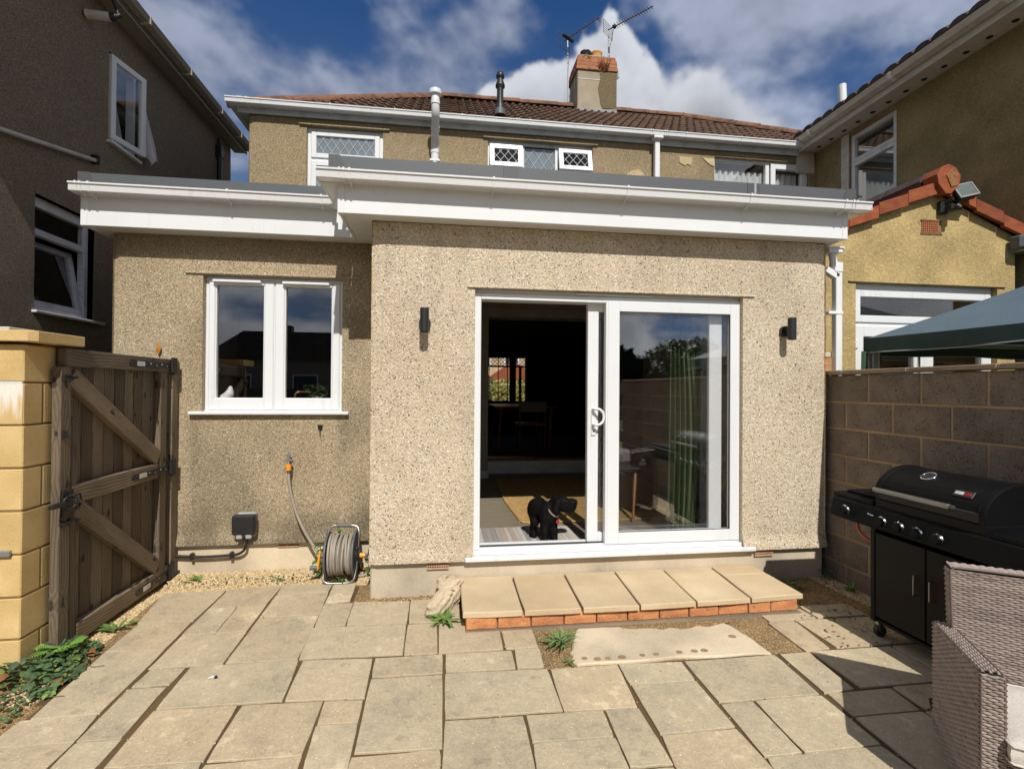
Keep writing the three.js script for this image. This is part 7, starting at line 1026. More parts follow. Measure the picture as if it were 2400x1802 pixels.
// ================================================================ INSIDE
{
  const fl = 0.29, r = thing('jute_rug', 'golden woven jute rug on the floor behind the dog', 'rug', [2.4, fl, -1.8]); { const o = [[1.19, -2.87], [1.16, -1.6], [1.2, -0.78], [1.225, -0.73], [1.3, -0.715], [2.45, -0.74], [3.1, -0.75], [3.15, -2.85]]; part('rug', slabGeo(o, fl, fl + 0.012, 0.006, 261, 0.008), M.jute, r); part('rug_edge', tube(o.slice(0, 6).map(([x, z]) => [x, fl + 0.01, z]), 0.008, 120, 6, false, 0.1), M.jute, r); } settle(r);
  const m = thing('door_mat', 'pale striped mat just inside the open patio door', 'mat', [1.15, fl, -0.4]); const cols = [[0.44, 0.4, 0.36], [0.33, 0.3, 0.275], [0.49, 0.455, 0.42], [0.4, 0.32, 0.25], [0.29, 0.265, 0.25]]; for (let i = 0; i < 22; i++) { const x = 0.76 + i * 0.0375; part('stripe', B(x, fl, -0.605, x + 0.037, fl + 0.006 + 0.0015 * (i % 3), -0.175, 0.002), mat(T.cloth, ...cols[(i * 7 + (i >> 2)) % 5], 0.95, { bump: 0.001 }), m); } settle(m);
  const t = thing('side_table', 'dark side table on slim splayed wooden legs behind the sliding glass', 'table', [2.5, fl, -1]); part('table_top', B(2.1, 0.735, -1.5, 3.1, 0.76, -0.78, 0.008), M.blackMat, t); for (const [a, b] of [[[2.3, 0.735, -0.86], [2.2, fl, -0.66]], [[2.95, 0.735, -0.86], [3.05, fl, -0.7]], [[2.25, 0.735, -1.4], [2.15, fl, -1.55]], [[2.95, 0.735, -1.4], [3.05, fl, -1.55]]]) part('leg', rod(b, a, 0.012, 0.022, 14), M.teak, t); settle(t);
  const g = thing('glass_ornament', 'small clear glass bird ornament standing on the dark side table', 'ornament', [2.36, 0.76, -0.84]); const gm = mat(null, 0.9, 0.93, 0.93, 0.05, { phys: 1, transmission: 0.7, thickness: 0.03, ior: 1.5 }); const bl = new THREE.SphereGeometry(0.035, 18, 12); bl.scale(1.1, 0.75, 0.9); bl.translate(2.36, 0.787, -0.84); part('body', bl, gm, g); const hd = new THREE.SphereGeometry(0.017, 14, 10); hd.translate(2.365, 0.822, -0.84); part('head', [hd, rod([2.375, 0.82, -0.84], [2.39, 0.826, -0.84], 0.008, 0.004)], gm, g); settle(g);
  const sp = thing('grey_speaker', 'small grey rounded box at the back of the side table', 'speaker', [2.27, 0.76, -1.05]); part('case', B(2.2, 0.761, -1.15, 2.33, 0.9, -1.0, 0.03), mat(T.cloth, 0.16, 0.16, 0.17, 0.9), sp); settle(sp);
  const c = thing('green_curtain', 'long green curtain gathered behind the right hand glass of the patio door', 'curtain', [2.5, fl, -0.28]); const cg = new THREE.PlaneGeometry(1, 1, 80, 30), p = cg.attributes.position; for (let i = 0; i < p.count; i++) { const u = p.getX(i) + 0.5, v = p.getY(i) + 0.5, w = 0.2 + 0.06 * (1 - v) + 0.05 * Math.sin(v * 4); p.setXYZ(i, 2.365 - 0.03 * (1 - v) + u * w, fl + 0.01 + v * 2.15, -0.29 + 0.04 * Math.sin(u * 34 + 0.9 * Math.sin(v * 3)) + 0.016 * Math.sin(u * 71 + v * 2) - 0.05 * u); } cg.computeVertexNormals(); part('cloth', cg, M.curtain, c); settle(c);
  const c2 = thing('green_curtain', 'narrow green curtain edge beside the frame behind the glass', 'curtain', [2.62, fl, -0.3]); const cg2 = new THREE.PlaneGeometry(1, 1, 30, 12), p2 = cg2.attributes.position; for (let i = 0; i < p2.count; i++) { const u = p2.getX(i) + 0.5, v = p2.getY(i) + 0.5; p2.setXYZ(i, 2.61 + u * 0.08, fl + 0.5 + v * 1.66, -0.32 + 0.025 * Math.sin(u * 30 + v)); } cg2.computeVertexNormals(); part('cloth', cg2, M.curtain, c2); settle(c2);
  const k = thing('dining_chair', 'dim wooden chair with a grey back in the dark room', 'chair', [1.98, 0.49, -4.6]); part('backrest', B(1.72, 1.1, -4.42, 2.18, 1.27, -4.38, 0.02), mat(T.cloth, 0.25, 0.22, 0.18, 0.9), k); part('seat', B(1.72, 0.88, -4.82, 2.18, 0.92, -4.4, 0.01), M.teak, k); for (const [x, z] of [[1.74, -4.41], [2.16, -4.41], [1.74, -4.8], [2.16, -4.8]]) part('leg', rod([x, 0.49, z], [x, z > -4.6 ? 1.2 : 0.9, z], 0.014, 0.016), M.teak, k); settle(k);
  const dt = thing('dining_table', 'dim round topped table in the dark back room', 'table', [1.75, 0.49, -5]); part('table_top', B(1.35, 1.16, -5.9, 2.4, 1.19, -4.5, 0.01), M.teak, dt); for (const [x, z] of [[1.45, -4.6], [2.3, -4.6], [1.45, -5.8], [2.3, -5.8]]) part('leg', rod([x - 0.05, 0.49, z + 0.1], [x, 1.16, z], 0.018, 0.024), M.teak, dt); settle(dt);
  // kitchen sill
  const b = thing('bird_ornament', 'white textured bird ornament on the kitchen window sill', 'ornament', [-1.26, 1.345, -0.76]); const bb = []; const sp2 = [[-1.315, 1.372, 0.028], [-1.285, 1.378, 0.036], [-1.255, 1.392, 0.04], [-1.235, 1.42, 0.034], [-1.228, 1.452, 0.022], [-1.226, 1.478, 0.012]]; for (let i = 0; i < sp2.length - 1; i++) for (let k2 = 0; k2 < 3; k2++) { const t2 = k2 / 3, s = new THREE.SphereGeometry(sp2[i][2] + (sp2[i + 1][2] - sp2[i][2]) * t2, 14, 10); s.translate(sp2[i][0] + (sp2[i + 1][0] - sp2[i][0]) * t2, sp2[i][1] + (sp2[i + 1][1] - sp2[i][1]) * t2, -0.755); bb.push(s); } bb.push(rod([-1.31, 1.372, -0.755], [-1.35, 1.39, -0.755], 0.016, 0.004)); part('body', bb, mat(T.cloth, 0.8, 0.8, 0.78, 0.7, { bump: 0.003 }), b); settle(b);
  const tp = thing('brass_tap', 'curved brass kitchen tap behind the window pane', 'tap', [-0.74, 1.335, -0.9]); part('spout', tube([[-0.76, 1.335, -0.9], [-0.76, 1.41, -0.9], [-0.745, 1.435, -0.9], [-0.71, 1.44, -0.9], [-0.64, 1.44, -0.88], [-0.62, 1.43, -0.87]], 0.009, 40, 10), mat(null, 0.75, 0.55, 0.25, 0.25, { metalness: 1 }), tp); settle(tp);
}
// ================================================================ BODIES FROM BLENDED CAPSULES
function blend(bones, ctr, S, res, k, bump) {
  const mc = new MarchingCubes(res, new THREE.MeshStandardMaterial(), false, false, 220000); mc.isolation = 0; const half = res / 2, f = mc.field; f.fill(-9);
  const pre = bones.map(([a, b, ra, rb, sq]) => { const d = [b[0] - a[0], b[1] - a[1], b[2] - a[2]]; return { a, d, l2: d[0] * d[0] + d[1] * d[1] + d[2] * d[2] || 1e-9, ra, rb, sq: sq || [1, 1, 1] }; });
  for (let z = 0; z < res; z++) for (let y = 0; y < res; y++) for (let x = 0; x < res; x++) {
    const px = ctr[0] + (x - half) / half * S, py = ctr[1] + (y - half) / half * S, pz = ctr[2] + (z - half) / half * S; let v = 9;
    for (const q of pre) { const ex = px - q.a[0], ey = py - q.a[1], ez = pz - q.a[2]; let t = (ex * q.d[0] + ey * q.d[1] + ez * q.d[2]) / q.l2; t = t < 0 ? 0 : t > 1 ? 1 : t; const gx = (ex - t * q.d[0]) * q.sq[0], gy = (ey - t * q.d[1]) * q.sq[1], gz = (ez - t * q.d[2]) * q.sq[2], d = Math.sqrt(gx * gx + gy * gy + gz * gz) - (q.ra + (q.rb - q.ra) * t); const h = Math.max(k - Math.abs(v - d), 0) / k; v = Math.min(v, d) - h * h * k * 0.25; }
    f[z * res * res + y * res + x] = -(v + (v < 0.03 && bump ? bump(px, py, pz) : 0));
  }
  mc.update(); const n = mc.count, P = new Float32Array(n * 3), N = new Float32Array(n * 3);
  for (let i = 0; i < n; i++) for (let c = 0; c < 3; c++) { P[i * 3 + c] = ctr[c] + mc.positionArray[i * 3 + c] * S; N[i * 3 + c] = mc.normalArray[i * 3 + c]; }
  const g = new THREE.BufferGeometry(); g.setAttribute('position', new THREE.BufferAttribute(P, 3)); g.setAttribute('normal', new THREE.BufferAttribute(N, 3)); return g;
}
{ // ---- the dog
  const d = thing('dog', 'small black dog standing in the open patio doorway looking to the right', 'dog', [1.31, 0.3, -0.24]);
  const fl = 0.298, bones = [
    [[1.262, 0.528, -0.315], [1.335, 0.512, -0.225], 0.074, 0.073], [[1.335, 0.505, -0.225], [1.345, 0.47, -0.195], 0.064, 0.052],
    [[1.35, 0.53, -0.22], [1.405, 0.572, -0.205], 0.066, 0.056], [[1.41, 0.587, -0.205], [1.44, 0.583, -0.195], 0.058, 0.05],
    [[1.452, 0.587, -0.19], [1.518, 0.582, -0.178], 0.038, 0.036], [[1.46, 0.552, -0.188], [1.514, 0.548, -0.178], 0.034, 0.03], [[1.52, 0.602, -0.178], [1.538, 0.6, -0.175], 0.018, 0.015],
    [[1.452, 0.612, -0.178], [1.468, 0.604, -0.16], 0.018, 0.014], [[1.452, 0.612, -0.222], [1.47, 0.606, -0.222], 0.018, 0.014],
    [[1.4, 0.605, -0.15], [1.378, 0.535, -0.142], 0.02, 0.028], [[1.415, 0.605, -0.255], [1.395, 0.55, -0.27], 0.02, 0.026],
    [[1.306, 0.475, -0.2], [1.3, 0.37, -0.172], 0.04, 0.024], [[1.3, 0.37, -0.172], [1.298, 0.318, -0.168], 0.023, 0.021], [[1.298, 0.316, -0.168], [1.3, 0.311, -0.142], 0.023, 0.018],
    [[1.374, 0.475, -0.215], [1.374, 0.37, -0.178], 0.04, 0.024], [[1.374, 0.37, -0.178], [1.373, 0.318, -0.174], 0.023, 0.021], [[1.373, 0.316, -0.174], [1.375, 0.311, -0.148], 0.023, 0.018],
    [[1.24, 0.49, -0.33], [1.238, 0.425, -0.275], 0.05, 0.031], [[1.238, 0.425, -0.275], [1.232, 0.37, -0.315], 0.028, 0.02], [[1.232, 0.37, -0.315], [1.23, 0.318, -0.29], 0.024, 0.023], [[1.23, 0.316, -0.29], [1.231, 0.312, -0.262], 0.024, 0.019],
    [[1.31, 0.49, -0.35], [1.318, 0.425, -0.295], 0.046, 0.028], [[1.318, 0.425, -0.295], [1.325, 0.37, -0.335], 0.032, 0.023], [[1.325, 0.37, -0.335], [1.327, 0.318, -0.305], 0.023, 0.022], [[1.327, 0.316, -0.305], [1.328, 0.312, -0.278], 0.023, 0.018],
    [[1.24, 0.53, -0.37], [1.235, 0.5, -0.4], 0.016, 0.01]].map(([a, b, p, q]) => [[a[0] + 0.004, a[1] - 0.004, a[2] - 0.024], [b[0] + 0.004, b[1] - 0.004, b[2] - 0.024], p, q]);
  const g = blend(bones, [1.37, 0.46, -0.25], 0.21, 100, 0.028, (x, y, z) => 0.006 * (fbm3(x * 45, y * 30, z * 45, 3, 710) - 0.5) + 0.003 * (vn3(x * 170, y * 60, z * 170, 711) - 0.5));
  const fur = mat(T.speck, 0.0026, 0.0023, 0.0022, 0.7, { bump: 0.0015, phys: 1, specularIntensity: 0.3 });
  g.translate(0, 0, 0); part('body', g, fur, d);
  { // shaggy coat: short hairs standing off the muzzle, legs and back
    const R = rng(720), P = [], p = g.attributes.position, n = g.attributes.normal; for (let i = 0; i < 5200; i++) { const k = Math.floor(R() * p.count), x = p.getX(k), y = p.getY(k), z = p.getZ(k), nx = n.getX(k), ny = n.getY(k), nz = n.getZ(k), L = 0.008 + R() * 0.014, s = 0.0013, dx = nx * 0.6 + (R() - 0.5) * 0.7, dy = ny * 0.5 - 0.75, dz = nz * 0.6 + (R() - 0.5) * 0.7, tx = nz, tz = -nx; P.push(x - tx * s, y, z - tz * s, x + tx * s, y, z + tz * s, x + dx * L, y + dy * L, z + dz * L); } const o = part('coat', rawGeo(P), Object.assign(fur.clone(), { side: THREE.DoubleSide }), d); o.userData.kind = 'stuff'; }
  part('nose', new THREE.SphereGeometry(0.012, 14, 10).translate(1.55, 0.599, -0.196), mat(null, 0.008, 0.008, 0.008, 0.25), d);
  for (const [x, y, z] of [[1.482, 0.608, -0.182], [1.486, 0.608, -0.246]]) part('eye', new THREE.SphereGeometry(0.007, 12, 8).translate(x, y, z), mat(null, 0.012, 0.008, 0.006, 0.08), d);
  const before = d.children.length; part('collar', tube([[1.322, 0.575, -0.19], [1.335, 0.53, -0.145], [1.372, 0.497, -0.137], [1.405, 0.492, -0.175], [1.415, 0.53, -0.25], [1.385, 0.585, -0.28], [1.345, 0.6, -0.25]], 0.007, 60, 8, true), mat(T.cloth, 0.3, 0.22, 0.17, 0.8), d);
  part('collar_tag', [new THREE.CylinderGeometry(0.014, 0.014, 0.003, 16).rotateX(Math.PI / 2).translate(1.392, 0.455, -0.13), rod([1.39, 0.49, -0.133], [1.391, 0.468, -0.13], 0.002)], M.red, d); part('tag_ring', bar([1.385, 0.462, -0.128], [1.407, 0.484, -0.13], 0.005, 0.002), M.steel, d);
  for (const c of d.children.slice(before)) c.position.set(0.004, -0.004, -0.024);
  settle(d);
}
{ // ---- stone boot
  const b = thing('stone_boot', 'weathered stone boot ornament leaning against the left end of the step', 'ornament', [0.53, 0, 0.22]);
  const bones = [[[0.468, 0.036, 0.325], [0.515, 0.05, 0.255], 0.056, 0.066], [[0.515, 0.05, 0.255], [0.565, 0.055, 0.16], 0.066, 0.07], [[0.458, 0.012, 0.34], [0.575, 0.012, 0.13], 0.05, 0.05, [1, 2.4, 1]], [[0.572, 0.06, 0.15], [0.57, 0.078, 0.1], 0.074, 0.082], [[0.52, 0.078, 0.225], [0.56, 0.1, 0.15], 0.034, 0.036], [[0.52, 0.11, 0.125], [0.61, 0.112, 0.11], 0.038, 0.04], [[0.54, 0.108, 0.06], [0.615, 0.11, 0.07], 0.038, 0.036], ...[...Array(8).keys()].map((i) => { const p = (k) => [0.572 + 0.07 * Math.cos(k * Math.PI / 4), 0.128 + 0.012 * Math.sin(k * 1.7), 0.098 + 0.06 * Math.sin(k * Math.PI / 4)]; return [p(i), p(i + 1), 0.019, 0.019]; }), [[0.49, 0.078, 0.275], [0.55, 0.086, 0.285], 0.014, 0.014], [[0.505, 0.092, 0.235], [0.57, 0.1, 0.245], 0.014, 0.014]];
  const g = blend(bones, [0.535, 0.08, 0.2], 0.2, 96, 0.018, (x, y, z) => 0.02 * (fbm3(x * 34, y * 34, z * 34, 4, 730) - 0.5) + 0.004 * Math.sin((y - x * 0.35 + z * 0.3) * 150 + 3 * fbm3(x * 20, y * 20, z * 20, 2, 733))); part('boot', g, mat(T.concrete, 1.12, 1.04, 0.9, 0.95, { bump: 0.006 }), b); part('sole', slabGeo([[0.42, 0.34], [0.45, 0.385], [0.5, 0.375], [0.555, 0.28], [0.63, 0.16], [0.635, 0.1], [0.55, 0.08], [0.49, 0.16], [0.45, 0.27]], -0.001, 0.022, 0.004, 735, 0.004), mat(T.concrete, 0.8, 0.74, 0.64, 0.95, { bump: 0.004 }), b);
  part('lace', [tube([[0.505, 0.118, 0.215], [0.54, 0.126, 0.195], [0.585, 0.124, 0.185], [0.625, 0.1, 0.175]], 0.006, 24, 6), tube([[0.52, 0.108, 0.24], [0.555, 0.122, 0.225], [0.6, 0.112, 0.215]], 0.006, 20, 6)], M.conc, b); part('soil', new THREE.SphereGeometry(0.05, 16, 8).scale(1, 0.3, 0.8).translate(0.572, 0.142, 0.088), M.soil, b); settle(b);
}
// ================================================================ PLANTS
const leafM = (r, g, b) => mat(null, r, g, b, 0.6, { phys: 1, transmission: 0.25, thickness: 0, side: THREE.DoubleSide, vertexColors: true });
const green = leafM(1, 1, 1);
function leafStrip(P, C, o, dir, len, wid, arch, tw, col, seg = 5, lob = 0) { // curved leaf blade
  const dx = Math.cos(dir), dz = Math.sin(dir), sx = -dz, sz = dx; let prev = null;
  for (let i = 0; i <= seg; i++) { const t = i / seg, w = wid * (Math.sin(Math.PI * Math.min(1, 0.1 + t * 0.9)) * (1 - 0.3 * t) + (lob ? lob * (i % 2 ? 1 : -0.5) * (t < 0.95 ? 1 : 0) : 0)), r = len * t * Math.cos(arch * 0.6), y = len * (Math.sin(arch) * t - 0.55 * t * t), cx = o[0] + dx * r, cz = o[2] + dz * r, cy = Math.max(o[1] + y, 0.006), q = [[cx - sx * w, cy + tw * w, cz - sz * w], [cx, cy - 0.25 * w, cz], [cx + sx * w, cy + tw * w * 0.4, cz + sz * w]]; if (prev) for (const k of [0, 1]) { P.push(...prev[k], ...prev[k + 1], ...q[k + 1], ...prev[k], ...q[k + 1], ...q[k]); const f = 0.85 + 0.3 * t; for (let m = 0; m < 6; m++) C.push(col[0] * f, col[1] * f, col[2] * f); } prev = q; }
}
function weed(label, x, z, n, len, wid, col, seed, o = {}) {
  const t = thing('weed', label, 'weed', [x, 0, z]), R = rng(seed), P = [], C = [], y = o.y || 0.0;
  for (let i = 0; i < n; i++) { const v = 0.7 + 0.6 * R(), c = [col[0] * v * (0.9 + 0.3 * R()), col[1] * v, col[2] * v]; leafStrip(P, C, [x + (R() - 0.5) * (o.spread || 0.02), y, z + (R() - 0.5) * (o.spread || 0.02)], (o.dir ?? 0) + (R() - 0.5) * (o.fan ?? 6.28), len * (0.6 + 0.6 * R()), wid * (0.7 + 0.5 * R()), (o.arch ?? 0.7) + (R() - 0.5) * 0.6, (R() - 0.5) * 0.8, c, 6, o.lob || 0); }
  part('foliage', rawGeo(P, C), green, t); return settle(t);
}
weed('spreading dandelion leaves at the toe of the stone boot', 0.535, 0.42, 20, 0.15, 0.013, [0.13, 0.24, 0.045], 801, { lob: 0.3, arch: 0.62 });
weed('bushy grass like weed in the dirt beside the old concrete slab', 1.2, 0.8, 60, 0.13, 0.007, [0.16, 0.26, 0.08], 802, { arch: 0.95, spread: 0.06 });
weed('small weed low in the dirt at the slab corner nearest the camera', 1.19, 1.0, 10, 0.05, 0.006, [0.13, 0.2, 0.05], 803, { spread: 0.03 });
weed('flat rosette weed in the gravel under the air brick', -0.74, -0.45, 12, 0.1, 0.013, [0.11, 0.19, 0.05], 804, { arch: 0.5, lob: 0.2 });
weed('two leaved seedling standing in the gravel nearest the gate hinge', -1.3, -0.44, 5, 0.12, 0.016, [0.12, 0.22, 0.04], 805, { arch: 1.1 });
weed('single flat leaf lying in the gravel by the gate hinge post', -1.42, -0.44, 2, 0.08, 0.018, [0.12, 0.24, 0.04], 806, { arch: 0.3, fan: 0.6, dir: 0.3 });
weed('small weed under the bottom rail of the gate', -1.46, 0.3, 16, 0.085, 0.013, [0.1, 0.2, 0.035], 807, { arch: 0.8, spread: 0.05 });
weed('tiny leaf cluster in gravel right of the gate weed', -1.4, 0.22, 6, 0.04, 0.014, [0.14, 0.24, 0.05], 808, { arch: 0.6 });
function climber(label, x, z, h, n, seed, w = 0.05) { const t = thing('weed', label, 'weed', [x, 0, z]), R = rng(seed), P = [], C = []; for (let i = 0; i < n; i++) { const y = h * (0.08 + 0.92 * R()), v = 0.7 + 0.6 * R(); leafStrip(P, C, [x + (R() - 0.5) * w, y, z + (R() - 0.5) * w * 0.6], 0.6 + R() * 2.2 + (R() > 0.5 ? 3.1 : 0), 0.04 + 0.035 * R(), 0.014 + 0.01 * R(), 0.5 * R(), (R() - 0.5), [0.08 * v, 0.17 * v, 0.03 * v], 5, 0.15); } part('foliage', rawGeo(P, C), green, t); part('stem', tube([[x, -0.02, z], [x + 0.01, h * 0.5, z], [x - 0.01, h, z]], 0.003, 12, 5), mat(null, 0.1, 0.16, 0.04, 0.8), t); settle(t); }
climber('leafy weed climbing behind the orange crank of the hose reel', -0.43, -0.45, 0.26, 22, 811);
climber('weed leaves poking above the wound hose inside the reel frame', -0.3, -0.52, 0.4, 9, 812, 0.03);
climber('green weed between the reel and the plinth corner', -0.07, -0.42, 0.17, 12, 813);
climber('weed under the wound hose at the foot of the reel', -0.27, -0.3, 0.05, 8, 814, 0.08);
climber('small broad leaved weed against the block wall nearest the plinth', 3.52, 0.02, 0.07, 5, 815, 0.02);
climber('small broad leaved weed midway along the sunlit gravel by the block wall', 3.53, 0.28, 0.07, 6, 816, 0.03);
climber('bright leaved weed by the leg of the barbecue', 3.5, 0.62, 0.1, 8, 817, 0.03);
climber('dark low weed in the shaded soil beside the step', 3.15, 0.18, 0.05, 8, 818, 0.1);
{ // ivy bed and fern at the pillar foot
  const R = rng(821), P = [], C = [], ivy = new THREE.Group(); ivy.name = 'ivy'; ivy.userData = { kind: 'stuff', label: 'dark green ivy spreading over the paving edge below the yellow pillar', category: 'ivy' }; scene.add(ivy);
  const leaf = (x, y, z, s, yaw, pitch, roll, col) => { const sh = [[0, -0.55], [0.32, -0.42], [0.55, -0.1], [0.36, 0.12], [0.3, 0.34], [0, 0.7], [-0.3, 0.34], [-0.36, 0.12], [-0.55, -0.1], [-0.32, -0.42]], m = new THREE.Matrix4().makeRotationFromEuler(new THREE.Euler(pitch, yaw, roll, 'YXZ')).setPosition(x, y, z), pt = (a, b) => { const v = V3(a * s, -Math.abs(a) * s * 0.22 - b * b * s * 0.2, b * s).applyMatrix4(m); return [v.x, Math.max(v.y, 0.004), v.z]; }; for (let i = 0; i < 10; i++) { const a = sh[i], b = sh[(i + 1) % 10]; P.push(...pt(0, 0), ...pt(b[0], b[1]), ...pt(a[0], a[1])); const k = i % 2 ? 0.92 : 1.06; for (let q = 0; q < 3; q++) C.push(col[0] * k, col[1] * k, col[2] * k); } };
  const band = [[-1.62, 0.5, -1.4, 0.5], [-1.61, 0.62, -1.37, 0.66], [-1.62, 0.78, -1.33, 0.8], [-1.78, 0.8, -1.32, 0.95], [-1.78, 0.95, -1.36, 1.05], [-1.72, 1.1, -1.37, 1.2]];
  for (let i = 0; i < 620; i++) { const q = R() * (band.length - 1.001), k = Math.floor(q), t = q - k, u = Math.pow(R(), 0.85), a = band[k], b = band[k + 1], x = (a[0] + (b[0] - a[0]) * t) * (1 - u) + (a[2] + (b[2] - a[2]) * t) * u, z = (a[1] + (b[1] - a[1]) * t) * (1 - u) + (a[3] + (b[3] - a[3]) * t) * u; if (x < -1.6 && z < 0.8) continue; const hgt = (0.1 * (1 - u) + 0.016) * (0.3 + 0.7 * R()), big = q < 3.4 && R() > 0.5, v = 0.55 + 0.8 * R(), col = R() > 0.965 ? [0.3, 0.13, 0.04] : R() > 0.88 ? [0.2 * v, 0.3 * v, 0.06 * v] : [0.085 * v, 0.155 * v, 0.055 * v]; leaf(x, hgt, z, (big ? 0.046 : 0.021) * (0.7 + 0.5 * R()), R() * 6.28, 0.2 + R() * 0.5, (R() - 0.5) * 0.8, col); }
  part('leaves', rawGeo(P, C), green, ivy); const st = []; for (let i = 0; i < 4; i++) { const x = -1.62 + R() * 0.2, z = 0.6 + R() * 0.45; st.push(tube([[x, 0.03, z], [x + 0.06, 0.05 * R(), z + 0.05], [x + 0.14, 0.01, z + 0.06 + R() * 0.1], [x + 0.2 + R() * 0.06, 0.005, z + 0.05 + R() * 0.1]], 0.0018, 12, 4)); } part('runners', st, mat(null, 0.13, 0.09, 0.045, 0.9), ivy);
  const f = thing('fern', 'bright green fern at the foot of the gate post beside the yellow pillar', 'fern', [-1.54, 0, 0.6]), P2 = [], C2 = []; for (let i = 0; i < 17; i++) { const dir = -0.6 + R() * 3.2, L = 0.13 + 0.11 * R(), ar = 0.75 + R() * 0.5, o = [-1.545 + (R() - 0.5) * 0.03, 0.015, 0.6 + (R() - 0.5) * 0.03], v = 0.7 + 0.6 * R(); for (let k = 1; k < 20; k++) { const t = k / 20, r = L * t * Math.cos(ar * 0.7), y = L * (Math.sin(ar) * t * 1.25 - 0.6 * t * t), w = 0.035 * Math.sin(Math.PI * (0.15 + 0.85 * t)) + 0.003; for (const s of [-1, 1]) leafStrip(P2, C2, [o[0] + Math.cos(dir) * r, o[1] + y, o[2] + Math.sin(dir) * r], dir + s * 1.15, w * (0.85 + 0.3 * R()), 0.0042, 0.2, 0.2, [0.13 * v, 0.25 * v, 0.035 * v], 2); } } part('fronds', rawGeo(P2, C2), green, f); settle(f);
}
{ // plant on the kitchen sill
  const t = thing('potted_plant', 'leafy green pot plant behind the kitchen window on the right', 'plant', [-0.55, 1.345, -0.8]), R = rng(831), P = [], C = []; part('pot', new THREE.CylinderGeometry(0.045, 0.035, 0.06, 18).translate(-0.55, 1.375, -0.8), M.conc, t); for (let i = 0; i < 110; i++) { const v = 0.6 + 0.7 * R(); leafStrip(P, C, [-0.56 + (R() - 0.5) * 0.16, 1.4 + R() * 0.1, -0.78 + (R() - 0.5) * 0.1], R() * 6.28, 0.03 + 0.02 * R(), 0.012, 0.6, R() - 0.5, [0.07 * v, 0.15 * v, 0.04 * v], 4); } part('foliage', rawGeo(P, C), green, t); settle(t);
}
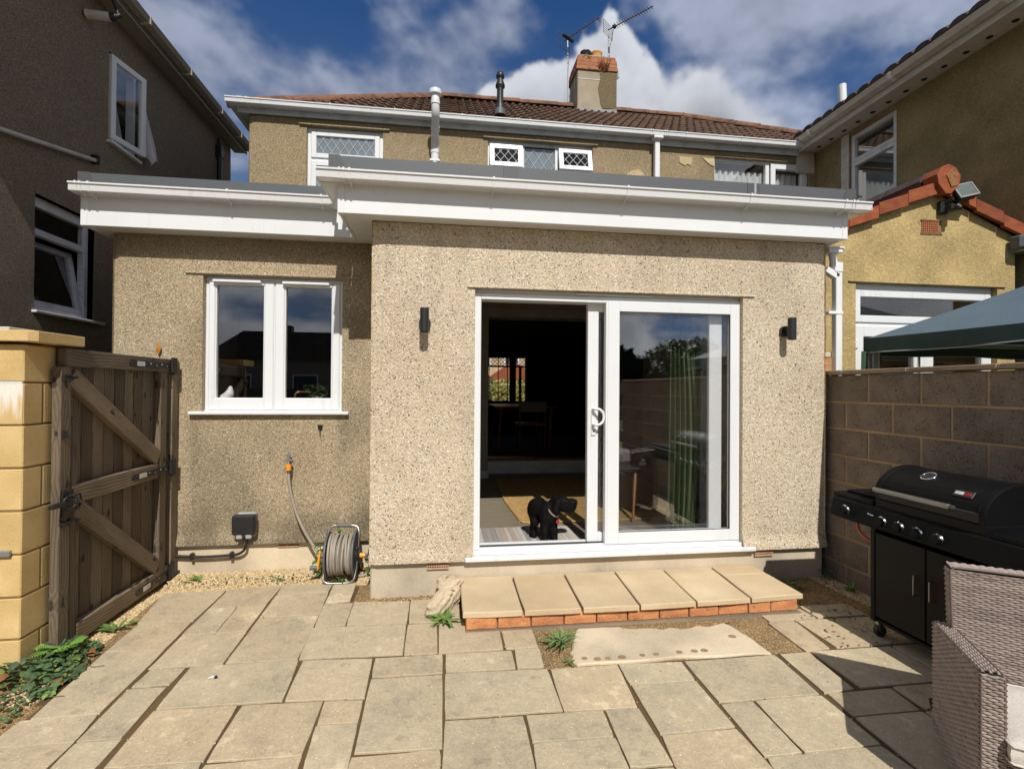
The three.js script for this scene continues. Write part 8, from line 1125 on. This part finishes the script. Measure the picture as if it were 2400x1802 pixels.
// ================================================================ GRAVEL AND CRUMBS
{
  const geo = new THREE.IcosahedronGeometry(1, 1), p = geo.attributes.position; for (let i = 0; i < p.count; i++) { const x = p.getX(i), y = p.getY(i), z = p.getZ(i), k = 0.8 + 0.45 * vn3(x * 1.6 + 5, y * 1.6, z * 1.6, 841); p.setXYZ(i, x * k, y * k * 0.62, z * k * 0.85); } geo.computeVertexNormals();
  const R = rng(842), spots = [], add = (x, z, r, y = -0.012) => spots.push([x, y + r * 0.4, z, r]);
  for (let i = 0; i < 7600; i++) { const x = -1.53 + R() * 1.5, z = -0.595 + R() * 0.34; if (x > -0.1 && z > -0.25) continue; const ed = x < -1.45 ? 0.1 : -0.27; if (z > ed + (R() - 0.5) * 0.03) continue; add(x, z, 0.0045 + 0.004 * R(), -0.016 + 0.03 * sst(-0.33, -0.5, z)); }
  for (let i = 0; i < 2300; i++) { const z = -0.3 + R() * 1.35, e = -1.46 + 0.085 * sst(-0.1, 1, z); const x = -1.56 + R() * (e + 1.56); add(x, z, 0.0045 + 0.004 * R(), -0.016); }
  for (let i = 0; i < 700; i++) add(-0.115 + R() * 0.1, -0.32 + R() * 0.34, 0.0045 + 0.004 * R(), -0.03);
  for (let i = 0; i < 420; i++) add(1.06 + R() * 0.18, 0.6 + R() * 0.44, 0.002 + 0.0028 * R(), -0.012); for (let i = 0; i < 620; i++) add(2.3 + R() * 0.26, 0.6 + R() * 0.44, 0.002 + 0.0028 * R(), -0.012);
  for (let i = 0; i < 2200; i++) { const z = -0.05 + R() * 0.95; add(3.42 + 0.1 * sst(0.1, 0.7, z) * 0.3 + R() * 0.16, z, 0.0045 + 0.005 * R(), -0.014); } for (let i = 0; i < 900; i++) add(2.95 + R() * 0.5, 0.03 + R() * 0.6, 0.003 + 0.004 * R(), -0.02);
  for (let i = 0; i < 420; i++) add(-1.3 + R() * 4.6, 0 + R() * 2.3, 0.0022 + 0.0026 * R(), 0.001); for (let i = 0; i < 160; i++) add(0 + R() * 0.9, 0.0 + R() * 0.12, 0.003 + 0.003 * R(), 0.001);
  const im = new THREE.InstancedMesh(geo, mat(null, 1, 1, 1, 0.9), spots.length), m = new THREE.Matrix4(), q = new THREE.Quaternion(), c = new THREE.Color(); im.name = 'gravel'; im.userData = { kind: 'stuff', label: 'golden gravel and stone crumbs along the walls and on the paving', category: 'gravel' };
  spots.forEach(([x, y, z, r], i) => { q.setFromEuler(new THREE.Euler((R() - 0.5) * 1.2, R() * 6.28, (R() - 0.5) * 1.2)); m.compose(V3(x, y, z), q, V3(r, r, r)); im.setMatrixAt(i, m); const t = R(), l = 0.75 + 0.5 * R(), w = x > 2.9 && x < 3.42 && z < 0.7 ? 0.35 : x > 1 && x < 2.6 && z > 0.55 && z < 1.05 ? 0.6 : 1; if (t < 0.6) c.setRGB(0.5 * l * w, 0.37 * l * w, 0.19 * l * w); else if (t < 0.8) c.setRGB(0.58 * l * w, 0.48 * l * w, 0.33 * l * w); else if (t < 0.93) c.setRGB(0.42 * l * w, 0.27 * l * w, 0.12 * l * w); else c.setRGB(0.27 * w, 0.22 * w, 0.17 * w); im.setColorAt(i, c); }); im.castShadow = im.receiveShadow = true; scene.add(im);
  const lt = thing('leaf_litter', 'dark bits of dead leaf scattered in the shade by the barbecue', 'leaf litter', [3.1, 0, 0.6]); lt.userData.kind = 'stuff'; const P = [], C = []; for (let i = 0; i < 240; i++) { const x = 2.75 + R() * 0.75, z = 0.1 + Math.pow(R(), 1.3) * 0.95, v = 0.5 + R(); leafStrip(P, C, [x, 0.004, z], R() * 6.28, 0.012 + R() * 0.02, 0.006, 0.4, R() - 0.5, [0.11 * v, 0.06 * v, 0.025 * v], 3); } part('leaves', rawGeo(P, C), Object.assign(mat(null, 1, 1, 1, 0.9, { vertexColors: true, side: THREE.DoubleSide }), {}), lt); settle(lt);
  const pp = thing('litter', 'crumpled white and black scrap lying on the paving at the left', 'litter', [-0.63, 0, 0.92]); part('scrap', [B(-0.645, 0.002, 0.91, -0.62, 0.014, 0.925, 0.003), rod([-0.655, 0.004, 0.925], [-0.635, 0.012, 0.915], 0.004, 0.003, 6)], M.pvcOld, pp); part('scrap', B(-0.625, 0.003, 0.918, -0.612, 0.016, 0.93, 0.002), M.black, pp); settle(pp);
}
// ================================================================ GARDEN BEHIND THE CAMERA (seen only as reflections) AND THE STREET AHEAD
struct('lawn', (() => { const g = new THREE.PlaneGeometry(60, 45); g.rotateX(-Math.PI / 2); g.translate(4, -0.03, 27.6); return g; })(), M.grass);
function tree(label, x, z, h, r, seed, col, kind = 'bushy_tree', y0 = 0.15) {
  const t = thing(kind, label, 'tree', [x, 0, z]), R = rng(seed), P = [], C = []; const br = [rod([x, -0.1, z], [x, h * 0.6, z], 0.16, 0.07, 9)]; for (let i = 0; i < 6; i++) { const a = i * 1.05 + R(), y = h * (0.3 + 0.3 * R()); br.push(rod([x, y, z], [x + Math.cos(a) * r * 0.7, y + h * 0.22, z + Math.sin(a) * r * 0.7], 0.06, 0.02, 6)); } part('trunk', br, mat(T.wood, 0.3, 0.26, 0.22, 0.95), t);
  for (let i = 0; i < 7000; i++) { const u = R() * 2 - 1, a = R() * 6.283, k = 0.55 + 0.45 * Math.sqrt(R()), s = Math.sqrt(1 - u * u), lump = 0.8 + 0.4 * vn3(s * Math.cos(a) * 2.2 + seed, u * 2.2, s * Math.sin(a) * 2.2, 851), cx = x + s * Math.cos(a) * r * k * lump, cy = h * (y0 + 1) / 2 + u * h * (1 - y0) / 2 * k * lump, cz = z + s * Math.sin(a) * r * k * lump, q = 0.16 + 0.16 * R(), b = R() * 6.28, e = R() * 2, v = 0.5 + R(); P.push(cx, cy, cz, cx + Math.cos(b) * q, cy + Math.sin(e) * q * 0.7, cz + Math.sin(b) * q, cx + Math.cos(b + 1.3) * q, cy - Math.cos(e) * q * 0.6, cz + Math.sin(b + 1.3) * q); for (let m = 0; m < 3; m++) C.push(col[0] * v, col[1] * v, col[2] * v); } part('crown', rawGeo(P, C), green, t); settle(t);
}
tree('round dark tree mirrored in the right hand patio door glass', 14.6, 24, 4.3, 2.6, 861, [0.05, 0.08, 0.03]); tree('bushy tree mirrored at the right edge of the patio door glass', 19.5, 25, 3.7, 2.2, 862, [0.05, 0.075, 0.03]);
[[10.6, 3.9, 0.42], [11.3, 3.7, 0.4], [12.1, 3.3, 0.5]].forEach(([x, h, r], i) => tree(['tallest', 'middle', 'shortest'][i] + ' of the three slim trees mirrored in the patio door glass', x, 24.5, h, r, 870 + i, [0.045, 0.07, 0.03], 'slim_tree', 0.05));
[[8.6, 2.4, 1.6], [17, 2.6, 2.2], [12.4, 2.3, 1.8], [4.5, 2.6, 1.6], [-1.5, 2.4, 1.5]].forEach(([x, h, r], i) => tree(['low bush left of the slim trees', 'low bush between the two round trees', 'low bush under the slim trees', 'low bush behind the fence', 'low bush beside the mirrored house'][i] + ' in the garden behind', x, 24.4, h, r, 880 + i, [0.05, 0.075, 0.03], 'bush', 0));
{
  const f = thing('back_fence', 'dark wooden fence along the far end of the back garden', 'fence', [4, 0, 21.5]); for (let i = 0; i < 22; i++) { const x = -16 + i * 1.85; part('fence_panel', B(x, 0, 21.5, x + 1.78, 1.4, 21.54, 0.004), M.woodD, f); part('post', B(x - 0.07, 0, 21.48, x, 1.5, 21.58, 0.004), M.woodB, f); } settle(f);
  const h = thing('garden_house', 'pale house with a low gabled roof mirrored in the kitchen window', 'house', [-9, 0, 27]); part('wall', [B(-12.5, 0, 25, -5, 3.1, 31, 0)], M.dashGrey, h); part('roof', poly([[-13, 3.0], [-10.6, 4.6], [-4.6, 4.6], [-4.3, 3.0]], 6.4, new THREE.Matrix4().makeTranslation(0, 0, 24.8)), M.darkTile[0], h); for (const x of [-8.9, -5.4]) part('chimney', B(x, 4.5, 26, x + 0.5, 5.1, 26.6, 0.01), M.darkTile[1], h); for (const x of [-11.6, -8]) { const w = part('window', B(x, 1, 24.96, x + 1.4, 2.2, 25.02, 0), M.pvcOld, h); part('pane', B(x + 0.08, 1.08, 24.94, x + 1.32, 2.12, 24.965, 0), M.black, w); } settle(h);
  const q = thing('garden_hedge', 'clipped hedge of yellow green leaves seen through the far street window', 'hedge', [3, 0, -13.2]), R = rng(891), P = [], C = []; for (let i = 0; i < 6000; i++) { const x = -1 + R() * 8, y = R() * (1.78 + 0.1 * vn(x * 1.5, 1, 0, 5)), z = -13.2 + (y > 1.6 ? (R() - 0.5) * 0.8 : 0.35 + R() * 0.1), s = 0.05 + 0.05 * R(), a = R() * 6.28, v = 0.5 + R(), col = x < 2.0 + 0.15 * (y - 1) ? [0.05, 0.075, 0.025] : [0.24, 0.21, 0.03]; P.push(x, y, z, x + Math.cos(a) * s, y + Math.sin(a) * s, z + R() * 0.05, x + Math.cos(a + 1.4) * s, y + Math.sin(a + 1.4) * s, z + R() * 0.05); for (let m = 0; m < 3; m++) C.push(col[0] * v, col[1] * v, col[2] * v); } part('leaves', rawGeo(P, C), green, q); part('branches', B(-1, 0, -13.5, 7, 1.6, -12.95, 0.1), mat(null, 0.06, 0.06, 0.02, 0.95), q); settle(q);
  struct('road', (() => { const g = new THREE.PlaneGeometry(80, 8); g.rotateX(-Math.PI / 2); g.translate(0, -0.035, -18.5); return g; })(), mat(T.concrete, 0.12, 0.13, 0.14, 0.95));
  const o = thing('house_opposite', 'buff brick house across the street seen through the far window', 'house', [4, 0, -28]); part('wall', B(-4, 0, -32, 12, 5.4, -26, 0), M.sedge, o); part('roof', poly([[-32.4, 5.3], [-29, 8], [-25.6, 5.3]], 16.4, YZ(12.2)), M.redTile[1], o); for (const [x, y] of [[2.35, 3.2], [4.05, 3.3], [7, 3.2]]) { const w = part('window', B(x, y - 0.5, -26.02, x + 0.9, y + 0.7, -25.94, 0), M.pvc, o); part('pane', B(x + 0.08, y - 0.42, -25.95, x + 0.82, y + 0.62, -25.93, 0), M.black, w); } part('porch_roof', poly([[2.8, 1.95], [4.4, 3.0], [6, 1.95]], 2, new THREE.Matrix4().makeTranslation(0, 0, -26)), M.redTile[3], o); part('porch_wall', B(3, 0, -25.9, 5.8, 2, -24.2, 0), M.sedge, o); settle(o);
}

scene.traverse((o) => { if (o.isMesh) { o.castShadow = true; o.receiveShadow = true; } });
renderer.render(scene, camera);
